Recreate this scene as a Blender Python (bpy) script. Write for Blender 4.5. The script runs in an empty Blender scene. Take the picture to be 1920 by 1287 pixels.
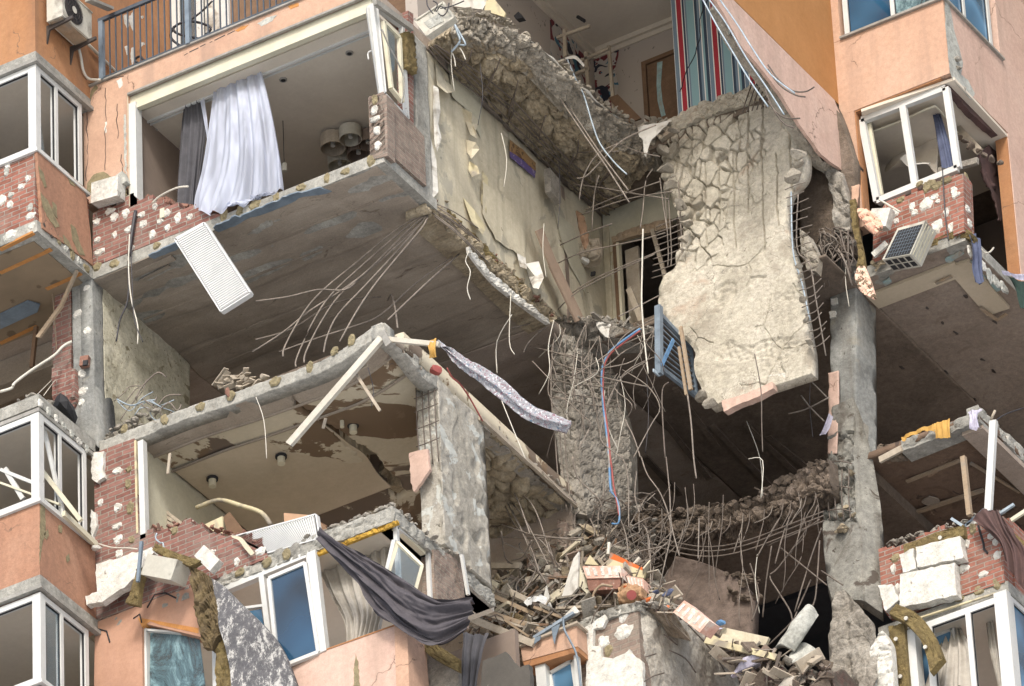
import bpy, bmesh, math, random
from mathutils import Vector as V, noise, Matrix
import numpy as np
R = random.Random(7)
sc = bpy.context.scene
COL = sc.collection
# ---------------- camera ----------------
TH, RL, AZ = map(math.radians, (35.19, -2.9, 29.9)); F = 15000.0; DIST = 112.0
_r0 = V((math.cos(AZ), math.sin(AZ), 0)); _fh = V((-math.sin(AZ), math.cos(AZ), 0)); _Z = V((0, 0, 1))
FW = math.cos(TH)*_fh + math.sin(TH)*_Z; _u0 = -math.sin(TH)*_fh + math.cos(TH)*_Z
RT = math.cos(RL)*_r0 + math.sin(RL)*_u0; UP = -math.sin(RL)*_r0 + math.cos(RL)*_u0
def ray(x, y): return FW*F + RT*(x-960) - UP*(y-643.5)
_d = ray(707, 309); CAM = -_d/_d.dot(FW)*DIST
GZ = CAM.z - 1.7
cam = bpy.data.cameras.new('camera'); co = bpy.data.objects.new('camera', cam); COL.objects.link(co)
cam.sensor_width = 36; cam.lens = F/1920*36; cam.clip_start = 1; cam.clip_end = 5000
m = Matrix((RT, UP, -FW)).transposed().to_4x4(); m.translation = CAM; co.matrix_world = m
sc.camera = co
# ---------------- light ----------------
w = bpy.data.worlds.new('World'); sc.world = w; w.use_nodes = True
wn = w.node_tree; bg = wn.nodes['Background']; sky = wn.nodes.new('ShaderNodeTexSky')
SUN_EL, SUN_AZ = math.radians(40), math.atan2(0.42, -1.0)      # towards -Y, a little +X
sky.sky_type = 'NISHITA'; sky.sun_disc = False; sky.sun_elevation = SUN_EL; sky.sun_rotation = SUN_AZ
sky.air_density = 1.0; sky.dust_density = 3.0; sky.ozone_density = 1.0
wn.links.new(sky.outputs[0], bg.inputs[0]); bg.inputs[1].default_value = 0.15
sl = bpy.data.lights.new('sun', 'SUN'); so = bpy.data.objects.new('sun', sl); COL.objects.link(so)
sl.energy = 1.6; sl.angle = math.radians(10); sl.color = (1, .97, .93)
so.rotation_euler = (-V((math.cos(SUN_EL)*math.sin(SUN_AZ), math.cos(SUN_EL)*math.cos(SUN_AZ), math.sin(SUN_EL)))).to_track_quat('-Z', 'Y').to_euler()
sc.view_settings.view_transform = 'Standard'; sc.view_settings.look = 'None'
sc.view_settings.exposure = 0.78; sc.view_settings.gamma = 1
sc.cycles.max_bounces = 6; sc.cycles.diffuse_bounces = 5; sc.cycles.transparent_max_bounces = 6
# ---------------- unprojection onto planes of the building ----------------
def U(x, y, X=None, Y=None, Z=None):
    d = ray(x, y)
    if X is not None: t = (X-CAM.x)/d.x
    elif Y is not None: t = (Y-CAM.y)/d.y
    else: t = (Z-CAM.z)/d.z
    return CAM + d*t
# ---------------- materials ----------------
def lin(h):
    if not isinstance(h, str): return tuple(h)
    h = h.lstrip('#'); c = [int(h[i:i+2], 16)/255 for i in (0, 2, 4)]
    return tuple(x/12.92 if x <= .04045 else ((x+.055)/1.055)**2.4 for x in c)
ALBEDO = {'orange_render': 0.8, 'pink_render': 0.76, 'pale_pink_render': 0.74, 'terracotta_render': 0.8, 'white_pvc': 0.72, 'cream_pvc': 0.78, 'white_foam': 0.95, 'blue_grey_concrete': .78, 'split_tone_concrete': .76, 'yellow_cloth': .7, 'glue_spotted_soffit': .75, 'weathered_white_enamel': 0.66, 'white_radiator': 0.72, 'pale_dusty_screed': 1.0, 'peeling_grey_column': .98, 'amber_render': 0.72, 'pale_broken_concrete': 0.85, 'red_brick': 0.85, 'dusty_red_brick': 0.9, 'grey_concrete': 0.92, 'white_sheet': 0.8, 'dusty_brown_soffit': .95, 'brightened_brown_soffit': 1.6, 'void_shade_soffit': 1.7, 'peeling_tan_ceiling': 1.25, 'old_grey_ceiling': 1.5, 'painted_ceiling': 1.3, 'dim_room_wall': 1.25, 'dark_broken_concrete': .85, 'mineral_wool': 0.9, 'pine_lath': 0.8, 'orange_pine_lath': 0.75, 'bright_orange_board': 0.7, 'yellowish_board': 0.8, 'loose_brick_clay': 0.75}     # how reflective each finish is, relative to its swatch
class NT:
    def __init__(s, name):
        s.k = ALBEDO.get(name, 1)
        s.m = bpy.data.materials.new(name); s.m.use_nodes = True; s.t = s.m.node_tree; s.n = s.t.nodes; s.b = s.n['Principled BSDF']
        s.tc = s.n.new('ShaderNodeTexCoord')
    def col(s, c): return (*[min(.95, x*s.k) for x in lin(c)], 1)
    def link(s, a, b): s.t.links.new(a, b)
    def noise(s, sc_, det=6, rough=.6, co='Object', dist=0, stretch=None):
        n = s.n.new('ShaderNodeTexNoise'); n.inputs['Scale'].default_value = sc_; n.inputs['Detail'].default_value = det
        n.inputs['Roughness'].default_value = rough; n.inputs['Distortion'].default_value = dist
        src = s.tc.outputs[co]
        if stretch:
            mp = s.n.new('ShaderNodeMapping'); mp.inputs['Scale'].default_value = stretch; s.link(src, mp.inputs[0]); src = mp.outputs[0]
        s.link(src, n.inputs['Vector']); return n.outputs['Fac']
    def ramp(s, fac, stops, interp='LINEAR'):
        r = s.n.new('ShaderNodeValToRGB'); e = r.color_ramp.elements; r.color_ramp.interpolation = interp
        while len(e) < len(stops): e.new(.5)
        for i, (p, c) in enumerate(stops): e[i].position = p; e[i].color = s.col(c) if not isinstance(c, (int, float)) else (c, c, c, 1)
        s.link(fac, r.inputs[0]); return r.outputs[0]
    def mix(s, f, a, b, mode='MIX'):
        n = s.n.new('ShaderNodeMix'); n.data_type = 'RGBA'; n.blend_type = mode
        for k, v in ((0, f), (6, a), (7, b)):
            if hasattr(v, 'is_linked'): s.link(v, n.inputs[k])
            elif k == 0: n.inputs[0].default_value = v
            else: n.inputs[k].default_value = s.col(v)
        return n.outputs[2]
    def bump(s, h, st=.5, d=.02, prev=None):
        n = s.n.new('ShaderNodeBump'); n.inputs['Strength'].default_value = st; n.inputs['Distance'].default_value = d
        s.link(h, n.inputs['Height'])
        if prev: s.link(prev, n.inputs['Normal'])
        s.link(n.outputs[0], s.b.inputs['Normal']); return n.outputs[0]
    def done(s, col, rough=.9):
        if hasattr(col, 'is_linked'): s.link(col, s.b.inputs['Base Color'])
        else: s.b.inputs['Base Color'].default_value = (*lin(col), 1)
        s.b.inputs['Roughness'].default_value = rough; return s.m
def mat_rough(name, stops, scale=1.2, grain=.35, bump=.6, bd=.02, bs=25, rough=.92, spots=None, streak=None, cracks=None):
    """mottled mineral surface: large tone patches, fine grain, optional spots (scale, lo, hi, colour) and cracks"""
    t = NT(name); c = t.ramp(t.noise(scale, 9, .68, dist=.4), stops)
    g = t.noise(60, 4, .7); c = t.mix(grain, c, t.ramp(g, [(.3, .35), (.7, .75)]), 'OVERLAY')
    c = t.mix(min(.45, grain*1.05 if grain > .26 else grain*.75), c, t.ramp(t.noise(13, 10, .78), [(.36, .2), (.64, .8)]), 'OVERLAY')
    for sp in (spots or []):
        f = t.ramp(t.noise(sp[0], 8, .62, dist=.6), [(sp[1], 0.0), (sp[2], 1.0)]); c = t.mix(f, c, sp[3])
    if streak:
        f = t.ramp(t.noise(streak[0], 5, .6, stretch=streak[1]), [(.5, 0.0), (.72, streak[2])]); c = t.mix(f, c, streak[3])
    nb = None
    if cracks:
        vo = t.n.new('ShaderNodeTexVoronoi'); vo.feature = 'DISTANCE_TO_EDGE'; vo.inputs['Scale'].default_value = cracks[0]
        dn = t.n.new('ShaderNodeTexNoise'); dn.inputs['Scale'].default_value = 3; dn.inputs['Detail'].default_value = 6
        t.link(t.tc.outputs['Object'], dn.inputs['Vector'])
        mp = t.n.new('ShaderNodeMix'); mp.data_type = 'RGBA'; mp.inputs[0].default_value = .35
        t.link(t.tc.outputs['Object'], mp.inputs[6]); t.link(dn.outputs['Color'], mp.inputs[7]); t.link(mp.outputs[2], vo.inputs['Vector'])
        f = t.ramp(vo.outputs['Distance'], [(0, 1.0), (cracks[1], 0.0)])
        gate = t.ramp(t.noise(1.1, 3), [(.5, 0.0), (.58, 1.0)])
        f2 = t.mix(1.0, f, gate, 'MULTIPLY'); c = t.mix(f2, c, cracks[2])
    h = t.noise(bs, 8, .7); t.bump(h, bump, bd)
    return t.done(c, rough)
M = {}
def mat_soffit(name, cols, k):
    t = NT(name); c = t.ramp(t.noise(.7, 9, .68, dist=.6), [(.25, cols[0]), (.5, cols[1]), (.75, cols[2])])
    g = t.noise(45, 4, .7); c = t.mix(.4, c, t.ramp(g, [(.3, .35), (.7, .75)]), 'OVERLAY')
    b1 = t.noise(1.0, 6, .7, stretch=(.22, 3.2, 1)); c = t.mix(.12+.5*k, c, t.ramp(b1, [(.35, .32), (.5, .5), (.62, .66)]), 'OVERLAY')
    c = t.mix(t.ramp(t.noise(2.4, 9, .75, dist=1.2, stretch=(.6, 1.6, 1)), [(.6, 0.0), (.66, .7)]), c, '#57493b')
    c = t.mix(t.ramp(t.noise(1.7, 9, .8, dist=1.5, stretch=(.5, 2, 1)), [(.62, 0.0), (.66, .6)]), c, '#aa9f8f')
    w_ = t.n.new('ShaderNodeTexWave'); w_.wave_type = 'BANDS'; w_.bands_direction = 'Y'; w_.inputs['Scale'].default_value = .42; w_.inputs['Distortion'].default_value = 1.6; w_.inputs['Detail'].default_value = 3
    t.link(t.tc.outputs['Object'], w_.inputs['Vector']); ln = t.ramp(w_.outputs['Fac'], [(0, .0), (.03, 1.0)]); c = t.mix(t.ramp(w_.outputs['Fac'], [(0.0, .4*k), (.02, 0.0)]), c, '#4a3e33')
    n1 = t.bump(ln, .6*k, .02); t.bump(t.noise(9, 9, .75), .8, .02, n1); return t.done(c, .92)
M['orange'] = mat_rough('orange_render', [(.25, '#946846'), (.5, '#a97850'), (.75, '#b4865f')], .9, .25, .35, .012, 40, streak=(1.6, (1.5, 1.5, .15), .55, '#866650'), spots=[(1.2, .6, .8, '#a37658'), (14, .73, .75, '#6e5846')], cracks=(.9, .006, '#6e5848'))
M['pink'] = mat_rough('pink_render', [(.25, '#b8937b'), (.5, '#c9a48a'), (.78, '#cfae97')], .9, .25, .35, .012, 40, streak=(1.7, (1.5, 1.5, .13), .55, '#977f70'), spots=[(1.3, .6, .8, '#bd957c'), (14, .73, .75, '#7d6858')], cracks=(.9, .006, '#6e5848'))
M['pink_pale'] = mat_rough('pale_pink_render', [(.25, '#c6a594'), (.5, '#d4b4a2'), (.78, '#d9bdac')], .9, .25, .35, .012, 40, streak=(1.7, (1.5, 1.5, .13), .5, '#a8917f'), spots=[(1.3, .6, .8, '#c9a894'), (14, .73, .75, '#8d7767')], cracks=(.9, .006, '#6e5848'))
M['terra'] = mat_rough('terracotta_render', [(.25, '#956c55'), (.5, '#a87d63'), (.78, '#b28b72')], .8, .28, .4, .012, 40, spots=[(5, .69, .71, '#7d6b50'), (1.1, .58, .8, '#a07258')], streak=(1.6, (1.5, 1.5, .15), .5, '#856350'), cracks=(.9, .006, '#6e5848'))
M['concrete'] = mat_rough('grey_concrete', [(.3, '#76746d'), (.5, '#95938a'), (.7, '#adaaa0')], 1.5, .45, .9, .02, 18, spots=[(7, .66, .7, '#6b6256')], streak=(2, (2, 2, .2), .4, '#716c62'))
M['concrete_blue'] = mat_rough('blue_grey_concrete', [(.3, '#74746f'), (.5, '#8f908b'), (.72, '#a5a49c')], 1.3, .4, .8, .02, 18, spots=[(9, .66, .7, '#5f5b52'), (1.7, .6, .7, '#9a9484')], streak=(2, (3, 3, .15), .55, '#6a6358'))
M['cream'] = mat_rough('stained_cream_plaster', [(.25, '#8b8672'), (.5, '#b1ac98'), (.75, '#c4c0ae')], 1.6, .35, .9, .02, 14, spots=[(6, .6, .66, '#7c745d'), (16, .62, .66, '#57503f')])
M['screed'] = mat_rough('pale_dusty_screed', [(.25, '#8c8576'), (.45, '#a69f8e'), (.62, '#b7b0a0'), (.8, '#a5947f')], .8, .45, 1.0, .03, 14, spots=[(1.3, .54, .7, '#8b8272'), (.9, .6, .72, '#a88e78'), (9, .67, .70, '#6c6253'), (22, .7, .72, '#4e463b')], cracks=(5.5, .012, '#3b332a'))
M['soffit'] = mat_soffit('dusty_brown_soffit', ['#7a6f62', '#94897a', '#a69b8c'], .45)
M['soffit_deep'] = mat_soffit('brightened_brown_soffit', ['#6a5f53', '#7d7267', '#8c8277'], .15)  # deep soffits, colour lifted to make up for missing light
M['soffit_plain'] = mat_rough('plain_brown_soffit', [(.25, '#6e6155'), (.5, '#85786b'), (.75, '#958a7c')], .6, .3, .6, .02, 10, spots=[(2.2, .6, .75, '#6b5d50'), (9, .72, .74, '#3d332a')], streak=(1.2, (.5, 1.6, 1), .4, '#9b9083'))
M['soffit_void'] = mat_rough('void_shade_soffit', [(.3, '#40382f'), (.6, '#574d43')], .8, .4, .6, .02, 12)  # dark base colour stands in for the shade of the voids
M['rock'] = mat_rough('broken_concrete', [(.25, '#6f6353'), (.5, '#94876f'), (.75, '#aa9f8a')], 2.5, .5, 1.0, .03, 22, spots=[(8, .62, .7, '#5b4d3c')])
M['rock_pale'] = mat_rough('pale_broken_concrete', [(.25, '#857c6c'), (.5, '#a1998a'), (.75, '#b2ab9c')], 2.5, .5, 1.0, .03, 22, spots=[(10, .62, .7, '#655a4b')])
M['rock_grey'] = mat_rough('grey_broken_concrete', [(.25, '#6e675c'), (.5, '#8d877c'), (.75, '#a29d93')], 2.5, .5, 1.0, .03, 22, spots=[(10, .64, .7, '#554c40')])
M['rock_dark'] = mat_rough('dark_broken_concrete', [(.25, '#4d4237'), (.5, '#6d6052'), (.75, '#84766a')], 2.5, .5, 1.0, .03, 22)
M['plaster'] = mat_rough('painted_ceiling', [(.3, '#a59c8d'), (.6, '#b3aa9b')], .5, .08, .1, .005, 30)
M['plaster_cream'] = mat_rough('cream_painted_wall', [(.3, '#a9a48e'), (.6, '#bdb8a3'), (.8, '#c6c2b0')], .8, .15, .3, .01, 20, spots=[(4, .68, .7, '#a49877')])
M['ceil_peel'] = mat_rough('peeling_tan_ceiling', [(.3, '#9c9380'), (.6, '#ada48f')], .5, .12, .3, .01, 20, spots=[(.75, .50, .515, '#63523f'), (2.2, .60, .612, '#6d5b47'), (.45, .5, .515, '#5d5145')])
M['ceil_grey'] = mat_rough('old_grey_ceiling', [(.3, '#8b806d'), (.6, '#9a8f7c')], .5, .1, .3, .01, 20)
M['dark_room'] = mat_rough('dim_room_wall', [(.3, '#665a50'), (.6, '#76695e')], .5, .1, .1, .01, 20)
M['paper_grey'] = mat_rough('torn_wallpaper', [(.3, '#a69d86'), (.5, '#bbb29b'), (.7, '#c8c0aa')], .9, .2, .5, .015, 14, spots=[(1.1, .58, .6, '#a29c8b'), (9, .69, .7, '#5f5645')], streak=(2.2, (2.5, 2.5, .12), .5, '#8f8874'))
M['foam'] = mat_rough('white_foam', [(.3, '#aaa79d'), (.5, '#c9c6bc'), (.7, '#d6d3ca')], 4, .4, .9, .015, 50, .85, spots=[(7, .62, .68, '#857f73'), (2, .6, .7, '#aea797')])
M['glue'] = mat_rough('olive_adhesive', [(.3, '#6a6148'), (.6, '#857a5d')], 6, .4, .8, .01, 50)
M['glue_grey'] = mat_rough('grey_adhesive', [(.3, '#8b8b83'), (.6, '#a9a9a0')], 6, .4, .8, .01, 50)
M['wool'] = mat_rough('mineral_wool', [(.25, '#57492c'), (.5, '#766640'), (.75, '#908052')], 4, .5, 1, .03, 45)
M['wool_dark'] = mat_rough('burnt_mineral_wool', [(.25, '#443928'), (.5, '#635439'), (.75, '#84744f')], 4, .5, 1, .03, 45)
M['wood'] = mat_rough('pine_lath', [(.3, '#94816a'), (.7, '#b09c82')], 3, .25, .3, .01, 30, streak=(4, (1, 1, 6), .4, '#876a48'), spots=[(2.6, .5, .64, '#958c7e')])
M['wood_orange'] = mat_rough('orange_pine_lath', [(.3, '#b5793e'), (.7, '#cf9556')], 3, .25, .3, .01, 30)
M['wood_brown'] = mat_rough('brown_board', [(.3, '#5c4735'), (.7, '#775e48')], 2, .25, .3, .01, 30)
M['wood_grey'] = mat_rough('dusty_grey_wood', [(.3, '#8b806f'), (.7, '#aea392')], 3, .25, .3, .01, 30)
M['pvc'] = mat_rough('white_pvc', [(.3, '#d3d4ce'), (.6, '#e2e2dc')], 2, .1, .05, .003, 40, .45, spots=[(9, .66, .72, '#b7b2a6')])
M['pvc_cream'] = mat_rough('cream_pvc', [(.3, '#cfc8ad'), (.6, '#ddd7be')], 2, .1, .05, .003, 40, .5)
M['zinc'] = mat_rough('zinc_flashing', [(.3, '#77746c'), (.7, '#95928a')], 3, .3, .2, .005, 30, .55)
M['rail'] = mat_rough('blue_grey_paint', [(.3, '#56626c'), (.7, '#7a8791')], 3, .15, .1, .004, 30, .5)
M['rebar'] = mat_rough('dusty_steel_bar', [(.3, '#5f574e'), (.7, '#857b70')], 5, .4, .5, .004, 120, .75)
M['rebar_dark'] = mat_rough('dark_steel_bar', [(.3, '#4a423a'), (.7, '#6c6157')], 5, .4, .5, .004, 120, .75)
M['steel_blue'] = mat_rough('bluish_steel_strip', [(.3, '#7c8992'), (.7, '#a9b6bd')], 5, .2, .2, .004, 60, .5)
M['cable_black'] = mat_rough('black_cable', [(.3, '#232222'), (.7, '#39363a')], 5, .1, .1, .002, 60, .5)
M['cable_white'] = mat_rough('pale_cable', [(.3, '#b6b1a3'), (.7, '#cbc6b8')], 5, .1, .1, .002, 60, .6)
M['red'] = mat_rough('dull_red', [(.3, '#7d3b36'), (.7, '#9a4b44')], 5, .1, .1, .002, 60, .6)
M['blue'] = mat_rough('dull_blue', [(.3, '#4a6f93'), (.7, '#628bb0')], 5, .1, .1, .002, 60, .6, spots=[(2.6, .5, .64, '#958c7e')])
M['metal_dark'] = mat_rough('dark_bracket_steel', [(.3, '#2f2a27'), (.7, '#453d37')], 5, .2, .3, .004, 60, .6)
M['ac_white'] = mat_rough('weathered_white_enamel', [(.3, '#cfcab9'), (.6, '#dedaca')], 2, .15, .15, .004, 30, .5, spots=[(2.6, .52, .68, '#958c7e'), (5, .66, .72, '#a0917a')])
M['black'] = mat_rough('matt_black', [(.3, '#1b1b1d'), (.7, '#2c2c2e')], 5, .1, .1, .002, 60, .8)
M['radiator'] = mat_rough('white_radiator', [(.3, '#dfe0dc'), (.6, '#ecece8')], 2, .06, .05, .002, 40, .4)
M['fab_dark'] = mat_rough('charcoal_cloth', [(.3, '#38353a'), (.6, '#4b474a')], 3, .25, .3, .004, 120)
M['fab_grey'] = mat_rough('dark_grey_curtain', [(.3, '#3b3b3e'), (.6, '#4e4d50')], 3, .15, .2, .004, 120)
M['fab_maroon'] = mat_rough('maroon_cloth', [(.3, '#41322f'), (.6, '#553f3b')], 3, .2, .3, .004, 120)
M['fab_navy'] = mat_rough('navy_cloth', [(.3, '#3d4358'), (.6, '#565d74')], 3, .2, .3, .004, 120)
M['fab_yellow'] = mat_rough('yellow_cloth', [(.3, '#b98d42'), (.6, '#d3a75a')], 3, .2, .3, .004, 80)
M['fab_lilac'] = mat_rough('grey_lilac_cloth', [(.3, '#8c8898'), (.6, '#b9b6c4')], 9, .3, .3, .004, 80)
M['fab_beige'] = mat_rough('beige_curtain', [(.3, '#8f897e'), (.6, '#aaa499')], 3, .15, .2, .004, 100)
M['paper_white'] = mat_rough('white_sheet', [(.3, '#cac7bd'), (.6, '#dddad0')], 3, .15, .2, .004, 60, spots=[(2.6, .5, .64, '#958c7e')])
M['ply'] = mat_rough('yellowish_board', [(.3, '#c5b891'), (.7, '#d8cda8')], 2, .1, .1, .004, 60, .7, spots=[(2.6, .5, .64, '#958c7e')])
M['kraft'] = mat_rough('kraft_paper', [(.3, '#8c6d50'), (.7, '#a58463')], 4)
M['orange_board'] = mat_rough('bright_orange_board', [(.3, '#d5631c'), (.7, '#e0752a')], 2, .1, .1, .004, 60, .6, spots=[(2.6, .5, .64, '#958c7e')])
M['cyan'] = mat_rough('pale_cyan_foam', [(.3, '#7d9696'), (.7, '#98b0ae')], 6, .3, .4, .01, 60, spots=[(2.6, .5, .64, '#958c7e')])
M['rail_dark'] = mat_rough('dark_grey_paint', [(.3, '#343a40'), (.7, '#4a525a')], 3, .15, .1, .004, 30, .5)
M['ground'] = mat_rough('bounce_pale_ground', [(.3, '#c9c9c6'), (.7, '#d6d5d1')], .05, .2, .1, .01, 2)  # unseen ground, made pale to bounce light up onto the soffits
def mat_sheer():
    t = NT('sheer_white_curtain'); t.b.inputs['Base Color'].default_value = (.56, .60, .70, 1); t.b.inputs['Roughness'].default_value = .8
    tr = t.n.new('ShaderNodeBsdfTranslucent'); tr.inputs[0].default_value = (.6, .62, .72, 1); mx = t.n.new('ShaderNodeMixShader'); mx.inputs[0].default_value = .3
    t.link(t.b.outputs[0], mx.inputs[1]); t.link(tr.outputs[0], mx.inputs[2]); tp = t.n.new('ShaderNodeBsdfTransparent'); m2 = t.n.new('ShaderNodeMixShader'); t.link(t.ramp(t.noise(1.2, 2, .5, stretch=(5, 5, .5)), [(.35, .02), (.65, .38)]), m2.inputs[0]); t.link(mx.outputs[0], m2.inputs[1]); t.link(tp.outputs[0], m2.inputs[2]); t.link(m2.outputs[0], t.n['Material Output'].inputs[0]); return t.m
M['sheer'] = mat_sheer()
def mat_glass(name, tint, alpha, crackle=False, sky_tones=False):
    t = NT(name); c = tint
    if sky_tones: c = t.ramp(t.noise(.8, 2, .5), [(.3, '#1f2a33'), (.55, tint), (.8, '#37627f')])  # blue tones stand in for the sky mirrored in the panes
    t.b.inputs['Metallic'].default_value = .0
    t.b.inputs['Specular IOR Level'].default_value = .6; t.b.inputs['IOR'].default_value = 1.55
    if crackle:
        f = t.noise(1.7, 12, .82, dist=.9, stretch=(1, 1, .6)); c = t.ramp(f, [(.36, '#20282b'), (.5, '#4f6a70'), (.58, '#86a0a2'), (.66, '#3d525a')])
        a = t.ramp(f, [(.4, .55), (.52, .95)]); t.link(a, t.b.inputs['Alpha'])
    else: t.b.inputs['Alpha'].default_value = alpha
    return t.done(c, .04 if not crackle else .35)
M['glass'] = mat_glass('clear_glass', '#5f7a85', .22)
M['glass_sky'] = mat_glass('painted_sky_glass', '#27465f', .93, False, True)
M['glass_pale'] = mat_glass('pale_blue_glass', '#6593b4', .85, False, True)
M['glass_crackle'] = mat_glass('crackled_glass', '#5f7a85', .7, True)
def mat_brick(name, c1, c2, mortar, dirt):
    t = NT(name); b = t.n.new('ShaderNodeTexBrick'); b.offset = .5
    for k, v in (('Scale', 1), ('Mortar Size', .009), ('Mortar Smooth', .3), ('Bias', 0), ('Brick Width', .255), ('Row Height', .078)): b.inputs[k].default_value = v
    b.inputs['Color1'].default_value = t.col(c1); b.inputs['Color2'].default_value = t.col(c2); b.inputs['Mortar'].default_value = t.col(mortar)
    nz = t.n.new('ShaderNodeTexNoise'); nz.inputs['Scale'].default_value = 6; t.link(t.tc.outputs['Object'], nz.inputs['Vector'])
    mp = t.n.new('ShaderNodeMix'); mp.data_type = 'RGBA'; mp.blend_type = 'LINEAR_LIGHT'; mp.inputs[0].default_value = .012
    t.link(t.tc.outputs['UV'], mp.inputs[6]); t.link(nz.outputs['Color'], mp.inputs[7]); t.link(mp.outputs[2], b.inputs['Vector'])
    c = t.mix(.5, b.outputs['Color'], t.ramp(t.noise(9, 6, .7), [(.3, .25), (.7, .8)]), 'OVERLAY')
    c = t.mix(t.ramp(t.noise(1.6, 8, .65), [(.5, 0.0), (.7, .6)]), c, dirt)
    inv = t.n.new('ShaderNodeMath'); inv.operation = 'SUBTRACT'; inv.inputs[0].default_value = 1; t.link(b.outputs['Fac'], inv.inputs[1])
    n1 = t.bump(inv.outputs[0], 1.0, .02); t.bump(t.noise(40, 6, .7), .6, .01, n1)
    return t.done(c, .9)
M['brick'] = mat_brick('red_brick', '#82503f', '#9c6656', '#9a9084', '#958376')
M['brick_dirty'] = mat_brick('dusty_red_brick', '#734b41', '#8c6459', '#8f877b', '#897e74')
M['brick_dusty'] = mat_brick('soot_dusted_brick', '#75655a', '#877669', '#8b8174', '#80786c')
M['brick_one'] = mat_rough('loose_brick_clay', [(.3, '#7d5546'), (.7, '#9b7463')], 6, .4, .6, .01, 40, spots=[(2.6, .52, .68, '#958c7e'), (12, .6, .66, '#c9b5a5')])
def mat_dots():
    t = NT('glue_spotted_soffit'); c = t.ramp(t.noise(1, 8), [(.3, '#8a7860'), (.7, '#a48f73')])
    vo = t.n.new('ShaderNodeTexVoronoi'); vo.inputs['Scale'].default_value = 3.6; vo.inputs['Randomness'].default_value = .8; dn = t.n.new('ShaderNodeTexNoise'); dn.inputs['Scale'].default_value = 9; t.link(t.tc.outputs['Object'], dn.inputs['Vector']); mp = t.n.new('ShaderNodeMix'); mp.data_type = 'RGBA'; mp.inputs[0].default_value = .12; t.link(t.tc.outputs['Object'], mp.inputs[6]); t.link(dn.outputs['Color'], mp.inputs[7]); t.link(mp.outputs[2], vo.inputs['Vector'])
    c = t.mix(t.ramp(vo.outputs['Distance'], [(.2, .75), (.27, 0.0)]), c, '#6a5842'); t.bump(t.noise(20, 6), .5, .01); return t.done(c)
M['dots'] = mat_dots()
def mat_stripes():
    t = NT('striped_wallpaper'); sx = t.n.new('ShaderNodeSeparateXYZ'); t.link(t.tc.outputs['UV'], sx.inputs[0])
    a = t.n.new('ShaderNodeMath'); a.operation = 'MULTIPLY'; a.inputs[1].default_value = 1/.57; t.link(sx.outputs[0], a.inputs[0])
    fr = t.n.new('ShaderNodeMath'); fr.operation = 'FRACT'; t.link(a.outputs[0], fr.inputs[0])
    W, A_, N, G, RD = '#d9d6cc', '#7b9a9c', '#2c3a49', '#6a7a86', '#96242e'
    seq = [(W, 2), (A_, 5), (N, 7), (W, 1), (G, 9), (W, 2), (RD, 11), (W, 2), (N, 5), (W, 1), (G, 4), (A_, 17), (W, 1), (N, 6), (G, 6)]
    tot = sum(q for _, q in seq); p = 0; st = []
    for c, q in seq: st.append((p/tot, c)); p += q
    c = t.ramp(fr.outputs[0], st, 'CONSTANT'); return t.done(c, .8)
M['stripes'] = mat_stripes()
def mat_pattern(name, base, spots):
    t = NT(name); c = t.ramp(t.noise(2), [(.3, base), (.7, base)])
    for s_, lo, hi, col in spots: c = t.mix(t.ramp(t.noise(s_, 2, .5, dist=.8), [(lo, 0.0), (hi, 1.0)]), c, col)
    return t.done(c, .85)
M['wp_white'] = mat_pattern('speckled_pale_wallpaper', '#a39a90', [(9, .67, .70, '#76706a')])
M['wp_bold'] = mat_pattern('bold_wallpaper', '#a8a29a', [(4, .56, .57, '#62222a'), (4.5, .58, .59, '#3a6477'), (3.7, .62, .63, '#1d2130')])
M['quilt'] = mat_pattern('speckled_pale_textile', '#8d8d90', [(26, .56, .6, '#7d6169'), (30, .58, .62, '#c3c6c8'), (22, .62, .66, '#5d7080')])
def mat_burnt():
    t = NT('white_foam_with_black_glue'); c = t.ramp(t.noise(5.5, 14, .86, dist=.1, stretch=(1.2, 1, .7)), [(.42, '#b9b7b1'), (.462, '#a5a39e'), (.485, '#5b5a5b'), (.7, '#3a3a3e')])
    t.bump(t.noise(14, 8), 1, .02); return t.done(c)
M['burnt'] = mat_burnt()
# ---------------- mesh helpers ----------------
def uvbox(me):
    uv = me.uv_layers.new(name='UVMap').data
    for p in me.polygons:
        n = p.normal; ax = max(range(3), key=lambda i: abs(n[i]))
        for li in p.loop_indices:
            c = me.vertices[me.loops[li].vertex_index].co
            uv[li].uv = (c.x, c.z) if ax == 1 else ((c.y, c.z) if ax == 0 else (c.x, c.y))
def tag(o, label=None, cat=None, group=None, kind=None):
    if label: o['label'] = label
    if cat: o['category'] = cat
    if group: o['group'] = group
    if kind: o['kind'] = kind
    return o
def thing(name, label, cat, loc=(0, 0, 0), group=None):
    o = bpy.data.objects.new(name, None); COL.objects.link(o); o.location = loc; o.empty_display_size = .2
    return tag(o, label, cat, group)
def wpos(o):
    p = V((0, 0, 0))
    while o is not None: p += o.location; o = o.parent
    return p
def obj(name, vs, fs, mat, parent=None, smooth=False):
    """one mesh object from world-space vertices; origin at its base (or its parent's origin)"""
    me = bpy.data.meshes.new(name)
    if parent is not None: org = wpos(parent); loc = V((0, 0, 0))
    else:
        a = np.array([tuple(v) for v in vs]); org = V(((a[:, 0].min()+a[:, 0].max())/2, (a[:, 1].min()+a[:, 1].max())/2, a[:, 2].min())); loc = org
    me.from_pydata([tuple(V(v)-org) for v in vs], [], [tuple(f) for f in fs])
    me.update(); uvbox(me)
    me.materials.append(M[mat] if isinstance(mat, str) else mat)
    if smooth: me.polygons.foreach_set('use_smooth', [True]*len(me.polygons))
    o = bpy.data.objects.new(name, me); COL.objects.link(o); o.location = loc
    if parent is not None: o.parent = parent
    return o
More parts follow.
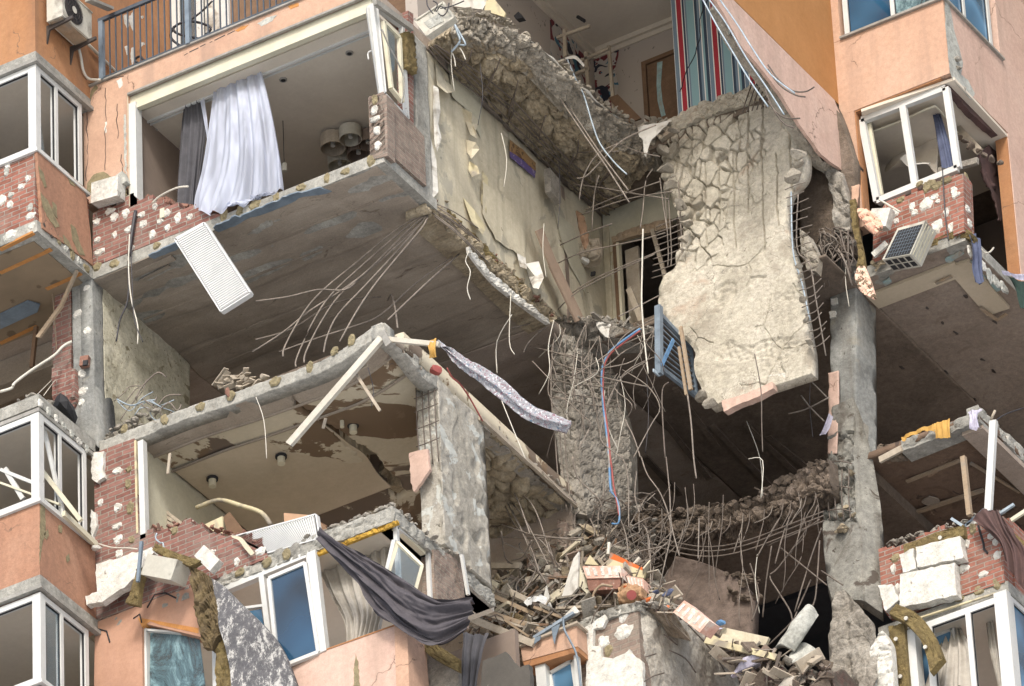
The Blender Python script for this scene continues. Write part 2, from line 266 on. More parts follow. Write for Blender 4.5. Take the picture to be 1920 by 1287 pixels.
class MB:
    """collects boxes, bars, tubes into one mesh"""
    def __init__(s): s.v = []; s.f = []
    def add(s, vs, fs): b = len(s.v); s.v += [V(v) for v in vs]; s.f += [tuple(i+b for i in f) for f in fs]; return s
    def box(s, x0, x1, y0, y1, z0, z1):
        return s.add([(x, y, z) for z in (z0, z1) for x, y in ((x0, y0), (x1, y0), (x1, y1), (x0, y1))], [(0, 3, 2, 1), (4, 5, 6, 7), (0, 1, 5, 4), (1, 2, 6, 5), (2, 3, 7, 6), (3, 0, 4, 7)])
    def prism(s, pts, d):
        n = len(pts); pts = [V(p) for p in pts]; d = V(d)
        nn = V((0, 0, 0))
        for i in range(n): nn += pts[i].cross(pts[(i+1) % n])
        if nn.dot(d) > 0: pts = pts[::-1]
        return s.add(pts+[p+d for p in pts], [tuple(range(n)), tuple(range(2*n-1, n-1, -1))]+[(i, i+n, (i+1) % n+n, (i+1) % n) for i in range(n)])
    def bar(s, a, b, n, wd, dp):
        """box from a to b, width wd in the plane with outward normal n, depth dp going in"""
        a, b, n = V(a), V(b), V(n).normalized(); t = (b-a).normalized(); sd = t.cross(n).normalized()*wd/2; q = -n*dp
        return s.add([a-sd, a+sd, a+sd+q, a-sd+q, b-sd, b+sd, b+sd+q, b-sd+q], [(0, 3, 2, 1), (4, 5, 6, 7), (0, 1, 5, 4), (1, 2, 6, 5), (2, 3, 7, 6), (3, 0, 4, 7)])
    def tube(s, pts, r, k=6, smooth=3):
        pts = spline([V(p) for p in pts], smooth) if smooth > 1 and len(pts) > 2 else [V(p) for p in pts]
        vs = []; fs = []; n = len(pts); up = V((.3, .2, 1)).normalized()
        for i, p in enumerate(pts):
            t = (pts[min(i+1, n-1)]-pts[max(i-1, 0)])
            if t.length < 1e-6: t = V((0, 0, 1))
            t.normalize(); a = t.cross(up)
            if a.length < .05: a = t.cross(V((1, 0, 0)))
            a.normalize(); b = t.cross(a)
            for j in range(k): an = 2*math.pi*j/k; vs.append(p+(a*math.cos(an)+b*math.sin(an))*r)
        for i in range(n-1):
            for j in range(k): fs.append((i*k+j, i*k+(j+1) % k, (i+1)*k+(j+1) % k, (i+1)*k+j))
        fs += [tuple(range(k-1, -1, -1)), tuple(range((n-1)*k, n*k))]
        return s.add(vs, fs)
    def rock(s, c, size, seed=None, asp=(1, 1, .7)):
        r = random.Random(seed if seed is not None else R.random()); bm = bmesh.new(); bmesh.ops.create_icosphere(bm, subdivisions=2, radius=1)
        q = V((r.random()*50, r.random()*50, r.random()*50)); rot = Matrix.Rotation(r.random()*6, 3, V((r.random()-.5, r.random()-.5, r.random()-.5)).normalized())
        # cut by random planes for a broken faceted outline
        pl = [(V((r.gauss(0, 1), r.gauss(0, 1), r.gauss(0, 1))).normalized(), r.uniform(.3, .62)) for _ in range(9)]
        vs = []
        for v in bm.verts:
            p = v.co.copy()
            for n, d in pl:
                e = p.dot(n)-d
                if e > 0: p -= n*e
            p *= 1.25+.05*noise.noise(v.co*2+q); p = rot @ p
            vs.append(V(c)+V((p.x*asp[0], p.y*asp[1], p.z*asp[2]))*size)
        fs = [tuple(x.index for x in f.verts) for f in bm.faces]; bm.free(); return s.add(vs, fs)
    def obox(s, c, dims, rot):
        hx, hy, hz = [d/2 for d in dims]; m_ = rot if isinstance(rot, Matrix) else Matrix.Rotation(rot[2], 3, 'Z') @ Matrix.Rotation(rot[1], 3, 'Y') @ Matrix.Rotation(rot[0], 3, 'X')
        vs = [V(c)+m_ @ V((x, y, z)) for z in (-hz, hz) for x, y in ((-hx, -hy), (hx, -hy), (hx, hy), (-hx, hy))]
        return s.add(vs, [(0, 3, 2, 1), (4, 5, 6, 7), (0, 1, 5, 4), (1, 2, 6, 5), (2, 3, 7, 6), (3, 0, 4, 7)])
    def build(s, name, mat, parent=None, smooth=False): return obj(name, s.v, s.f, mat, parent, smooth)
def crm(p0, p1, p2, p3, t): return .5*((2*p1)+(-p0+p2)*t+(2*p0-5*p1+4*p2-p3)*t*t+(-p0+3*p1-3*p2+p3)*t**3)
def spline(pts, k):
    o = []; n = len(pts)
    for i in range(n-1):
        a, b, c, d = pts[max(i-1, 0)], pts[i], pts[i+1], pts[min(i+2, n-1)]
        for j in range(k): o.append(crm(a, b, c, d, j/k))
    o.append(pts[-1]); return o
def resample(pts, n, sm=True):
    m_ = len(pts)-1; o = []
    for i in range(n):
        t = i/(n-1)*m_; k = min(int(t), m_-1); f = t-k
        if sm: o.append(crm(pts[max(k-1, 0)], pts[k], pts[k+1], pts[min(k+2, m_)], f))
        else: o.append(pts[k].lerp(pts[k+1], f))
    return o
def patch(name, rows, mat, nu, nv, disp=None, back=None, parent=None, smooth=True, sm=True, lin_=False):
    """bicubic sheet through a grid of 3-D control points, displaced along its normal; back = extrusion vector that gives it thickness"""
    rows = [resample([V(p) for p in r], nu, sm) for r in rows]
    g = [[None]*nu for _ in range(nv)]
    for i in range(nu):
        c = resample([r[i] for r in rows], nv, sm)
        for j in range(nv): g[j][i] = c[j]
    P = [[p for p in r] for r in g]
    if disp:
        for j in range(nv):
            for i in range(nu):
                du = g[j][min(i+1, nu-1)]-g[j][max(i-1, 0)]; dv = g[min(j+1, nv-1)][i]-g[max(j-1, 0)][i]
                n = du.cross(dv)
                if n.length > 1e-9:
                    n.normalize()
                    if back is not None and n.dot(V(back)) > 0: n = -n
                    P[j][i] = g[j][i]+n*disp(i/(nu-1), j/(nv-1), g[j][i])
    vs = [p for r in P for p in r]; fs = []
    ref = (g[0][min(2, nu-1)]-g[0][0]).cross(g[min(2, nv-1)][0]-g[0][0]); flip = back is not None and ref.dot(V(back)) > 0
    for j in range(nv-1):
        for i in range(nu-1):
            a = j*nu+i; q = (a, a+1, a+nu+1, a+nu); fs.append(q[::-1] if flip else q)
    if back is not None:
        b = V(back); N0 = len(vs); vs += [p+b for r in g for p in r]
        fs += [tuple(N0+i for i in f[::-1]) for f in fs]
        loop = list(range(nu))+[j*nu+nu-1 for j in range(1, nv)]+[(nv-1)*nu+i for i in range(nu-2, -1, -1)]+[j*nu for j in range(nv-2, 0, -1)]
        for k in range(len(loop)):
            a, c = loop[k], loop[(k+1) % len(loop)]; q = (a, a+N0, c+N0, c); fs.append(q[::-1] if flip else q)
    return obj(name, vs, fs, mat, parent, smooth)
def fbm(p, s=1., o=4): return noise.fractal(p*s, 1.0, 2.1, o)
def rocky(amp, s, seed=0, cell=.6, fine=.25):
    q = V((seed*7.3, seed*3.1, seed*1.7))
    def f(u, v, p):
        pp = p*s+q; pp = pp+V((noise.noise(p*s*.9), noise.noise(p*s*.9+q), noise.noise(p*s*.9-q)))*.35
        d, pt = noise.voronoi(pp); e = min(1, (d[1]-d[0])*3.2); h = noise.cell(pt[0]*3.7+q)
        return amp*(e**.6-1+cell*h+fine*fbm(p, s*3, 4))
    return f
def rag(pts, amp=.04, seg=.12, closed=True, skip=()):
    """roughens a polygon's outline within its plane"""
    pts = [V(p) for p in pts]; o = []; n = len(pts); c = sum(pts, V((0, 0, 0)))/n
    nn = (pts[1]-pts[0]).cross(pts[2]-pts[0]).normalized() if n > 2 else V((.3, -1, 0))
    for i in range(n if closed else n-1):
        a, b = pts[i], pts[(i+1) % n]; o.append(a)
        if i in skip: continue
        L = (b-a).length; k = int(L/seg)
        if k < 1: continue
        pr = (b-a).cross(nn)
        if pr.length < 1e-6: continue
        pr.normalize()
        for j in range(1, k+1):
            t = (j+R.uniform(-.3, .3))/(k+1); o.append(a.lerp(b, t)+pr*R.uniform(-amp, amp))
    if not closed: o.append(pts[-1])
    return o
def pY(pts, Y): return [U(x, y, Y=Y) for x, y in pts]
def pX(pts, X): return [U(x, y, X=X) for x, y in pts]
def pZ(pts, Z): return [U(x, y, Z=Z) for x, y in pts]
def plate(name, pts, d, mat, parent=None, amp=0, seg=.12, skip=()):
    if amp: pts = rag(pts, amp, seg, skip=skip)
    return MB().prism(pts, d).build(name, mat, parent)
NY, NX = V((0, -1, 0)), V((1, 0, 0))
def dab(parent, p, n, r, mat='foam', name='adhesive_dab'):
    n = V(n); t = V((0, 0, 1)) if abs(n.z) < .5 else V((0, 1, 0)); s = t.cross(n).normalized(); t = n.cross(s); sd = R.random()*9; an0 = R.random()*3; el = R.uniform(.78, 1.2)
    k = 14; ring = []; 
    for j in range(k):
        a = 2*math.pi*j/k; rr = r*1.06*(1+.45*noise.noise(V((math.cos(a)*1.6, math.sin(a)*1.6, sd)))+R.uniform(-.05, .05)); ring.append(V(p)+s*math.cos(a)*rr*el+t*math.sin(a)*rr/el)
    inn = [V(p)+(q-V(p))*R.uniform(.6, .82)+n*R.uniform(.01, .024) for q in ring]; c = V(p)+n*(.008+.012*R.random())
    vs = [q-n*.004 for q in ring]+inn+[c]
    fs = [(j, (j+1) % k, (j+1) % k+k, j+k) for j in range(k)]+[(j+k, (j+1) % k+k, 2*k) for j in range(k)]
    return obj(name, vs, fs, mat, parent)
def frame(parent, ax, c, u0, u1, z0, z1, mulls=(), fw=.07, dp=.08, glass=None, name='window', mat='pvc', sill=True, transom=None, rec=0, shear=0):
    """window in plane Y=c (ax 'Y', looking -Y) or X=c (ax 'X', looking +X): frame + panes"""
    n = NY if ax == 'Y' else NX; c = c+rec if ax == 'Y' else c-rec
    P = (lambda u, z: V((u+shear*(z-z0), c, z))) if ax == 'Y' else (lambda u, z: V((c, u+shear*(z-z0), z)))
    b = MB(); h = fw/2
    b.bar(P(u0+h, z0), P(u0+h, z1), n, fw, dp); b.bar(P(u1-h, z0), P(u1-h, z1), n, fw, dp)
    b.bar(P(u0+fw, z0+h), P(u1-fw, z0+h), n, fw, dp-.002); b.bar(P(u0+fw, z1-h), P(u1-fw, z1-h), n, fw, dp-.002)
    xs = [u0]+[u0+(u1-u0)*t for t in mulls]+[u1]
    for x in xs[1:-1]: b.bar(P(x, z0+fw), P(x, z1-fw), n, fw*.8, dp-.004)
    o = b.build(name, mat, parent)
    gk = MB(); q_ = n*-.02
    for i in range(len(xs)-1):
        a, d = xs[i]+(fw if i == 0 else fw*.4)+.006, xs[i+1]-(fw if i == len(xs)-2 else fw*.4)-.006
        for (s_, e_) in ((P(a, z0+fw), P(a, z1-fw)), (P(d, z0+fw), P(d, z1-fw)), (P(a, z0+fw+.006), P(d, z0+fw+.006)), (P(a, z1-fw-.006), P(d, z1-fw-.006))): gk.bar(s_+q_, e_+q_, n, .008, .03)
    gk.build('seal', 'black', o)
    gl = glass or []
    for i in range(len(xs)-1):
        g = gl[i] if i < len(gl) else None
        if not g: continue
        a, d = xs[i]+.045, xs[i+1]-.045; z_0, z_1 = z0+.05, z1-.05
        q = n*-.035; pts = [P(a, z_0)+q, P(d, z_0)+q, P(d, z_1)+q, P(a, z_1)+q]
        if g.startswith('!'):      # shard: only part of the pane left
            g = g[1:]; e = R.uniform(.25, .6); pts = [P(a, z_0)+q, P(a+(d-a)*e, z_0)+q, P(a+(d-a)*e*.5, z_0+(z_1-z_0)*.45)+q, P(a+(d-a)*.3, z_1)+q, P(a, z_1)+q]
        MB().prism(pts, -n*.006).build('pane', g, o)
    return o
def box(name, x0, x1, y0, y1, z0, z1, mat, parent=None): return MB().box(x0, x1, y0, y1, z0, z1).build(name, mat, parent)
def wire(name, pts, r, mat, parent=None, sm=4, k=5): return MB().tube(pts, r, k, sm).build(name, mat, parent, True)
# =====================================================================
# SETTING
# =====================================================================
g = obj('ground', [(-900, -900, GZ), (900, -900, GZ), (900, 900, GZ), (-900, 900, GZ)], [(0, 1, 2, 3)], 'ground'); tag(g, kind='structure')
B = thing('apartment_building', 'blast-torn orange and pink apartment building with its corner rooms ripped open', 'building', (0, 6, GZ))
XS, YT, XP = -4.8, -1.4, -4.14      # side of the left bay, its front, the end of the pilaster
# ---- core behind everything (unseen; closes the rooms and blocks stray light) ----
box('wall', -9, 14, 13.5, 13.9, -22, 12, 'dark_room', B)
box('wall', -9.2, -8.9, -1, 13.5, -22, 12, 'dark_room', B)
box('floor_slab', -9, 14, 6.4, 13.5, 8.8, 9, 'plaster', B)
MB().box(-9, 12, -1, 13.5, GZ+.01, -22).build('lower_storeys', 'terra', B) if False else None
mb = MB(); mb.box(-9, 5.8, 6.5, 13.4, GZ, -12); mb.build('lower_storeys', 'pink', B)
# ---------------------------------------------------------------------
# LEFT BAY (stack of enclosed loggias)
# ---------------------------------------------------------------------
up = MB(); up.box(-8.9, XS, YT, 2.2, 3.1, 9); up.build('wall', 'orange', B)
for k, (zb, mt) in enumerate(((0, None), (-6, 'terra'))):
    if mt: p = box('parapet', -8.9, XS, YT, YT+.2, zb-.05, zb+1.38, mt, B); MB().box(XS-.2, XS-.002, YT+.2, -.02, zb-.05, zb+1.38).build('side_panel', mt, p)
PB = box('parapet', -8.9, XS-.03, YT, YT+.22, .2, 1.4, 'brick', B)
MB().box(XS-.22, XS-.03, YT+.22, -.02, .2, 1.4).build('side_panel', 'brick', PB)
# hanging render board on the side of the brick parapet
sp = plate('render_board', [U(70, 279, X=XS+.03), U(160, 352, X=XS+.03), U(170, 440, X=XS+.03), U(174, 498, X=XS+.03), U(150, 480, X=XS+.03), U(118, 455, X=XS+.03), U(80, 428, X=XS+.03)], (-.05, 0, 0), 'terra', None, .012, .1)
tag(sp, 'cracked orange render board still hanging on the side of the brick parapet', 'panel')
for pts in ([(72, 310), (82, 325), (88, 350), (84, 352), (76, 332)], [(76, 360), (90, 376), (100, 398), (112, 425), (104, 428), (88, 405), (80, 385)], [(98, 378), (106, 385), (108, 410), (100, 400)], [(128, 334), (138, 342), (142, 350), (132, 345)], [(133, 420), (142, 428), (150, 455), (160, 480), (150, 478), (136, 450)], [(118, 440), (130, 452), (136, 470), (120, 455)]):
    plate('bare_patch', [U(x, y, X=XS+.036) for x, y in pts], (-.005, 0, 0), 'glue', sp, .01, .05)
for zb in (3, -3): pass
# slabs of the bay with dripping edges
def bay_slab(z, edge='concrete', soff='plaster'):
    s = MB().box(-8.9, XS+.01, YT-.01, -.002, z, z+.2).build('floor_slab', edge, B)
    MB().box(-8.9, XS-.16, YT+.16, .6 if soff == 'dots' else 3.2, z-.015, z-.002).build('soffit', soff, s); return s
bay_slab(3.0); s2 = bay_slab(0, 'concrete', 'dots'); s1 = bay_slab(-3.0, 'concrete', 'plaster'); bay_slab(-6.02); bay_slab(-9)
for z in (3.0, -6.05):      # drip flashing
    MB().box(-8.9, XS+.06, YT-.06, YT+.02, z-.02, z+.04).box(XS-.02, XS+.06, YT+.02, .03, z-.02, z+.04).build('flashing', 'zinc', B)
for z in (-3.03,):
    MB().box(-8.9, XS+.015, YT-.012, YT+.02, z-.06, z-.0).box(XS-.02, XS+.015, YT+.02, .0, z-.06, z-.0).build('flashing', 'zinc', B)
# window bands
def bay_windows(z0, z1, broken):
    f = frame(B, 'Y', YT, -8.2, XS, z0, z1, (.5, .68), .09, .09, ['glass', None, None])
    g_ = frame(B, 'X', XS, YT+.002, -.22, z0, z1, (.45,), .085, .09, broken)
    MB().box(XS-.13, XS+.004, YT-.004, YT+.12, z0, z1).build('corner_post', 'pvc', g_)
    MB().box(XS-.1, XS+.05, YT+.1, -.1, z0-.05, z0-.002).box(-8.2, XS+.05, YT-.05, YT+.1, z0-.05, z0-.002).build('sill', 'pvc', g_)
bay_windows(1.44, 2.97, ['!glass', None, 'glass'])
bay_windows(-4.58, -3.1, [None, None, None])
bay_windows(-7.55, -6.1, ['glass', None, None])
box('parapet', -8.9, XS, YT, YT+.2, -9, -7.62, 'terra', B); box('wall', XS-.2, XS-.001, YT+.2, -.02, -9, -7.62, 'terra', B)
# interior of the bay rooms
for z0 in (0.2, -5.8, -8.8):
    box('interior_wall', -8.8, XS+.6, 3.2, 3.3, z0, z0+2.8, 'plaster', B); 
box('interior_wall', -8.8, -5.0, 5, 5.1, -2.8, 0, 'dark_room', B)
for z0 in (0.2, -5.8, -8.8):
    box('interior_wall', XS-.16, XS-.002, .3, 3.2, z0, z0+2.8, 'plaster_cream', B)
# dabs on brick parapet and slab edges
for x, y in ((15, 309), (12, 323), (52, 335), (20, 366), (4, 376), (18, 385), (56, 389), (57, 405), (40, 350), (60, 424)):
    dab(PB, U(x, y, Y=YT-.002), NY, R.uniform(.05, .075), R.choice(['foam', 'glue_grey', 'foam']))
for i in range(7):
    x = 80+i*13; dab(s2, U(x+4, 424+i*13.2, X=XS+.012), NX, .07, R.choice(['foam', 'glue', 'metal_dark', 'glue_grey']))
for i in range(7):
    x = 76+i*14.5; dab(s1, U(x, 757+i*14.2, X=XS+.012), NX, .06, R.choice(['foam', 'foam', 'glue_grey']))
dab(s2, U(20, 440, Y=YT-.012), NY, .09, 'foam'); dab(s2, U(10, 448, Y=YT-.012), NY, .05, 'glue_grey')
# laths under the bay soffit
for a, b in (((0, 470), (63, 439)), ((0, 513), (96, 469)), ((87, 543), (152, 514)), ((0, 645), (70, 612))):
    p, q = U(*a, Z=-.02), U(*b, Z=-.02); t = MB().bar(p, q, (0, 0, -1), .07, .035).build('wood_lath', 'wood_orange'); t['category'] = 'lath'; t['group'] = 'orange laths nailed under the left soffit'
    t['label'] = 'orange pine lath fixed flat under the spotted soffit of the left bay'
pl = plate('foil_strip', [U(0, 590, Z=-.05), U(52, 565, Z=-.05), U(75, 572, Z=-.05), U(70, 586, Z=-.05), U(0, 618, Z=-.05)], (0, 0, .02), 'rail', B)
# beam and deep soffit behind
box('beam', -8.9, -5.5, .9, 1.3, -.45, -.02, 'soffit', B)
# column, brick pier and plastered wall at storey one

cl = patch('column', [[U(135, 528, Y=.0), U(172, 515, Y=.0)], [U(136, 620, Y=0), U(173, 610, Y=0)], [U(138, 720, Y=0), U(176, 715, Y=0)], [U(140, 800, Y=0), U(185, 840, Y=0)]], 'concrete_blue', 14, 50, lambda u, v, p: .012*fbm(p, 3)-.03*max(0, noise.noise(p*5)-.45), (0, .5, 0), B)
patch('column_side', [[U(172, 515, X=XS), U(193, 532, X=XS)], [U(174, 610, X=XS), U(194, 620, X=XS)], [U(176, 715, X=XS), U(195, 730, X=XS)], [U(183, 842, X=XS), U(203, 846, X=XS)]], 'concrete_blue', 8, 50, lambda u, v, p: .012*fbm(p, 3), (-.2, 0, 0), cl)
def scar(u, v, p):
    n = noise.noise(V((0, p.y*3.2, p.z*3.2+5))); return .012*fbm(p, 3)-.06*max(0, noise.noise(V((3, p.y*9, p.z*5)))-.3)*(.5+.5*noise.noise(p*1.3))
patch('plastered_wall', [[U(193, 530, X=XS+.004), U(240, 572, X=XS), U(300, 630, X=XS), U(357, 684, X=XS)], [U(195, 680, X=XS), U(250, 690, X=XS), U(300, 710, X=XS), U(356, 715, X=XS)], [U(199, 850, X=XS), U(260, 850, X=XS), U(300, 830, X=XS), U(357, 790, X=XS)]], 'cream', 70, 90, scar, (-.18, 0, 0), B)
bp = patch('brick_pier', [[U(104, 545, Y=.02), U(133, 535, Y=.02)], [U(98, 640, Y=.02), U(134, 625, Y=.02)], [U(100, 700, Y=.02), U(133, 695, Y=.02)]], 'brick_dirty', 8, 30, lambda u, v, p: .01*fbm(p, 6), (0, .3, 0), B, smooth=False)
patch('broken_end', [[U(98, 690, Y=-.1), U(138, 690, Y=-.1)], [U(98, 745, Y=-.1), U(140, 742, Y=-.1)], [U(103, 775, Y=-.02), U(137, 770, Y=-.02)]], 'brick_dirty', 10, 16, rocky(.03, 8, 3), (0, .35, 0), bp, smooth=False)
for x, y in ((163, 541), (147, 588), (163, 621), (153, 702), (155, 733), (153, 755)): dab(cl, U(x, y, Y=-.005), NY, .055+.02*R.random(), 'foam')
bx = MB().obox(U(160, 680, Y=-.05), (.13, .12, .16), (0, .1, .2)).build('junction_box', 'brick_one', cl); MB().obox(U(160, 681, Y=-.12), (.07, .03, .08), (0, .1, .2)).build('socket_hole', 'black', bx)
# hanging lath and grey pipe in front of the pier
lt = MB().bar(U(143, 506, Y=-.35), U(113, 573, Y=-.3), NY, .05, .04).bar(U(114, 572, Y=-.3), U(70, 632, Y=-.45), NY, .07, .04).build('wood_lath', 'wood'); tag(lt, 'snapped pale lath hanging in front of the narrow brick pier', 'lath')
o = wire('pipe', [U(135, 641, Y=-.15), U(118, 650, Y=-.2), U(100, 668, Y=-.4), U(60, 694, Y=-.9), U(28, 718, Y=-1.3), U(22, 728, Y=-1.35), U(0, 735, Y=-1.4)], .022, 'cable_white'); tag(o, 'pale grey pipe sagging from the brick pier across the open left bay', 'pipe')
o = wire('cable', [U(97, 540, Y=-.05), U(102, 590, Y=-.05), U(106, 655, Y=-.05)], .009, 'wood'); tag(o, 'thin tan cord hanging down the face of the brick pier', 'cable')
o = MB().bar(U(66, 612, Y=.3), U(58, 688, Y=.35), NY, .06, .05).build('post', 'wood_brown'); tag(o, 'brown wooden strut hanging from the soffit inside the open left bay', 'post')
for a, b in (((70, 740), (98, 712)), ((82, 742), (104, 712))):
    o = wire('wire', [U(*a, Y=-.6), U(*b, Y=-.1)], .006, 'cable_white'); tag(o, 'thin pale wire stretched up to the broken foot of the brick pier', 'wire', 'wires below the brick pier')
# bay beams/planks behind
for a, b, wd in (((0, 690), (95, 645), .05), ((0, 735), (100, 690), .06)):
    o = MB().bar(U(*a, Y=1.5), U(*b, Y=1.5), NY, wd, .04).build('wood_lath', 'wood_grey'); tag(o, 'dusty lath crossing the dark opening behind the left bay', 'lath', 'dusty laths in the dark left opening')
# rubble on the bay slab
mb = MB()
for i in range(26): 
    t = R.random(); mb.rock(U(0+t*70, 765-t*22, Y=YT+.25)+V((R.uniform(-.1, .1), R.uniform(0, .3), R.uniform(0, .06))), R.uniform(.03, .11))
for i in range(30):
    t = R.random(); mb.rock(U(75+t*90, 752+t*78, X=XS-.1)+V((R.uniform(-.1, .05), R.uniform(-.1, .1), R.uniform(-.02, .05))), R.uniform(.02, .06))
o = mb.build('rubble', 'rock_grey'); tag(o, 'grey crumbs of masonry lying on the edge of the left loggia slab', 'rubble', kind='stuff')
o = MB().rock(U(122, 770, Y=-.35), .27, 5, (1, 1, .8)).build('rubble_bag', 'black'); tag(o, 'crumpled black bag lying on the left loggia slab beside the column', 'bag')
# pale curtain in the storey-one bay and leaning broken frames
LF = [((0, 880), (62, 905), .05), ((8, 878), (42, 935), .07), ((0, 905), (110, 945), .03), ((62, 862), (150, 975), .06), ((80, 800), (118, 968), .05)]
for i, (a, b, wd) in enumerate(LF):
    o = MB().bar(U(*a, Y=YT+.3), U(*b, Y=YT+.32+.05*i), NY, wd, .05).build('broken_frame', R.choice(['pvc', 'pvc_cream'])); tag(o, ['white frame strip leaning low in the broken corner loggia window', 'short cream frame piece propped in the left loggia', 'thin white bar lying along the loggia sill', 'long pale sash bar sliding down behind the loggia corner post', 'pale strip leaning behind the side window of the broken loggia'][i], 'window frame', 'broken sash bars in the left loggia')
# lower bay: cladding joint at the corner of the terracotta parapet
for pts in ([(76, 945), (84, 938), (86, 1000), (80, 1018), (74, 1060)], [(110, 985), (117, 985), (116, 1000), (110, 998)], [(124, 1045), (130, 1038), (131, 1050), (126, 1056)], [(90, 992), (92, 1005), (86, 1012), (82, 1000)]):
    plate('bare_patch', [U(x, y, X=XS+.006) for x, y in pts], (-.004, 0, 0), 'glue', B, .008, .05)
# ---------------------------------------------------------------------
# MAIN FACADE Y = 0
# ---------------------------------------------------------------------
# balcony ledge band above the big opening
lg = MB().box(-4.9, -.0, 0, .25, 3.02, 3.42).build('ledge', 'pink', B)
MB().box(-4.9, .02, -.04, .27, 3.42, 3.45).box(-4.14, .02, -.03, .02, 2.985, 3.02).build('flashing', 'zinc', lg)
for pts in ([(385, 83), (400, 76), (392, 86), (440, 62), (470, 45), (467, 54)], ):
    pass
for a, b, w_ in (((345, 104), (352, 100), .012), ((355, 98), (372, 90), .02), ((375, 88), (385, 83), .015), ((393, 80), (398, 78), .012), ((402, 76), (422, 66), .02), ((426, 65), (440, 58), .015)):
    MB().bar(U(*a, Y=-.002), U(*b, Y=-.002), NY, w_, .004).build('crack', 'metal_dark', lg)
for pts in ([(440, 58), (452, 50), (467, 46), (458, 55), (446, 60)], [(482, 44), (500, 33), (520, 28), (510, 40), (490, 50)], [(540, 12), (560, 6), (560, 12), (545, 18)]):
    plate('bare_patch', [U(x, y, Y=-.003) for x, y in pts], (0, .004, 0), R.choice(['glue_grey', 'wood_orange']), lg, .01, .06)
# railing of the balcony above
rl = thing('balcony_railing', 'blue-grey metal railing with thin upright bars on the upper left balcony ledge', 'railing', (-3.4, -.02, 3.45))
def onY(x, y, Y=-.02): return U(x, y, Y=Y)
a = onY(187, 40); zt = a.z
MB().box(a.x-.02, -1.2, -.05, .0, zt-.03, zt+.03).build('handrail', 'rail_dark', rl)
MB().box(a.x-.02, -1.2, -.035, -.005, 3.46, 3.485).build('bottom_rail', 'rail_dark', rl)
for px in (187, 350): 
    x = onY(px+4, 80).x; MB().box(x-.035, x+.035, -.06, .01, 3.44, zt-.031).build('post', 'rail', rl)
x = a.x+.17
while x < -1.25: MB().box(x-.009, x+.009, -.03, -.012, 3.486, zt-.031).build('bar', 'rail_dark', rl); x += .106
# wall and door behind railing
box('wall', XS, -.2, 2.2, 2.4, 3.4, 9, 'wood_brown', B)
frame(B, 'Y', 2.15, XS+.03, XS+1.05, 3.3, 6.6, (.5,), .16, .1, ['glass', 'paper_white'])
for pts in ([(232, 30), (238, 27), (243, 40), (240, 56), (234, 45)], [(242, 32), (251, 22), (252, 50), (249, 58), (244, 45)], [(264, 31), (268, 29), (270, 33), (266, 35)], [(234, 88), (239, 86), (242, 102), (238, 104)], [(246, 92), (253, 86), (252, 110), (248, 122), (245, 110)], [(263, 81), (270, 79), (272, 84), (266, 88)]):
    plate('bare_patch', [U(x, y, X=XS+.003) for x, y in pts], (-.004, 0, 0), 'foam', B, .01, .04)
cc = thing('cable_coil', 'loose loops of black cable lying on the balcony behind the railing', 'cable', U(360, 60, Y=.4))
wire('loop', [U(x, y, Y=.4) for x, y in ((326, 50), (320, 66), (326, 78), (345, 88), (365, 80), (385, 66), (395, 52), (370, 42), (345, 42), (326, 52), (330, 62), (350, 68), (380, 72), (410, 56))], .02, 'cable_black', cc)
wire('loose_end', [U(x, y, Y=.6) for x, y in ((258, 118), (253, 112), (262, 106), (270, 114))], .02, 'cable_black', cc)
wire('loose_end', [U(x, y, Y=1.2) for x, y in ((355, 40), (380, 20), (398, 2))], .016, 'cable_black', cc)
o = wire('pipe', [U(x, y, X=XS+.04) for x, y in ((164, 82), (180, 98), (200, 118), (216, 134))], .025, 'cable_white'); tag(o, 'straight white pipe running behind the balcony railing', 'pipe')
o = wire('pipe', [U(x, y, X=XS+.05) for x, y in ((148, 92), (152, 110), (156, 132), (166, 148))]+[U(188, 150, Y=-.1)], .022, 'cable_white'); tag(o, 'bent white pipe dropping from the air conditioner to the ledge', 'pipe')
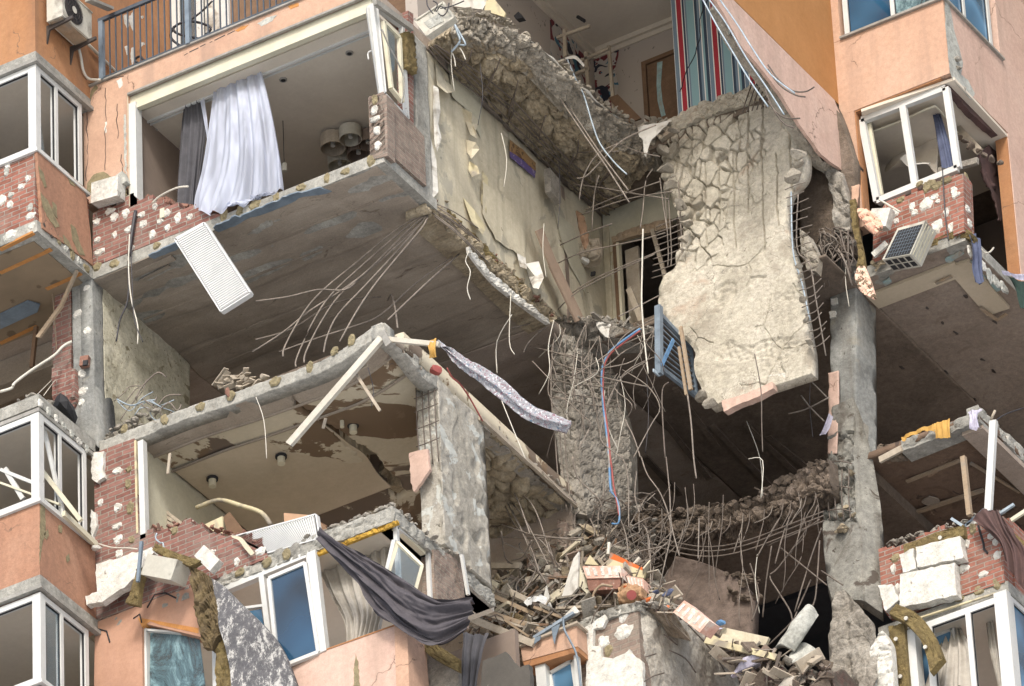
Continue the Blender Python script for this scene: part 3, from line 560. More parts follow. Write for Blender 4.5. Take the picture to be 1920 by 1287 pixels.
# outdoor air-conditioner on the left tower
def ac_unit(name, label, cx, cy, rot, fan=True, scale=1.0, group=None):
    t = thing(name, label, 'air conditioner', cx, group=group); m_ = rot
    W, D_, H_ = .82*scale, .3*scale, .56*scale
    def T(b_, nm, mt, par=t, sm=False):
        b_.v = [V(cx)+m_ @ v for v in b_.v]; return obj(nm, b_.v, b_.f, mt, par, sm)
    bd = T(MB().box(-W/2, W/2, -D_/2, D_/2, 0, H_), 'housing', 'ac_white')
    T(MB().box(-W/2-.012, W/2+.012, -D_/2-.012, D_/2+.012, H_, H_+.02), 'lid', 'ac_white')
    T(MB().box(-W/2+.03, W/2-.03, -D_/2+.03, D_/2-.03, -.015, -.001), 'base_tray', 'wood')
    r_ = H_*.43; n = 40; cxx = -W*.14
    vs = [V((cxx+r_*math.cos(2*math.pi*i/n), -D_/2-.012, H_/2+r_*math.sin(2*math.pi*i/n))) for i in range(n)]
    T(MB().prism(vs, (0, .03, 0)), 'fan_opening', 'black')
    gr = MB()
    for rr in (.2, .42, .64, .84, 1): gr.tube([V((cxx+r_*rr*math.cos(2*math.pi*i/24), -D_/2-.02, H_/2+r_*rr*math.sin(2*math.pi*i/24))) for i in range(25)], .004, 4, 1)
    for i in range(10): an = math.pi*2*i/10; gr.tube([V((cxx, -D_/2-.02, H_/2)), V((cxx+r_*math.cos(an), -D_/2-.02, H_/2+r_*math.sin(an)))], .004, 4, 1)
    T(gr, 'fan_grille', 'metal_dark')
    hb = MB(); hb.add([V((cxx+.06*math.cos(i*.52), -D_/2-.028, H_/2+.06*math.sin(i*.52))) for i in range(12)], [tuple(range(11, -1, -1))]); T(hb, 'fan_hub', 'ac_white')
    v_ = MB()
    for i in range(9): v_.box(W/2+.001, W/2+.006, -D_/2+.04, D_/2-.04, H_*.15+i*H_*.075, H_*.15+i*H_*.075+.02)
    T(v_, 'side_louvres', 'black'); return t
p = U(146, 22, X=XS+.35); ac1 = ac_unit('outdoor_unit', 'weathered white outdoor air conditioner on dark brackets on the orange wall', V((XS+.2, p.y, p.z-.3)), 0, Matrix.Rotation(math.radians(90), 3, 'Z'), True, .92)
zb = p.z-.3
for dy in (-.3, .3): MB().prism([V((XS, p.y+dy, zb-.32)), V((XS, p.y+dy, zb-.0)), V((XS+.45, p.y+dy, zb-.0)), V((XS+.45, p.y+dy, zb-.05)), V((XS+.05, p.y+dy, zb-.09))], (0, .035, 0)).build('bracket', 'metal_dark', ac1)
o = MB().bar(U(165, 2, X=XS+.5), U(208, 20, X=XS+.45), (0, 0, -1), .1, .05).build('awning_strip', 'zinc'); tag(o, 'zinc canopy strip jutting out beside the top left air conditioner', 'metal strip')
# pilaster
pil = MB().box(-4.92, XP, .0, .28, 1.35, 3.02).build('pilaster', 'pink', B)
for pts, mt in (([(164, 188), (172, 168), (180, 158), (184, 165), (176, 175), (168, 192)], 'glue'), ([(218, 152), (228, 146), (230, 160), (224, 166)], 'paper_white'), ([(232, 215), (236, 215), (238, 330), (233, 320)], 'glue_grey'), ([(197, 230), (200, 228), (199, 250), (196, 246)], 'foam'), ([(163, 345), (175, 328), (195, 322), (205, 330), (225, 338), (236, 350), (238, 366), (162, 366)], 'glue')):
    plate('bare_patch', [U(x, y, Y=-.003) for x, y in pts], (0, .004, 0), mt, pil, .012, .05)
for a, b in (((165, 195), (162, 340)), ((198, 165), (197, 320)), ((220, 195), (221, 260)), ((228, 290), (230, 340)), ((165, 157), (200, 150)), ((200, 152), (232, 143))):
    MB().tube(rag([U(*a, Y=-.001), U(*b, Y=-.001)], .02, .12, False), .006, 4, 1).build('crack', 'metal_dark', pil)
o = MB().obox(U(203, 360, Y=-.12), (.46, .2, .33), (.1, .12, 0)).build('foam_block', 'foam'); tag(o, 'broken white foam block stuck under the pink pilaster', 'foam block')
o = MB().obox(U(222, 345, Y=-.06), (.3, .14, .2), (.1, -.3, 0)).build('foam_block', 'glue_grey'); tag(o, 'grey mortar lump leaning on the foam block below the pink pilaster', 'foam block')
# brick parapet remains of the big room
def ragged_brick(name, pts, Y, thick, mt, parent, ax='Y'):
    f = (lambda x, y: U(x, y, Y=Y)) if ax == 'Y' else (lambda x, y: U(x, y, X=Y)); P = [f(*q[:2]) for q in pts]; out = []
    n = len(P)
    for i in range(n):
        a, b = P[i], P[(i+1) % n]; out.append(a)
        if len(pts[i]) > 2:       # stepped broken edge from this point to the next
            k = max(1, int((b-a).length/.1)); u = V((1, 0, 0)) if ax == 'Y' else V((0, 1, 0))
            for j in range(1, k):
                q = a.lerp(b, j/k); z = round(q.z/.078)*.078+R.choice((0, 0, .039, -.039)); q2 = out[-1]
                out.append(V((q.x, q.y, q2.z))); out.append(V((q.x, q.y, z))+u*R.uniform(-.01, .01))
    return MB().prism(out, (0, thick, 0) if ax == 'Y' else (-thick, 0, 0)).build(name, mt, parent)
bw = ragged_brick('brick_parapet', [(174, 400, 1), (240, 366, 1), (262, 376, 1), (300, 378, 1), (345, 392, 1), (400, 401), (420, 403), (174, 500)], 0, .25, 'brick_dirty', B)
for x, y in ((182, 450), (205, 397), (236, 400), (186, 472), (247, 465), (265, 403), (268, 420), (290, 388), (312, 400), (333, 408), (355, 407), (314, 427), (285, 440), (215, 440), (214, 407), (181, 415), (241, 430), (300, 415)):
    dab(bw, U(x, y, Y=-.003), NY, R.uniform(.045, .075), 'foam')
o = MB().obox(U(304, 400, Y=-.02), (.07, .02, .16), (0, .05, 0)).build('socket_plate', 'pvc_cream'); tag(o, 'small cream socket strip stuck on the broken brick parapet', 'socket plate')
mb = MB()
for i in range(28):
    t = R.random(); mb.obox(U(245+t*160, 372+t*28, Y=R.uniform(.05, .35))+V((0, 0, R.uniform(-.03, .05))), (R.uniform(.08, .2), .11, .065), (R.uniform(-.4, .4), R.uniform(-.5, .5), R.uniform(-1, 1)))
o = mb.build('broken_bricks', 'brick_one'); tag(o, 'litter of broken red bricks along the torn parapet below the curtains', 'rubble', kind='stuff')
# slab L2, edge band with olive glue spots, soffit
s = MB().box(-4.86, .0, 0, 1.36, .0, .2).build('floor_slab', 'concrete', B)
for x, y in ((182, 500), (213, 496), (293, 462), (420, 404), (450, 396), (478, 384), (517, 371), (563, 353), (612, 335), (647, 323), (695, 302)): dab(s, U(x, y-1, Y=-.004), NY, R.uniform(.06, .085), 'glue')
for pts in ([(400, 428), (405, 422), (430, 413), (440, 405), (450, 408), (480, 392), (500, 384), (520, 378), (530, 370), (545, 365), (600, 352), (622, 360), (600, 366), (560, 372), (530, 388), (500, 400), (470, 408), (440, 425), (410, 436)], [(278, 480), (300, 470), (340, 452), (350, 458), (330, 470), (290, 486)]):
    plate('paint_patch', pZ(pts, -.03), (0, 0, .02), 'rail', s, .02, .1)
def sof(u, v, p): return .02*fbm(p, 1.2)+.006*math.sin(p.y*14)
patch('soffit', [[V((x, y, -.005)) for x in (-4.86, -3.2, -1.6, -.02)] for y in (.02, 1.5, 3, 4.6)], 'soffit', 90, 90, sof, (0, 0, .12), B)
patch('soffit', [[V((x, y, -.005)) for x in (-8.9, -6, -3, .0)] for y in (4.6, 8, 13.4)], 'soffit_deep', 90, 90, sof, (0, 0, .12), B)
box('soffit', -8.9, -4.86, .55, 4.6, -.01, .15, 'soffit_deep', B)
for a, b, wd, dp in (((352, 668), (560, 578), .09, .06), ((385, 700), (640, 590), .09, .06), ((200, 520), (360, 450), .05, .02), ((238, 552), (700, 380), .03, .02), ((270, 600), (640, 455), .03, .02), ((300, 565), (385, 532), .05, .03), ((335, 585), (420, 556), .04, .03)):
    MB().bar(U(*a, Z=-.02), U(*b, Z=-.02), (0, 0, -1), wd, dp).build('formwork_ridge', 'soffit', B)
o = MB().bar(U(245, 520, Z=-.03), U(325, 485, Z=-.05), (0, 0, -1), .12, .03).bar(U(262, 530, Z=-.05), U(318, 500, Z=-.06), (0, 0, -1), .05, .03).build('wood_lath', 'soffit'); tag(o, 'rotten brown lath peeling off the big slab soffit near the brick corner', 'lath')
# window head, reveal, ceiling, room walls of the big room
hd = MB().box(XP, -.02, .05, .2, 2.8, 3.0).build('window_head', 'pvc_cream', B)
a = U(247, 300, Y=.03)
wf = MB().box(a.x-.02, a.x+.1, .0, .16, 1.0, 2.84).build('window_frame', 'pvc', B)
MB().box(XP-.003, a.x-.03, -.012, .1, 1.0, 3.0).build('torn_reveal', 'pvc_cream', wf)
MB().box(XP+.08, -.06, .03, .12, 2.74, 2.8).build('top_rail', 'pvc_cream', wf)
box('ceiling', -4.1, -.02, .2, 5.2, 2.78, 2.84, 'plaster', B)
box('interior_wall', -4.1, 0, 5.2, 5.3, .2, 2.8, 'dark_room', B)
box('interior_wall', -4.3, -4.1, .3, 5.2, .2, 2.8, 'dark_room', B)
MB().box(-4.1, -.1, .42, .45, 2.745, 2.78).box(-4.1, -.1, .5, .52, 2.75, 2.78).build('curtain_rail', 'pvc', B)
for x, y in ((289, 245), (531, 149), (655, 99)):
    p = U(x, y, Z=2.778); mb = MB(); mb.tube([p+V((0, 0, .002)), p-V((0, 0, .02))], .055, 16, 1); q = mb.build('spotlight', 'zinc'); MB().tube([p-V((0, 0, .0201)), p-V((0, 0, .024))], .035, 12, 1).build('lens', 'black', q)
    tag(q, {289: 'round recessed spotlight in the ceiling left of the dark curtain', 531: 'round recessed spotlight in the middle of the big room ceiling', 655: 'round recessed spotlight nearest the open window sash'}[x], 'spotlight', 'recessed spotlights of the big room')
p = U(533, 308, Z=2.0); q = MB().tube([p, p-V((0, 0, .13))], .04, 14, 1).build('spotlight', 'ac_white'); tag(q, 'small white cylinder spotlight beside the sheer curtain', 'spotlight'); MB().tube([p, p+V((0, 0, .78))], .006, 5, 1).build('rod', 'black', q)
lc = thing('pendant_lamp', 'cluster of drum lampshades hanging from the ceiling by the brick corner', 'lamp', U(640, 270, Z=2.2)+V((0, 0, .5)))
for (x, y, r_, h, mt) in ((657, 252, .165, .2, 'ac_white'), (624, 268, .185, .22, 'wood_grey'), (637, 302, .18, .2, 'ac_white'), (672, 282, .17, .2, 'dark_room'), (690, 262, .15, .2, 'dark_room')):
    c = U(x, y, Z=2.62); n = 28; vs = []; fs = []
    for (rr, z) in ((r_, h/2), (r_, -h/2), (r_*.94, -h/2), (r_*.94, h/2-.01)):
        vs += [c+V((rr*math.cos(2*math.pi*i/n), rr*math.sin(2*math.pi*i/n), z)) for i in range(n)]
    for k in range(3): fs += [(k*n+i, (k+1)*n+i, (k+1)*n+(i+1) % n, k*n+(i+1) % n) for i in range(n)]
    fs += [tuple(range(n)), tuple(range(4*n-1, 3*n-1, -1))]
    sh = obj('lampshade', vs, fs, mt, lc, True); sh.data.polygons.foreach_set('use_smooth', [False]*len(sh.data.polygons))
    MB().tube([c+V((0, 0, .05)), c-V((0, 0, .06))], .035, 10, 1).build('bulb', 'pvc', sh); MB().tube([c+V((0, 0, .1)), c+V((0, 0, .16))], .008, 5, 1).build('cord', 'black', sh)
# indoor unit on the left wall
t = thing('indoor_unit', 'white wall-mounted air conditioner inside the big room at the left', 'air conditioner', U(278, 320, Y=1.6))
p = U(272, 322, Y=1.5); MB().box(p.x-.25, p.x+.12, 1.2, 2.0, p.z-.12, p.z+.16).build('casing', 'ac_white', t); MB().box(p.x-.22, p.x+.09, 1.195, 1.199, p.z-.10, p.z-.06).build('louvre', 'black', t)
# slatted dark panel
q = MB()
for i in range(9): x = U(298+i*5, 350, Y=3.8).x; q.box(x, x+.03, 3.75, 3.8, .2, 1.55)
o = q.build('slatted_panel', 'wood_brown', B)
# curtains
def folds(n, amp, seed=0, fall=.3):
    return lambda u, v, p: amp*(fall+(1-fall)*v)*(math.sin(u*n*6.283+1.5*noise.noise(V((u*3, v*2, seed))))+.5*math.sin(u*n*13.1+seed+2*noise.noise(V((u*2, v*1.5, seed+9)))))
def tie(o, label, cat='curtain', group=None): return tag(o, label, cat, group)
c1 = patch('curtain', [[U(346, 188, Y=.46), U(362, 183, Y=.46), U(378, 178, Y=.46)], [U(340, 240, Y=.44), U(363, 238, Y=.40), U(388, 225, Y=.44)], [U(334, 320, Y=.42), U(358, 325, Y=.36), U(378, 320, Y=.42)], [U(331, 383, Y=.4), U(352, 392, Y=.3), U(368, 392, Y=.4)]], 'fab_grey', 60, 40, folds(4, .035, 1, .6))
tie(c1, 'dark grey curtain gathered beside the sheer white one')
c2 = patch('curtain', [[U(402, 162, Y=.4), U(430, 150, Y=.4), U(460, 138, Y=.4), U(488, 127, Y=.4)], [U(393, 230, Y=.3), U(430, 225, Y=.2), U(470, 220, Y=.15), U(508, 205, Y=.3)], [U(382, 310, Y=.2), U(425, 310, Y=.0), U(475, 300, Y=.0), U(523, 285, Y=.2)], [U(368, 370, Y=.05), U(405, 378, Y=-.1), U(470, 372, Y=-.05), U(530, 340, Y=.1)], [U(366, 392, Y=0), U(398, 400, Y=-.12), U(450, 378, Y=-.1), U(532, 358, Y=.1)]], 'sheer', 110, 70, folds(5, .05, 4, .35))
tie(c2, 'sheer white curtain billowing out of the big open window')
c3 = patch('curtain', [[U(374, 182, Y=.43), U(382, 178, Y=.43)], [U(382, 225, Y=.38), U(388, 222, Y=.38)], [U(388, 262, Y=.35), U(391, 262, Y=.35)]], 'sheer', 6, 16, folds(1, .01)); tie(c3, 'narrow white curtain tape hanging between the dark and the sheer curtain')
o = wire('conduit', [U(286, 381, Y=-.05), U(300, 368, Y=-.1), U(330, 353, Y=-.15), U(353, 350, Y=-.15)], .016, 'cable_white'); tag(o, 'short white conduit sticking up from the broken parapet', 'conduit')
# brick corner stub, side wall, casement windows of the big room
br = ragged_brick('brick_corner', [(692, 181), (725, 178), (727, 292), (694, 300)], -.02, .2, 'brick_dusty', B)
bs_ = MB().prism([V((.16, -.02, .18)), V((.16, -.02, 1.2)), V((.16, 1.06, 1.08)), V((.16, 1.06, .2))], (-.25, 0, 0)).build('brick_side', 'brick_dusty', br)
for x, y in ((702, 187), (702, 207), (703, 223), (706, 245), (708, 273)): dab(br, U(x, y, Y=-.024), NY, .065, 'glue' if y < 190 else 'foam')
s.data  # slab side shown below
box('slab_side', -.002, .12, .0, 1.4, -.0, .18, 'concrete', s)
mwb = patch('mineral_wool_slab', [[U(763, 58, X=.2), U(778, 64, X=.2)], [U(764, 100, X=.2), U(784, 112, X=.2)], [U(766, 125, X=.2), U(783, 138, X=.2)]], 'wool', 10, 24, rocky(.03, 9, 2), (-.15, 0, 0)); tag(mwb, 'ragged strip of olive mineral wool stuck beside the open window', 'mineral wool')
sb = patch('brick_side_strip', [[U(765, 20, X=.1), U(775, 26, X=.1)], [U(770, 350, X=.1), U(776, 354, X=.1)]], 'brick_dirty', 4, 30, None, (-.2, 0, 0), br, smooth=False)
cs = thing('casement_window', 'open white casement with torn glass at the corner of the big room', 'window', V((.1, .3, 1.2)))
def quadframe(name, pts, n, wd, dp, mat, parent, glass=None, shard=False):
    b = MB(); P = [V(p) for p in pts]
    for i in range(4): b.bar(P[i], P[(i+1) % 4], n, wd, dp)
    o = b.build(name, mat, parent)
    if glass:
        q = [p-V(n)*dp*.5 for p in P]
        if shard: q = [q[0], q[0].lerp(q[1], .7), q[0].lerp(q[2], .6), q[0].lerp(q[3], .8)]
        MB().prism(q, -V(n)*.006).build('pane', glass, o)
    return o
nrm = V((.75, -.66, 0))
quadframe('sash', [U(690, 14, X=.02), U(706, 6, X=.12), U(722, 172, X=.12), U(714, 176, X=.02)], nrm, .045, .05, 'pvc', cs, 'glass_sky')
quadframe('frame', [U(702, 8, X=.12), U(757, 48, X=.12), U(766, 222, X=.12), U(722, 176, X=.12)], NX, .06, .07, 'pvc', cs)
quadframe('sash', [U(722, 40, X=.2), U(752, 70, X=.2), U(757, 190, X=.25), U(737, 165, X=.2)], NX, .05, .06, 'pvc_cream', cs, 'glass', True)
wire('torn_seal', [U(x, y, X=.3) for x, y in ((716, 55), (730, 88), (745, 115), (757, 145), (757, 175), (752, 195))], .012, 'zinc', cs)
wire('handle', [U(696, 96, Y=-.06), U(690, 100, Y=-.06), U(691, 112, Y=-.06)], .012, 'pvc', cs)
o = MB().bar(U(706, 2, X=.25), U(775, 52, X=.25), NX, .1, .06).build('awning_strip', 'zinc'); tag(o, 'zinc drip cap above the corner casement', 'metal strip')
# orange plaster seen through the side window
box('interior_wall', -1.2, -.05, 3.5, 3.6, .2, 2.8, 'orange', B)
# concrete column then peeled wallpaper wall
patch('column', [[V((.05, 1.06, z)), V((.05, 1.42, z))] for z in (2.95, 2, 1, .2)], 'concrete', 12, 60, lambda u, v, p: .012*fbm(p, 4), (-.3, 0, 0), B)
wp = patch('papered_wall', [[V((0, 1.42+4.95*t, 2.95-.08*abs(math.sin(t*9)))) for t in (0, .2, .4, .6, .8, 1)], [V((0, 1.42+4.95*t, 1.6)) for t in (0, .2, .4, .6, .8, 1)], [V((0, 1.42+4.95*t, z)) for t, z in ((0, .25), (.2, .3), (.4, .32), (.6, .3), (.8, .25), (1, .2))]], 'paper_grey', 150, 90, lambda u, v, p: .02*fbm(p, 1.1)+.035*max(0, noise.noise(V((2, p.y*1.7, p.z*.9)))-.25)-.02*(noise.noise(V((5, p.y*2.5, p.z*1.2))) > .42), (-.12, 0, 0), B)
def flap(pts, mat='paper_white', lift=.07, parent=wp, name='torn_paper'):
    P = [U(x, y, X=.01+lift*l) for x, y, l in pts]; return MB().prism(P, (-.004, 0, 0)).build(name, mat, parent) if False else obj(name, *fan(P), mat, parent, False)
def fan(P):
    c = sum(P, V((0, 0, 0)))/len(P); vs = P+[c]+[p+V((-.004, .003, 0)) for p in P]; n = len(P)
    return vs, [(i, (i+1) % n, n) for i in range(n)]+[(i, n+1+i, n+1+(i+1) % n, (i+1) % n) for i in range(n)]
for pts, mt, l in (([(812, 160, 0), (822, 165, 1), (826, 210, 1.5), (820, 240, 1), (828, 260, 2), (820, 285, 2), (815, 270, 1), (812, 200, 0)], 'paper_white', .06), ([(815, 108, 0), (838, 150, 0), (854, 172, 1.5), (838, 175, 2), (820, 160, 1)], 'paper_grey', .07), ([(866, 202, 0), (885, 212, 2), (898, 228, 1), (892, 246, 2), (895, 260, 2), (882, 252, 1), (872, 225, 0)], 'paper_grey', .08), ([(874, 262, 0), (893, 268, 2), (899, 280, 2), (884, 298, 1.4), (876, 285, 0)], 'paper_grey', .09), ([(880, 302, 0), (895, 312, 2), (900, 326, 2.4), (885, 332, 1), (878, 318, 0)], 'ply', .07), ([(800, 330, 0), (808, 260, 0), (818, 300, 1), (822, 360, 2), (812, 372, 1)], 'paper_white', .04), ([(985, 495, 0), (1010, 490, 1), (1020, 520, 3), (1010, 542, 3), (1000, 540, 2), (992, 520, 0)], 'paper_white', .1), ([(968, 470, 0), (985, 480, 0), (988, 505, 2), (975, 500, 1)], 'paper_white', .08), ([(905, 320, 0), (915, 335, 0), (916, 380, 0), (912, 400, 1), (902, 380, 0)], 'ply', .03), ([(868, 370, 0), (890, 395, 1), (912, 425, 1), (905, 440, 2), (884, 415, 1)], 'ply', .08)):
    flap(pts, mt, l)
# cream exposed plaster fields and purple border
for pts, mt in (([(840, 118), (902, 180), (902, 260), (870, 200), (848, 180)], 'plaster_cream'), ([(1040, 395), (1075, 425), (1100, 520), (1098, 550), (1070, 500), (1050, 440)], 'plaster_cream'), ([(905, 340), (985, 400), (985, 485), (930, 450), (905, 400)], 'paper_grey')):
    plate('plaster_field', [U(x, y, X=.03) for x, y in pts], (-.004, 0, 0), mt, wp, .02, .12)
pb = plate('paper_border', [U(x, y, X=.045) for x, y in ((956, 284), (980, 300), (1005, 322), (1003, 334), (980, 314), (957, 296))], (-.004, 0, 0), 'fab_navy', wp, .01, .1)
pb.data.materials[0] = mat_pattern('purple_paper_border', '#584a77', [(14, .6, .62, '#8a7b92')])
plate('paper_border', [U(x, y, X=.044) for x, y in ((956, 262), (980, 280), (1005, 306), (1004, 322), (980, 299), (956, 283))], (-.004, 0, 0), mat_pattern('brown_paper_border', '#8d6f4a', [(12, .55, .58, '#5e4630')]), wp, .015, .08)
# broken slab edge along X = 0 below the papered wall
e0 = patch('slab_break', [[U(x, y, X=.06) for x, y in ((800, 368), (860, 420), (940, 495), (1000, 552), (1044, 598))], [U(x, y, X=.1) for x, y in ((800, 385), (850, 420), (925, 498), (990, 560), (1036, 606))], [U(x, y, X=.02) for x, y in ((800, 402), (845, 440), (915, 505), (985, 572), (1030, 612))]], 'rock', 120, 14, rocky(.07, 5, 4), (-.35, 0, 0), B, smooth=False)
patch('plaster_edge', [[U(x, y, X=.12) for x, y in ((880, 462), (930, 515), (985, 562), (1032, 600))], [U(x, y, X=.12) for x, y in ((882, 474), (925, 528), (980, 572), (1030, 608))]], 'foam', 60, 6, rocky(.03, 7, 9), (-.06, 0, 0), B, smooth=False)
wo = patch('mineral_wool_strip', [[U(x, y, X=.03) for x, y in ((842, 390), (890, 440), (950, 500), (1010, 560))], [U(x, y, X=.05) for x, y in ((840, 402), (888, 452), (945, 514), (1000, 566))]], 'wool', 70, 8, rocky(.06, 6, 7), (-.1, 0, 0), B, smooth=False)
# =====================================================================
# STOREY ABOVE THE BREAK: sagging slab, hanging slab, striped room
# =====================================================================
def zp(ox, oy, pts): return [(ox+p[0]/2.994, oy+p[1]/2.994) for p in pts]
crT = [(846, 28), (905, 30), (960, 55), (1005, 82), (1062, 135), (1122, 192), (1185, 232), (1245, 240)]
crB = [(846, 62), (898, 78), (945, 96), (980, 118), (1034, 175), (1092, 238), (1165, 285), (1232, 300)]
jn = [(802, 92), (850, 140), (898, 186), (950, 236), (1005, 290), (1060, 342), (1102, 380), (1136, 408)]
sg = patch('sagging_slab', [[U(x-4, y-2, Z=3.3)+V((-.1, .25, 0)) for x, y in crT], [U(x, y, Z=3.22) for x, y in crT], [U((a+c)/2+3, (b+d)/2, Z=3.08) for (a, b), (c, d) in zip(crT, crB)], [U(x, y, Z=2.94) for x, y in crB]], 'rock_pale', 240, 40, (lambda F_: (lambda u, v, p: sum(f(u, v, p) for f in F_)))([rocky(.07, 4.6, 1), rocky(.035, 12, 5), lambda u, v, p: .05*fbm(p, 1.5)]), (-.12, .3, 0), B, smooth=False)
mid = [((a*.55+c*.45), (b*.55+d*.45)) for (a, b), (c, d) in zip(crB, jn)]
patch('stripped_underside', [[U(x, y, Z=2.94) for x, y in crB], [U(x, y, Z=2.85) for x, y in mid], [U(x, y, X=.03) for x, y in jn]], 'rock', 240, 140, (lambda F_: (lambda u, v, p: sum(f(u, v, p) for f in F_)))([rocky(.09, 2.9, 2, fine=.3), rocky(.03, 9, 7), lambda u, v, p: .05*fbm(p, 1.1)]), (-.05, .1, .2), sg, smooth=False)
for i in range(5):        # long bars lying along the torn underside
    a = [(a_*(.25+.16*i)+c*(.75-.16*i), b*(.25+.16*i)+d*(.75-.16*i)) for (a_, b), (c, d) in zip(jn, mid)]
    wire('rebar', [U(x+R.uniform(-4, 4), y+R.uniform(-4, 4)+4, Z=2.8) for x, y in a], .012, 'rebar_dark', sg)
for i in range(16):
    k = R.randrange(1, 7); (a, b), (c, d) = jn[k], crB[k]; t = R.random()*.5
    p, q = (a+(c-a)*t, b+(d-b)*t), (a+(c-a)*(t+.4), b+(d-b)*(t+.4)); wire('rebar', [U(*p, Z=2.78), U((p[0]+q[0])/2+R.uniform(-5, 5), (p[1]+q[1])/2+5, Z=2.74), U(*q, Z=2.78)], .010, 'rebar_dark', sg)
# thin screed / lining lying on the crest
patch('floor_lining', [[U(x+1, y-3, Z=3.34)+V((-.08, .1, .0)) for x, y in crT[2:]], [U(x+4, y+4, Z=3.31) for x, y in crT[2:]]], 'foam', 90, 6, lambda u, v, p: .05*noise.noise(p*4), (0, 0, -.015), sg)
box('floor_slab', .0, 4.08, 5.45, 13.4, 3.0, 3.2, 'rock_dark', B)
box('floor_slab', -9, 0.0, .3, 13.4, 3.0, 3.2, 'soffit_deep', B)
# the room with wallpaper
rw = MB().box(.0, 4.0, 6.42, 6.6, 3.2, 6.3).build('papered_wall', 'wp_white', B)
rl_ = MB().box(-.2, -.0, 1.3, 6.42, 3.2, 6.3).build('papered_wall', 'wp_white', B)
box('ceiling', -.2, 4.1, .9, 6.5, 6.02, 6.2, 'plaster', B)
MB().box(0, 4, 6.34, 6.42, 5.94, 6.02).box(-.0, .08, 1.3, 6.42, 5.94, 6.019).box(0, 4, 6.39, 6.42, 5.86, 5.939).box(0, .03, 1.3, 6.42, 5.86, 5.939).build('cornice', 'plaster', B)
bold = plate('paper_panel', [U(x, y, X=.006) for x, y in ((1032, 28), (1058, 46), (1104, 118), (1106, 215), (1080, 200), (1052, 150), (1032, 95))], (-.004, 0, 0), 'wp_bold', rl_, .02, .15)
plate('paper_panel', [U(x, y, Y=6.41) for x, y in ((1106, 130), (1125, 96), (1158, 84), (1155, 120), (1160, 160), (1155, 220), (1106, 215))], (0, .004, 0), 'wp_bold', rw, .03, .15)
dr = thing('door', 'brown interior door with a curved pale glass strip in the wallpapered room', 'door', U(1235, 225, Y=6.38))
a, b = U(1203, 118, Y=6.36), U(1272, 100, Y=6.36)
MB().box(a.x, a.x+.07, 6.34, 6.42, 3.2, a.z).box(a.x+.07, b.x+.1, 6.34, 6.42, a.z-.07, a.z).build('frame', 'wood_brown', dr)
lf = MB().box(a.x+.08, b.x+.3, 6.37, 6.41, 3.2, a.z-.08).build('leaf', 'wood_brown', dr)
plate('glass_strip', [U(x, y, Y=6.365) for x, y in ((1232, 118), (1242, 115), (1239, 160), (1242, 190), (1248, 216), (1240, 219), (1233, 190), (1231, 160))], (0, .003, 0), 'cyan', lf)
bf = thing('bunk_bed', 'broken pale frame of a bunk bed against the bold wallpaper', 'bed', U(1090, 200, Y=5.4))
for a, b, y_ in (((1057, 55), (1059, 105), 5.0), ((1043, 70), (1105, 48), 5.0), ((1097, 97), (1102, 165), 5.6), ((1140, 85), (1150, 205), 5.9), ((1085, 115), (1140, 90), 5.6), ((1078, 138), (1104, 128), 5.6)):
    MB().bar(U(*a, Y=y_), U(*b, Y=y_), NY, .05, .04).build('bed_rail', 'wood_grey', bf)
o = plate('board', [U(1140, 184, Y=5.9), U(1158, 177, Y=5.9), U(1202, 222, Y=5.7), U(1180, 230, Y=5.7)], (0, .03, 0), 'wood_brown'); tag(o, 'dark brown board leaning behind the crest of the sagging slab', 'board')
o = plate('speaker', [U(963, 30, Y=3.2), U(972, 22, Y=3.2), U(980, 33, Y=3.2), U(967, 36, Y=3.2)], (0, .1, 0), 'black'); tag(o, 'small black box standing on the crest of the sagging slab', 'box')
o = wire('microphone', [U(1083, 32, Y=5.2), U(1096, 40, Y=5.2)], .03, 'black'); tag(o, 'short black rod lying on top of the bunk bed rail', 'rod')
# boards and bits at the upper edge
for pts, mt, lb in (([(838, 0), (915, 0), (905, 18), (850, 12)], 'paper_white', 'white board fragment standing at the top edge of the torn slab'), ([(912, 0), (928, 0), (948, 25), (945, 32), (908, 20)], 'ply', 'yellow board fragment standing at the top edge of the torn slab')):
    o = plate('board', [U(x, y, Y=2.3) for x, y in pts], (0, .03, 0), mt); tag(o, lb, 'board')
# striped wall
x0 = U(1259, 30, Y=5.6).x
sw = MB().box(x0, 4.05, 5.6, 5.78, 3.1, 7.2).build('striped_wall', 'stripes', B)
MB().tube(rag([U(x, y, Y=5.597) for x, y in ((1327, 0), (1312, 38), (1312, 75), (1300, 110), (1285, 140), (1275, 172))], .015, .1, False), .008, 4, 1).build('crack', 'black', sw)
# orange side wall above, pink panel torn loose along it
OS = MB().box(3.9, 4.1, 2.6, 6.3, 3.2, 9.5).build('wall', mat_rough('amber_render', [(.3, '#ad7840'), (.6, '#bd864e'), (.8, '#c4905c')], .9, .15, .25, .01, 40), B)
pan = [(1330, -20), (1355, -20), (1565, 188), (1583, 235), (1613, 342), (1590, 327), (1560, 306), (1540, 290), (1500, 235), (1460, 172), (1425, 127), (1389, 85), (1365, 40)]
pp = plate('cladding_strip', [U(x, y, X=4.16) for x, y in pan], (-.05, 0, 0), 'pink_pale', None, .012, .12, skip=(1,)); tag(pp, 'long pale pink facade panel hanging diagonally beside the striped wall', 'panel')
ed = [(1345, 15), (1378, 80), (1420, 132), (1455, 178), (1495, 243), (1535, 300), (1560, 318), (1606, 350)]
patch('foam_backing', [[U(x, y-6, X=4.1) for x, y in ed], [U(x-6, y+6, X=4.0) for x, y in ed]], 'rock_pale', 90, 6, rocky(.05, 6, 11), (-.08, 0, .02), pp, smooth=False)
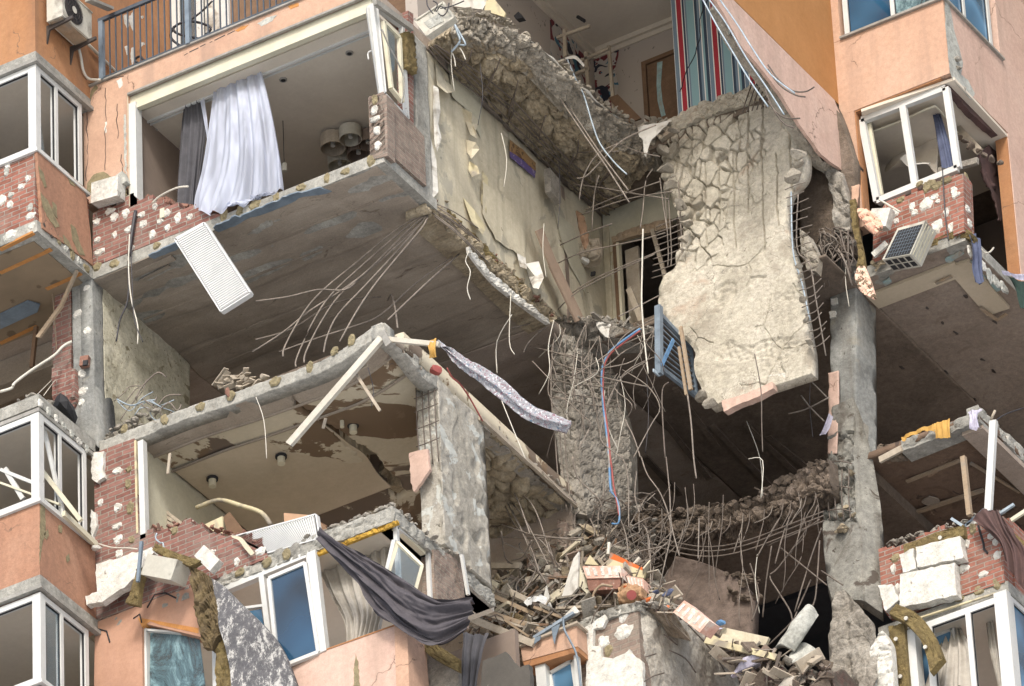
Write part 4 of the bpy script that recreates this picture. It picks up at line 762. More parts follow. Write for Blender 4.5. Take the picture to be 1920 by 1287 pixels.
# wall and column stumps behind the hanging slab
box('wall_stump', 3.0, 3.6, 6.35, 6.6, .2, 3.0, 'rock_dark', B)
patch('column', [[U(1500, 150, Y=6.1), U(1560, 190, Y=6.1), U(1600, 300, Y=6.1)], [U(1498, 240, Y=6.1), U(1550, 290, Y=6.1), U(1600, 340, Y=6.1)], [U(1500, 420, Y=6.1), U(1552, 425, Y=6.1), U(1598, 430, Y=6.1)], [U(1510, 470, Y=6.1), U(1550, 470, Y=6.1), U(1596, 470, Y=6.1)]], 'rock_dark', 40, 60, lambda u, v, p: .03*fbm(p, 3), (0, .3, 0), B)
patch('column_skin', [[U(1536, 300, Y=5.95), U(1575, 320, Y=5.95)], [U(1556, 360, Y=5.95), U(1592, 380, Y=5.95)], [U(1562, 432, Y=5.95), U(1590, 428, Y=5.95)]], 'rock_grey', 14, 30, rocky(.06, 4, 21), (0, .12, 0), B, smooth=False)
# ---- hanging slab ----
hs = thing('hanging_slab', 'huge pale cracked concrete floor slab hanging vertically in the middle', 'concrete slab', V((2.9, 5.1, -2)))
LFT = [(1242, 226), (1236, 290), (1242, 345), (1268, 396), (1272, 440), (1262, 492), (1233, 540), (1246, 600), (1298, 652), (1303, 700), (1330, 762)]
RGT = [(1490, 160), (1503, 240), (1508, 322), (1476, 368), (1476, 440), (1488, 480), (1497, 520), (1506, 575), (1514, 625), (1520, 660), (1521, 700)]
def dcr(u, v, p):
    jx = .05*noise.noise(p*2.3)+.03*noise.noise(p*8); jz = .05*noise.noise(p*2.3+V((9, 9, 9)))+.03*noise.noise(p*8+V((5, 2, 1)))
    sz = 1.0; d, pt = noise.voronoi(V(((p.x+jx)*4.4*sz, 0, (p.z+jz)*3.4*sz))); e = d[1]-d[0]
    mask = max(0, min(1, (.40-v-.5*(u-.35)+.42*noise.noise(p*1.2))*6)); wd_ = .035+.05*max(0, noise.noise(p*1.4+V((2, 2, 2))))
    c = -.11*mask*max(0, min(1, (wd_*1.9-e)/(wd_*.6))); h = .016*mask*(noise.cell(pt[0]*5)-.5)
    # straight runs that follow the bars inside the slab
    gx = (p.x+.05*noise.noise(V((1, 2, p.z*1.3)))+.012*noise.noise(p*9))/.235; fx = abs(gx-round(gx))*.235; on = noise.noise(V((round(gx)*3.1, 0, p.z*.9)))
    g_ = -.08*(fx < .012+.008*on)*(on > -.12)*(v < .42+.15*on)
    d2, p2 = noise.voronoi(V(((p.x+jx)*1.3, 3, (p.z+jz)*1.0))); c2 = -.03*max(0, 1-(d2[1]-d2[0])/.02)*(noise.noise(p*.9+V((1, 8, 2))) > .12)
    edge = min(u, 1-u)*2.6; sp = -.12*max(0, 1-edge/.16)*max(0, noise.noise(p*4)+.2)
    pit = -.05*max(0, min(1, (noise.noise(p*1.9+V((4, 4, 4)))-.3)*6))*(.6+.6*noise.noise(p*14))
    return min(c, g_)+h+c2+sp+.012*fbm(p, 2.0)+.003*noise.noise(p*17)+pit
rows = []
for i, (l, r_) in enumerate(zip(LFT, RGT)):
    Y = 5.38-.45*i/10-(.1 if i == 0 else 0)*-1
    rows.append([U(l[0]+(r_[0]-l[0])*t, l[1]+(r_[1]-l[1])*t, Y=Y) for t in (0, .25, .5, .75, 1)])
hf = patch('slab', rows, 'screed', 310, 560, dcr, (.0, .2, 0), hs, smooth=True)
tl = [(1236, 236), (1290, 205), (1330, 188), (1370, 176), (1400, 166), (1440, 150), (1492, 150)]
patch('slab_bend', [[U(x, y-2, Y=5.6) for x, y in tl], [U(x, y+10, Y=5.42) for x, y in tl], [U(x, y+26, Y=5.36) for x, y in tl]], 'screed', 120, 16, rocky(.04, 6, 31), (0, .15, 0), hf, smooth=False)
# broken edge blocks left and right, bottom with pink facade strip
for i, (x, y, s_) in enumerate(((1262, 246, .1), (1246, 280, .12), (1245, 318, .13), (1256, 350, .12), (1275, 385, .11), (1285, 420, .1), (1282, 450, .09), (1494, 290, .14), (1490, 330, .15), (1497, 310, .12), (1318, 745, .12), (1330, 756, .12), (1500, 520, .06), (1507, 560, .07), (1512, 600, .07), (1518, 640, .07), (1497, 500, .07))):
    MB().rock(U(x, y, Y=5.15-.35*max(0, (y-250)/500)), s_, i*3+1).build('edge_chunk', 'rock_pale', hf)
for i in range(11):     # vertical cracks made of real grooves read better with a few dark bars inside
    pass
plate('pink_edge', [U(x, y, Y=4.86) for x, y in ((1353, 752), (1400, 738), (1448, 716), (1450, 728), (1420, 745), (1385, 758), (1357, 772))], (0, .12, 0), 'pink_pale', hs, .006, .08)
plate('edge_foam', [U(x, y, Y=4.95) for x, y in ((1440, 705), (1470, 700), (1480, 706), (1452, 718))], (0, .1, 0), 'foam', hs, .01, .06)
sc1 = patch('side_chunk', [[U(1560/1+(-60), 430, Y=5.5), U(1515, 440, Y=5.5)], [U(1500, 460, Y=5.45), U(1532, 478, Y=5.45)], [U(1512, 505, Y=5.45), U(1530, 510, Y=5.45)]], 'rock_pale', 16, 24, rocky(.05, 5, 8), (0, .15, 0), hs, smooth=False)
# ladder of bars down the right side and upper left grid
lad = zp(1440, 430, [(130, 0), (140, 120), (190, 300), (235, 510)]); wire('rebar', [U(x, y-70 if i == 0 else y, Y=5.1) for i, (x, y) in enumerate(lad)], .012, 'steel_blue', hs)
wire('rebar', [U(x, y, Y=5.15) for x, y in zp(1440, 430, [(170, -200), (160, 0), (170, 130), (235, 200), (270, 400), (325, 710)])], .011, 'rebar', hs)
for i in range(20):
    t = i/19; x = 1478+t*42; y = 352+t*300; L = R.uniform(24, 36); wire('rebar', [U(x-6, y+4, Y=5.1), U(x+L*.5, y-4+R.uniform(-2, 2), Y=5.08), U(x+L, y-10*(1 if t < .6 else 2)+R.uniform(-3, 3), Y=5.05)], .008, 'rebar', hs)
for i in range(9):
    y = 410+i*12; wire('rebar', [U(1230-i*1, y+16, Y=5.2), U(1255, y+6, Y=5.2), U(1285, y-6, Y=5.25)], .009, 'rebar', hs)
for xx in (1246, 1252, 1272): wire('rebar', [U(xx, 340, Y=5.2), U(xx+3, 400, Y=5.18), U(xx+7, 470, Y=5.2), U(xx+6, 500, Y=5.2)], .009, 'rebar', hs)
# bars across the bend at top right and falling past the striped wall
for o_, pts in enumerate(([(1318, 0), (1345, 50), (1375, 100), (1405, 150), (1440, 200)], [(1330, 0), (1362, 45), (1400, 110), (1438, 165), (1470, 215)], [(1350, 0), (1385, 50), (1410, 90), (1445, 140), (1490, 175)], [(1440, 122), (1460, 150), (1485, 170), (1510, 172), (1527, 163)], [(1440, 130), (1462, 160), (1490, 178), (1510, 182)], [(1440, 190), (1455, 210), (1475, 222), (1500, 222)], [(1435, 170), (1450, 205), (1470, 232), (1490, 240)])):
    wire('rebar', [U(x, y, Y=(2.5 if o_ < 3 else 3.0)) for x, y in pts], .012, 'steel_blue' if o_ < 3 else 'rebar_dark', hs)
for i in range(8): wire('rebar', [U(1392+i*9, 212-i*2, Y=5.2), U(1400+i*9, 185-i*2, Y=5.25), U(1412+i*9, 150, Y=5.5)], .01, 'rebar_dark', hs)
# detached railing
rg = thing('torn_railing', 'grey railing section dangling at the left edge of the hanging slab', 'railing', U(1265, 720, Y=4.5))
XR = U(1232, 640, Y=4.4).x
MB().bar(U(1232, 572, X=XR), U(1233, 700, X=XR), NY, .09, .09).build('post', 'rail', rg)
MB().bar(U(1237, 585, X=XR), U(1299, 652, X=XR), NX, .07, .05).bar(U(1240, 688, X=XR), U(1316, 748, X=XR), NX, .07, .05).bar(U(1297, 650, X=XR), U(1309, 742, X=XR), NX, .04, .04).build('rail', 'rail', rg)
for i in range(8):
    t = (i+1)/9; MB().bar(U(1237, 590+t*98, X=XR-.02), U(1299+t*12, 655+t*86, X=XR-.02), NX, .018, .018).build('bar', 'rail', rg)
MB().bar(U(1264, 637, X=XR+.05), U(1241, 686, X=XR+.05), NX, .06, .02).build('brace', 'blue', rg)
MB().bar(U(1226, 694, X=XR), U(1236, 703, X=XR), NX, .05, .02).bar(U(1236, 703, X=XR), U(1243, 690, X=XR), NX, .05, .02).build('bracket', 'steel_blue', rg)
o = MB().bar(U(1275, 612, Y=4.7), U(1294, 730, Y=4.7), NY, .05, .04).bar(U(1272, 650, Y=4.75), U(1286, 740, Y=4.75), NY, .04, .03).build('wood_lath', 'wood'); tag(o, 'thin wooden lath wedged through the dangling grey railing', 'lath')
# big loose pieces: torn cloth over crest, broken white housing
o = patch('torn_sheet', [[U(1195, 238, Y=4.9), U(1225, 232, Y=4.9), U(1262, 224, Y=5.1)], [U(1198, 255, Y=4.8), U(1220, 258, Y=4.8), U(1245, 240, Y=4.9)], [U(1205, 264, Y=4.8), U(1212, 275, Y=4.8), U(1222, 262, Y=4.8)], [U(1208, 290, Y=4.8), U(1211, 294, Y=4.8), U(1214, 285, Y=4.8)]], 'paper_white', 24, 24, lambda u, v, p: .03*fbm(p, 4)); tag(o, 'torn whitish sheet draped over the low point of the sagging slab', 'sheet')
bxt = thing('control_box', 'smashed white equipment box with loose wires above the papered wall', 'box', U(818, 60, Y=.8))
q = [(778, 38), (830, 4), (850, 32), (800, 66)]
bb = plate('housing', [U(x, y, Y=.6) for x, y in q], (0, .14, 0), 'ac_white', bxt)
for i in range(4):
    a, b = q[i], q[(i+1) % 4]; MB().bar(U(*a, Y=.58), U(*b, Y=.58), NY, .03, .06).build('rim', 'ac_white', bb)
plate('circuit_board', [U(x, y, Y=.592) for x, y in ((795, 42), (822, 26), (832, 40), (806, 54))], (0, .004, 0), 'glue_grey', bb)
for pts in ([(815, 22), (820, 8), (812, 2)], [(818, 22), (826, 12), (835, 18)], [(822, 26), (830, 30), (838, 22), (842, 6)], [(812, 26), (802, 12), (800, 0)], [(826, 16), (846, 12), (870, 2)]): wire('wire', [U(x, y, Y=.5) for x, y in pts], .01, 'cable_black', bxt)
o = wire('steel_strip', [U(x, y, Y=1.0) for x, y in ((852, 45), (858, 62), (862, 78), (846, 98))], .018, 'steel_blue'); tag(o, 'bent bluish steel strip dangling under the smashed white box', 'metal strip')
o = wire('steel_strip', [U(x, y, Y=1.0) for x, y in ((852, 45), (864, 66), (873, 84), (862, 84))], .014, 'steel_blue'); tag(o, 'short forked steel strip dangling beside the smashed white box', 'metal strip')
for pts in ([(848, 100), (852, 110), (854, 125)], [(862, 90), (868, 100), (873, 112)]): o = wire('wire', [U(x, y, Y=1.0) for x, y in pts], .009, 'cable_white'); tag(o, 'short pale wire end under the bent steel strips', 'wire', 'wire ends under the steel strips')
# long pale bars falling from the crest
for i, pts in enumerate(([(981, 93), (1010, 125), (1050, 185), (1100, 260), (1135, 310), (1180, 380)], [(998, 122), (1040, 165), (1080, 220), (1120, 280), (1150, 320), (1178, 357)], [(1064, 112), (1080, 150), (1095, 180), (1110, 230), (1125, 270), (1152, 305), (1175, 327)], [(985, 145), (1020, 170), (1060, 200), (1075, 225)], [(1230, 235), (1170, 262), (1130, 300), (1100, 330), (1082, 335)], [(1158, 270), (1120, 290), (1095, 330), (1086, 374)])):
    o = wire('rebar', [U(x, y, Y=3.6+.15*i) for x, y in pts], .012, 'rebar' if i != 2 else 'steel_blue'); tag(o, ['longest bare bar sweeping down from the crest of the sagging slab', 'second bare bar falling from the crest to a blunt lower end', 'bluish bare bar falling steeply from the middle of the crest', 'short bare bar pulled out of the underside of the sagging slab', 'bare bar curling left from the torn sheet', 'bare bar hooking down below the sagging slab'][i], 'rebar', 'bare bars falling from the sagging slab')
o = patch('curled_strip', [[U(1060, 108, Y=4.3), U(1080, 105, Y=4.3), U(1096, 122, Y=4.3)], [U(1060, 112, Y=4.3), U(1078, 111, Y=4.3), U(1094, 126, Y=4.3)]], 'paper_white', 16, 4); tag(o, 'curled white paper strip on the crest of the sagging slab', 'strip')
# =====================================================================
# DEEP WALL WITH DOORWAY
# =====================================================================
dw = thing('doorway', 'splintered wooden doorway opening onto a black room in the deep wall', 'doorway', U(1190, 640, Y=6.3))
a = U(1150, 450, Y=6.35); dx = a.x; dz = a.z
box('wall', 0.0, dx, 6.4, 6.55, .0, 3, 'plaster_cream', B)
bw2 = MB().box(dx, 3.9, 6.4, 6.55, dz, 3).build('wall', 'plaster_cream', B)
box('wall', dx+1.05, 3.9, 6.4, 6.55, .0, dz, 'rock_dark', B)
box('wall', -.6, 4.6, 9, 9.2, 0, 3, 'black', B)  # back wall coloured black for the darkness behind the doorway
MB().box(dx-.01, dx+.05, 6.33, 6.42, 0, dz-.08).build('jamb', 'wood_brown', dw); MB().box(dx+.05, dx+.09, 6.33, 6.42, 0, dz-.08).build('jamb_trim', 'pvc_cream', dw)
patch('lintel', [[U(x, y, Y=6.3) for x, y in ((1146, 444), (1180, 430), (1215, 418), (1255, 408))], [U(x, y, Y=6.3) for x, y in ((1148, 455), (1180, 444), (1215, 436), (1258, 425))]], 'wood', 50, 6, rocky(.02, 9, 3), (0, .08, 0), dw, smooth=False)
MB().box(dx+.1, dx+.32, 6.5, 6.55, 0, dz-.15).build('door_leaf', 'wood_grey', dw)
o = MB().bar(U(1178, 540, Y=6.2), U(1215, 635, Y=6.0), NY, .09, .04).build('plank', 'wood_grey'); tag(o, 'grey plank leaning inside the splintered doorway', 'plank')
o = MB().bar(U(1222, 430, Y=6.3), U(1248, 525, Y=6.1), NY, .06, .04).build('plank', 'wood_grey'); tag(o, 'grey strut leaning at the upper right of the splintered doorway', 'plank')
MB().bar(U(1135, 425, Y=6.37), U(1143, 600, Y=6.37), NY, .1, .03).build('pilaster_strip', 'paper_grey', B)
# broken meter cabinet on the wall
cab = thing('wall_cabinet', 'crushed brown wall cabinet hanging between papered wall and doorway', 'cabinet', U(1106, 500, Y=5.6))
patch('shell', [[U(x, y, Y=5.7) for x, y in ((1088, 452), (1105, 445), (1124, 450))], [U(x, y, Y=5.55) for x, y in ((1082, 478), (1104, 474), (1126, 476))], [U(x, y, Y=5.7) for x, y in ((1092, 500), (1106, 498), (1120, 494))]], 'wood_grey', 24, 24, rocky(.05, 6, 5), (0, .06, 0), cab, smooth=False)
MB().rock(U(1099, 488, Y=5.4), .08, 4).build('filling', 'foam', cab); MB().obox(U(1112, 514, Y=5.7), (.07, .03, .07), (0, .2, 0)).build('socket_hole', 'black', cab)
o = MB().bar(U(1012, 430, X=.25), U(1040, 500, X=.25), NX, .26, .03).bar(U(1038, 495, X=.25), U(1088, 600, X=.3), NX, .3, .03).build('board', 'wood_brown'); tag(o, 'long brown board leaning against the papered wall', 'board'); o.data.materials[0] = mat_rough('tan_board', [(.3, '#83705f'), (.7, '#9a8674')], 2, .15, .2, .005, 30)
o = MB().obox(U(1036, 350, X=.2), (.1, .35, .42), (.0, .0, .1)).build('mortar_block', 'rock_grey'); tag(o, 'grey mortar block hanging near the top of the papered wall', 'block')
for a, b in (((1040, 375), (1045, 440)), ((1040, 385), (1042, 450))): pass
o = patch('dark_rag', [[U(x, y, Y=4.9) for x, y in ((1080, 395), (1090, 400), (1098, 410))], [U(x, y, Y=4.9) for x, y in ((1086, 430), (1098, 440), (1104, 445))], [U(x, y, Y=4.9) for x, y in ((1092, 460), (1098, 470), (1104, 462))]], 'wood_brown', 16, 16, rocky(.04, 6, 5)); tag(o, 'dark crumpled scrap hanging left of the doorway wall', 'scrap')
# deep slab fragment below the doorway
fr = patch('slab_break', [[U(x, y, Z=.24) for x, y in ((1036, 604), (1075, 600), (1120, 598), (1165, 608), (1222, 624))], [U(x, y, Z=.1) for x, y in ((1028, 622), (1072, 618), (1120, 622), (1165, 625), (1226, 634))], [U(x, y, Z=-.02) for x, y in ((1034, 632), (1072, 634), (1120, 640), (1165, 638), (1230, 642))]], 'rock_grey', 110, 16, rocky(.08, 4, 6), (0, .4, 0), B, smooth=False)
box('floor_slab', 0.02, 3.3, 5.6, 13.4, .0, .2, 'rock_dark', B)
patch('soffit', [[V((x, y, -.02)) for x in (0.0, 1.4, 2.8, 4.1)] for y in (5.5, 7.5, 10, 13.4)], 'soffit_void', 60, 90, lambda u, v, p: .03*fbm(p, 1.5), (0, 0, .05), B)
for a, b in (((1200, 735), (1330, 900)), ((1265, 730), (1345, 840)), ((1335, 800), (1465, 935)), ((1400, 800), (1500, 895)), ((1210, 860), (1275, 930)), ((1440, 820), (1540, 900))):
    MB().bar(U(*a, Z=-.05), U(*b, Z=-.05), (0, 0, -1), .09, .08).build('joist', 'soffit_void', B)
box('wall', 0, 5.7, 13.2, 13.4, -3, 0, 'soffit_void', B)
o = patch('torn_sheet', [[U(1117, 600, Y=5.2), U(1148, 602, Y=5.2)], [U(1120, 615, Y=5.1), U(1142, 618, Y=5.1)], [U(1135, 632, Y=5.1), U(1143, 634, Y=5.1)]], 'paper_white', 12, 12, lambda u, v, p: .03*fbm(p, 4)); tag(o, 'small white rag caught on the deep slab edge below the doorway', 'rag')
# =====================================================================
# SHATTERED MIDDLE COLUMN
# =====================================================================
cr = [((1040, 625), (1076, 628), (1150, 650)), ((1034, 690), (1074, 695), (1150, 705)), ((1034, 750), (1078, 758), (1170, 765)), ((1040, 810), (1082, 815), (1182, 820)), ((1050, 880), (1088, 885), (1184, 890)), ((1062, 960), (1100, 965), (1186, 965))]
def dcol(u, v, p):
    k = max(.0, min(1, (.5-v+.2*noise.noise(p*2))*4)); d = rocky(.10, 5.5, 12)(u, v, p); return d*(.3+.7*k)
cc_ = patch('column', [[U(*a, Y=5.0), U(*b, Y=5.0), U(*c, Y=6.1)] for a, b, c in cr], 'rock_grey', 60, 130, dcol, (-.1, .35, 0), B, smooth=False, sm=False)
for k in range(4):
    t = k/5; wire('rebar', [U(a[0]+(c[0]-a[0])*t*1.0, a[1]+(c[1]-a[1])*t, Y=4.75+.9*t) for a, b, c in cr[:4]], .012, 'rebar', cc_)
for k in range(6):
    y = 662+k*17+R.uniform(-5, 5); wire('rebar', [U(1034, y, Y=4.8), U(1075, y+8, Y=4.75), U(1110, y+14+R.uniform(-4, 4), Y=5.1), U(1150+k*2, y+20, Y=5.7)], .010, 'rebar', cc_)
for k in range(3):
    x = 1040+k*9; wire('rebar', [U(x, 800, Y=4.85), U(x+5, 880, Y=4.85), U(x+14, 960, Y=4.85)], .010, 'rebar', cc_)
patch('column', [[V((-.27, 5.15, z)), V((.1, 5.15, z)), V((.1, 6.0, z))] for z in (-3.15, -4.2, -6)], 'concrete', 30, 40, lambda u, v, p: .012*fbm(p, 3), (-.01, .3, 0), B, sm=False)
o = patch('brick_stack', [[U(x, y, Y=4.9) for x, y in ((1044, 972), (1062, 978))], [U(x, y, Y=4.9) for x, y in ((1040, 1030), (1060, 1030))]], 'brick_dusty', 5, 14, rocky(.03, 7, 3), (0, .25, 0), B, smooth=False)
# =====================================================================
# STOREY-ONE SLAB (bent, cracked) AND COLUMN UNDER ITS CORNER
# =====================================================================
fe = [(186, 850), (270, 818), (350, 786), (440, 757), (540, 722), (600, 700), (650, 672), (700, 636), (722, 627)]
FR = [U(x, y, Y=0) for x, y in fe]
def zat(x):
    for a, b in zip(FR, FR[1:]):
        if x <= b.x: t = max(0, (x-a.x)/(b.x-a.x)); return a.z+(b.z-a.z)*t
    return FR[-1].z
fr2 = resample(FR, 30)
def row(y, k, dz=0): return [V((p.x, y, -3+(p.z+3)*k+dz)) for p in fr2]
crk = [U(x, y, Z=-3.0) for x, y in ((543, 722), (556, 745), (575, 762), (600, 782), (635, 806), (660, 828), (690, 850), (705, 878), (735, 905), (745, 925))]
def dcrack(u, v, p):
    best = 9
    for a, b in zip(crk, crk[1:]):
        ab = b-a; t = max(0, min(1, (p-a).xy.dot(ab.xy)/ab.xy.dot(ab.xy))); best = min(best, ((p-a-ab*t).xy).length)
    wd = .03+.09*max(0, min(1, (p.y-.9)/1.6)); n = .035*noise.noise(p*7)+.02*noise.noise(p*15)
    return -.26*max(0, min(1, (wd-(best+n))/.03))+.008*fbm(p, 1.5)
edge_r = patch('floor_slab', [[p+V((0, 0, .2)) for p in row(.0, 1)], row(-.0, 1)], 'concrete', 160, 8, rocky(.015, 6, 3), (0, .25, 0), B)
patch('soffit', [row(.03, 1, .004), row(.3, 1, .0), row(.5, 1, -.002)], 'soffit', 240, 24, dcrack, (0, 0, .14), edge_r)
patch('ceiling', [row(.5, 1, .03), row(1.2, .9, .03), row(2.0, .6, .03), row(3.0, .3, .03), row(4.2, .0, .03), row(5.2, .0, .03)], 'ceil_peel', 240, 240, dcrack, (0, 0, .3), edge_r)
lnt = MB()
for k, yy in enumerate((.5, .95)): lnt.tube([p+V((0, 0, -.01)) for p in row(yy, 1-.2*k)], .022, 5, 1)
lnt.build('formwork_ridge', 'soffit', edge_r)
def crx(y):
    for a, b in zip(crk, crk[1:]):
        if a.y <= y <= b.y: return a.x+(b.x-a.x)*(y-a.y)/(b.y-a.y)
    return crk[-1].x if y > crk[-1].y else crk[0].x
gp = patch('ceiling_board', [[V((-4.1+(min(-.5, crx(y))-.04+4.1)*t, y, zat(-3)*k+(-3)*(1-k)+.0)) for t in (0, .33, .67, 1)] for y, k in ((.97, .9), (1.4, .8), (1.8, .7), (2.2, .55), (2.7, .4), (3.1, .3))], 'ceil_grey', 120, 60, lambda u, v, p: .004*fbm(p, 2), (0, 0, .02), edge_r)
zs = FR[-1].z
patch('slab_side', [[V((.0, 0, zs+.22)), V((.02, .5, zs+.15)), V((.02, 1.0, -2.85)), V((.03, 1.5, -2.85))], [V((.0, 0, zs-.01)), V((.02, .5, zs-.04)), V((.02, 1.0, -3.08)), V((.03, 1.5, -3.05))]], 'concrete', 60, 8, rocky(.03, 6, 8), (-.2, 0, 0), edge_r)
box('floor_slab', -4.8, -.25, .3, 5.2, -2.70, -2.66, 'rock_dark', B); box('floor_slab', -9, -.3, 5.2, 13.4, -2.98, -2.8, 'soffit_deep', B)
box('interior_wall', -4.3, 0, 5.0, 5.1, -5.8, -3, 'soffit_deep', B)
box('interior_wall', -4.35, -4.14, .3, 5.2, -5.8, -3, 'plaster_cream', B)
for x, y in ((232, 806), (307, 790), (375, 764), (432, 744), (516, 716), (580, 690), (628, 660), (658, 640)): dab(edge_r, U(x, y-2, Y=-.01), NY, R.uniform(.06, .08), 'glue')
for x, y, mt in ((398, 906, 'pvc_cream'), (527, 864, 'pvc_cream'), (662, 805, 'pvc_cream'), (641, 795, 'pvc_cream')):
    p = U(x, y-9, Z=-3.06); q = MB().tube([p+V((0, 0, .02)), p-V((0, 0, .14))], .055 if x != 641 else .03, 14, 1).build('spotlight', mt); tag(q, {398: 'cream spotlight under the cracked ceiling, leftmost one', 527: 'cream spotlight in the middle of the cracked ceiling', 662: 'cream spotlight right beside the ceiling crack', 641: 'tiny lamp holder just left of the spotlight by the ceiling crack'}[x], 'spotlight', 'spotlights under the cracked ceiling')
    MB().tube([p+V((0, 0, .0)), p-V((0, 0, .03))], .085, 14, 1).build('socket_ring', 'black', q)
# C2 column
def dc2(u, v, p):
    d = .012*fbm(p, 4)
    if u < .26: d += rocky(.05, 5, 2)(u, v, p)*max(.1, 1-v*1.6)
    else: d -= .05*max(0, noise.noise(V((1, p.y*5, p.z*4)))-.15)*(1+2*v)+.10*max(0, 1-min(abs(u-.27), 1-u)/.05)*max(0, noise.noise(p*5)+.1)+.012*(noise.noise(V((7, p.y*3, p.z*2.3))) > .25)
    return d
c2_ = patch('column', [[V((-.33, 1.36, z+.05)), V((.03, 1.36, z+.05)), V((.04, 1.95, z)), V((.05, 2.52, z-.02))] for z in (-2.92, -3.8, -4.8, -5.7)], mat_rough('peeling_grey_column', [(.3, '#858074'), (.5, '#9b968a'), (.7, '#aba69a')], 1.4, .4, .9, .02, 16, spots=[(2.6, .58, .6, '#b5b6ae'), (10, .66, .68, '#5d584c')]), 120, 150, dc2, (-.1, .2, 0), B, sm=False)
for k in range(4): wire('rebar', [V((-.3+.1*k, 1.31, -2.95)), V((-.3+.1*k, 1.3, -3.6)), V((-.29+.1*k, 1.32, -4.3))], .009, 'rebar_dark', c2_)
for k in range(4): z = -3.05-k*.27-R.uniform(0, .08); wire('rebar', [V((-.34, 1.31, z)), V((-.1, 1.29, z-.02)), V((.04, 1.32, z+.01))], .008, 'rebar_dark', c2_)
fl = plate('render_flake', [U(x, y, Y=1.2) for x, y in ((767, 850), (802, 842), (806, 880), (790, 905), (776, 922), (770, 905))], (0, .05, 0), 'pink_pale', c2_, .012, .08)
o = wire('cable', [U(x, y, X=.15) for x, y in ((838, 690), (848, 708), (862, 720), (880, 745), (905, 790))], .012, 'red'); tag(o, 'thin red cord lying over the top of the peeling column', 'cord')
# storey-one slab behind the column: rocky underside and its edge
ek = [(905, 795), (950, 835), (1000, 880), (1050, 925), (1092, 958)]
patch('slab_break', [[U(x, y-8, Z=-2.8) for x, y in ek], [U(x, y+8, Z=-3.0) for x, y in ek]], 'rock_grey', 90, 8, rocky(.05, 5, 14), (-.2, 0, 0), B, smooth=False)
patch('stripped_underside', [[U(x, y+8, Z=-3.0) for x, y in ek], [U(x, y+8, Z=-3.0)+V((-.6, .1, -.12)) for x, y in ek], [U(x, y+8, Z=-3.0)+V((-1.6, .2, 0.05)) for x, y in ek], [U(x, y+8, Z=-3.0)+V((-2.6, .3, 0.1)) for x, y in ek]], 'rock', 100, 90, rocky(.11, 3.4, 15), (0, 0, .2), B, smooth=False)
o = MB().bar(U(903, 782, X=.12), U(1088, 952, X=.1), NX, .07, .05).build('wood_lath', 'wood_grey'); tag(o, 'long grey lath lying along the broken slab edge right of the peeling column', 'lath')
# broken slab right of the middle column
r1 = [(1186, 958), (1240, 972), (1290, 962), (1345, 955), (1400, 942), (1470, 905), (1552, 866)]; r2 = [(1186, 985), (1240, 1000), (1290, 1002), (1345, 990), (1400, 978), (1470, 948), (1555, 915)]; r3 = [(1186, 1020), (1240, 1032), (1290, 1035), (1345, 1022), (1400, 1008), (1470, 985), (1555, 955)]
bs = patch('broken_slab', [[U(x, y-6, Y=6.3) for x, y in r1], [U(x, y, Y=6.0) for x, y in r1], [U(x, y, Y=5.95) for x, y in r2], [U(x, y, Y=6.3) for x, y in r3]], 'rock_dark', 260, 60, (lambda f1, f2: (lambda u, v, p: f1(u, v, p)+f2(u, v, p)+.08*fbm(p, 1.5)))(rocky(.08, 3.2, 16), rocky(.04, 10, 17)), (0, .3, .05), B, smooth=False)
box('floor_slab', -.2, 4.0, 6.6, 13.4, -3.2, -3.0, 'soffit_void', B)
for i in range(15):
    x = 1285+i*18+R.uniform(-9, 9); y0 = 1002-i*4.7; k_ = R.uniform(-8, 8); L_ = R.uniform(.35, 1.1); wire('rebar', [U(x, y0-10, Y=5.95), U(x-4-k_*.3, y0+14*L_, Y=5.85), U(x-15-k_, y0+38*L_, Y=5.8), U(x-26-k_*1.5, y0+66*L_+R.uniform(-8, 8), Y=5.8)], .0085, 'rebar_dark' if i % 3 else 'rebar', bs)
for off in (0, 8, 18): wire('rebar', [U(x, y+4+off, Y=5.8) for x, y in ((1200, 990), (1260, 1012), (1330, 1022), (1400, 1010), (1480, 980), (1545, 955))], .012, 'rebar_dark', bs)
# void under it, its darkness painted on as black walls
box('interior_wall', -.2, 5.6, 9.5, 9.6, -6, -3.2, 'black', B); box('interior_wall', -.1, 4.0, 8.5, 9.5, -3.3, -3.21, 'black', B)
# =====================================================================
# RIGHT BAY
# =====================================================================
XR1, YR = 5.93, 6.3
up = MB().box(4.1, XR1, YR, YR+.2, 2.98, 4.32).box(4.1, 4.22, YR+.002, YR+.2, 4.33, 9).build('parapet', 'pink', B)
MB().box(XR1-.2, XR1+.004, YR+.2, 8.05, 2.98, 4.32).build('side_panel', 'pink_pale', up)
MB().box(XR1-.2, XR1+.004, 8.05, 14, .2, 9.2).build('side_wall', 'pink_pale', up)
MB().box(4.12, 4.34, YR, YR+.2, .9, 2.978).build('wall', 'pink', B)
MB().box(4.34, XR1-.16, YR+.012, YR+.2, 2.955, 2.979).box(XR1-.2, XR1-.012, YR+.2, 8.05, 2.955, 2.979).box(4.34, 4.36, YR+.012, YR+.2, 1.0, 2.954).box(XR1-.2, XR1-.01, 8.03, 8.049, .3, 2.954).build('orange_reveal', 'orange', up)
MB().box(4.22, XR1+.05, YR-.05, YR+.1, 4.321, 4.36).box(XR1-.05, XR1+.05, YR+.1, 8.1, 4.321, 4.36).build('sill', 'zinc', up)
frame(B, 'Y', YR+.06, 4.26, XR1-.05, 4.37, 6.2, (.5,), .08, .08, ['glass_sky', 'glass_crackle'])
frame(B, 'X', XR1-.05, YR+.1, 7.95, 4.37, 6.2, (.45,), .08, .08, ['glass_pale', 'glass_pale'])
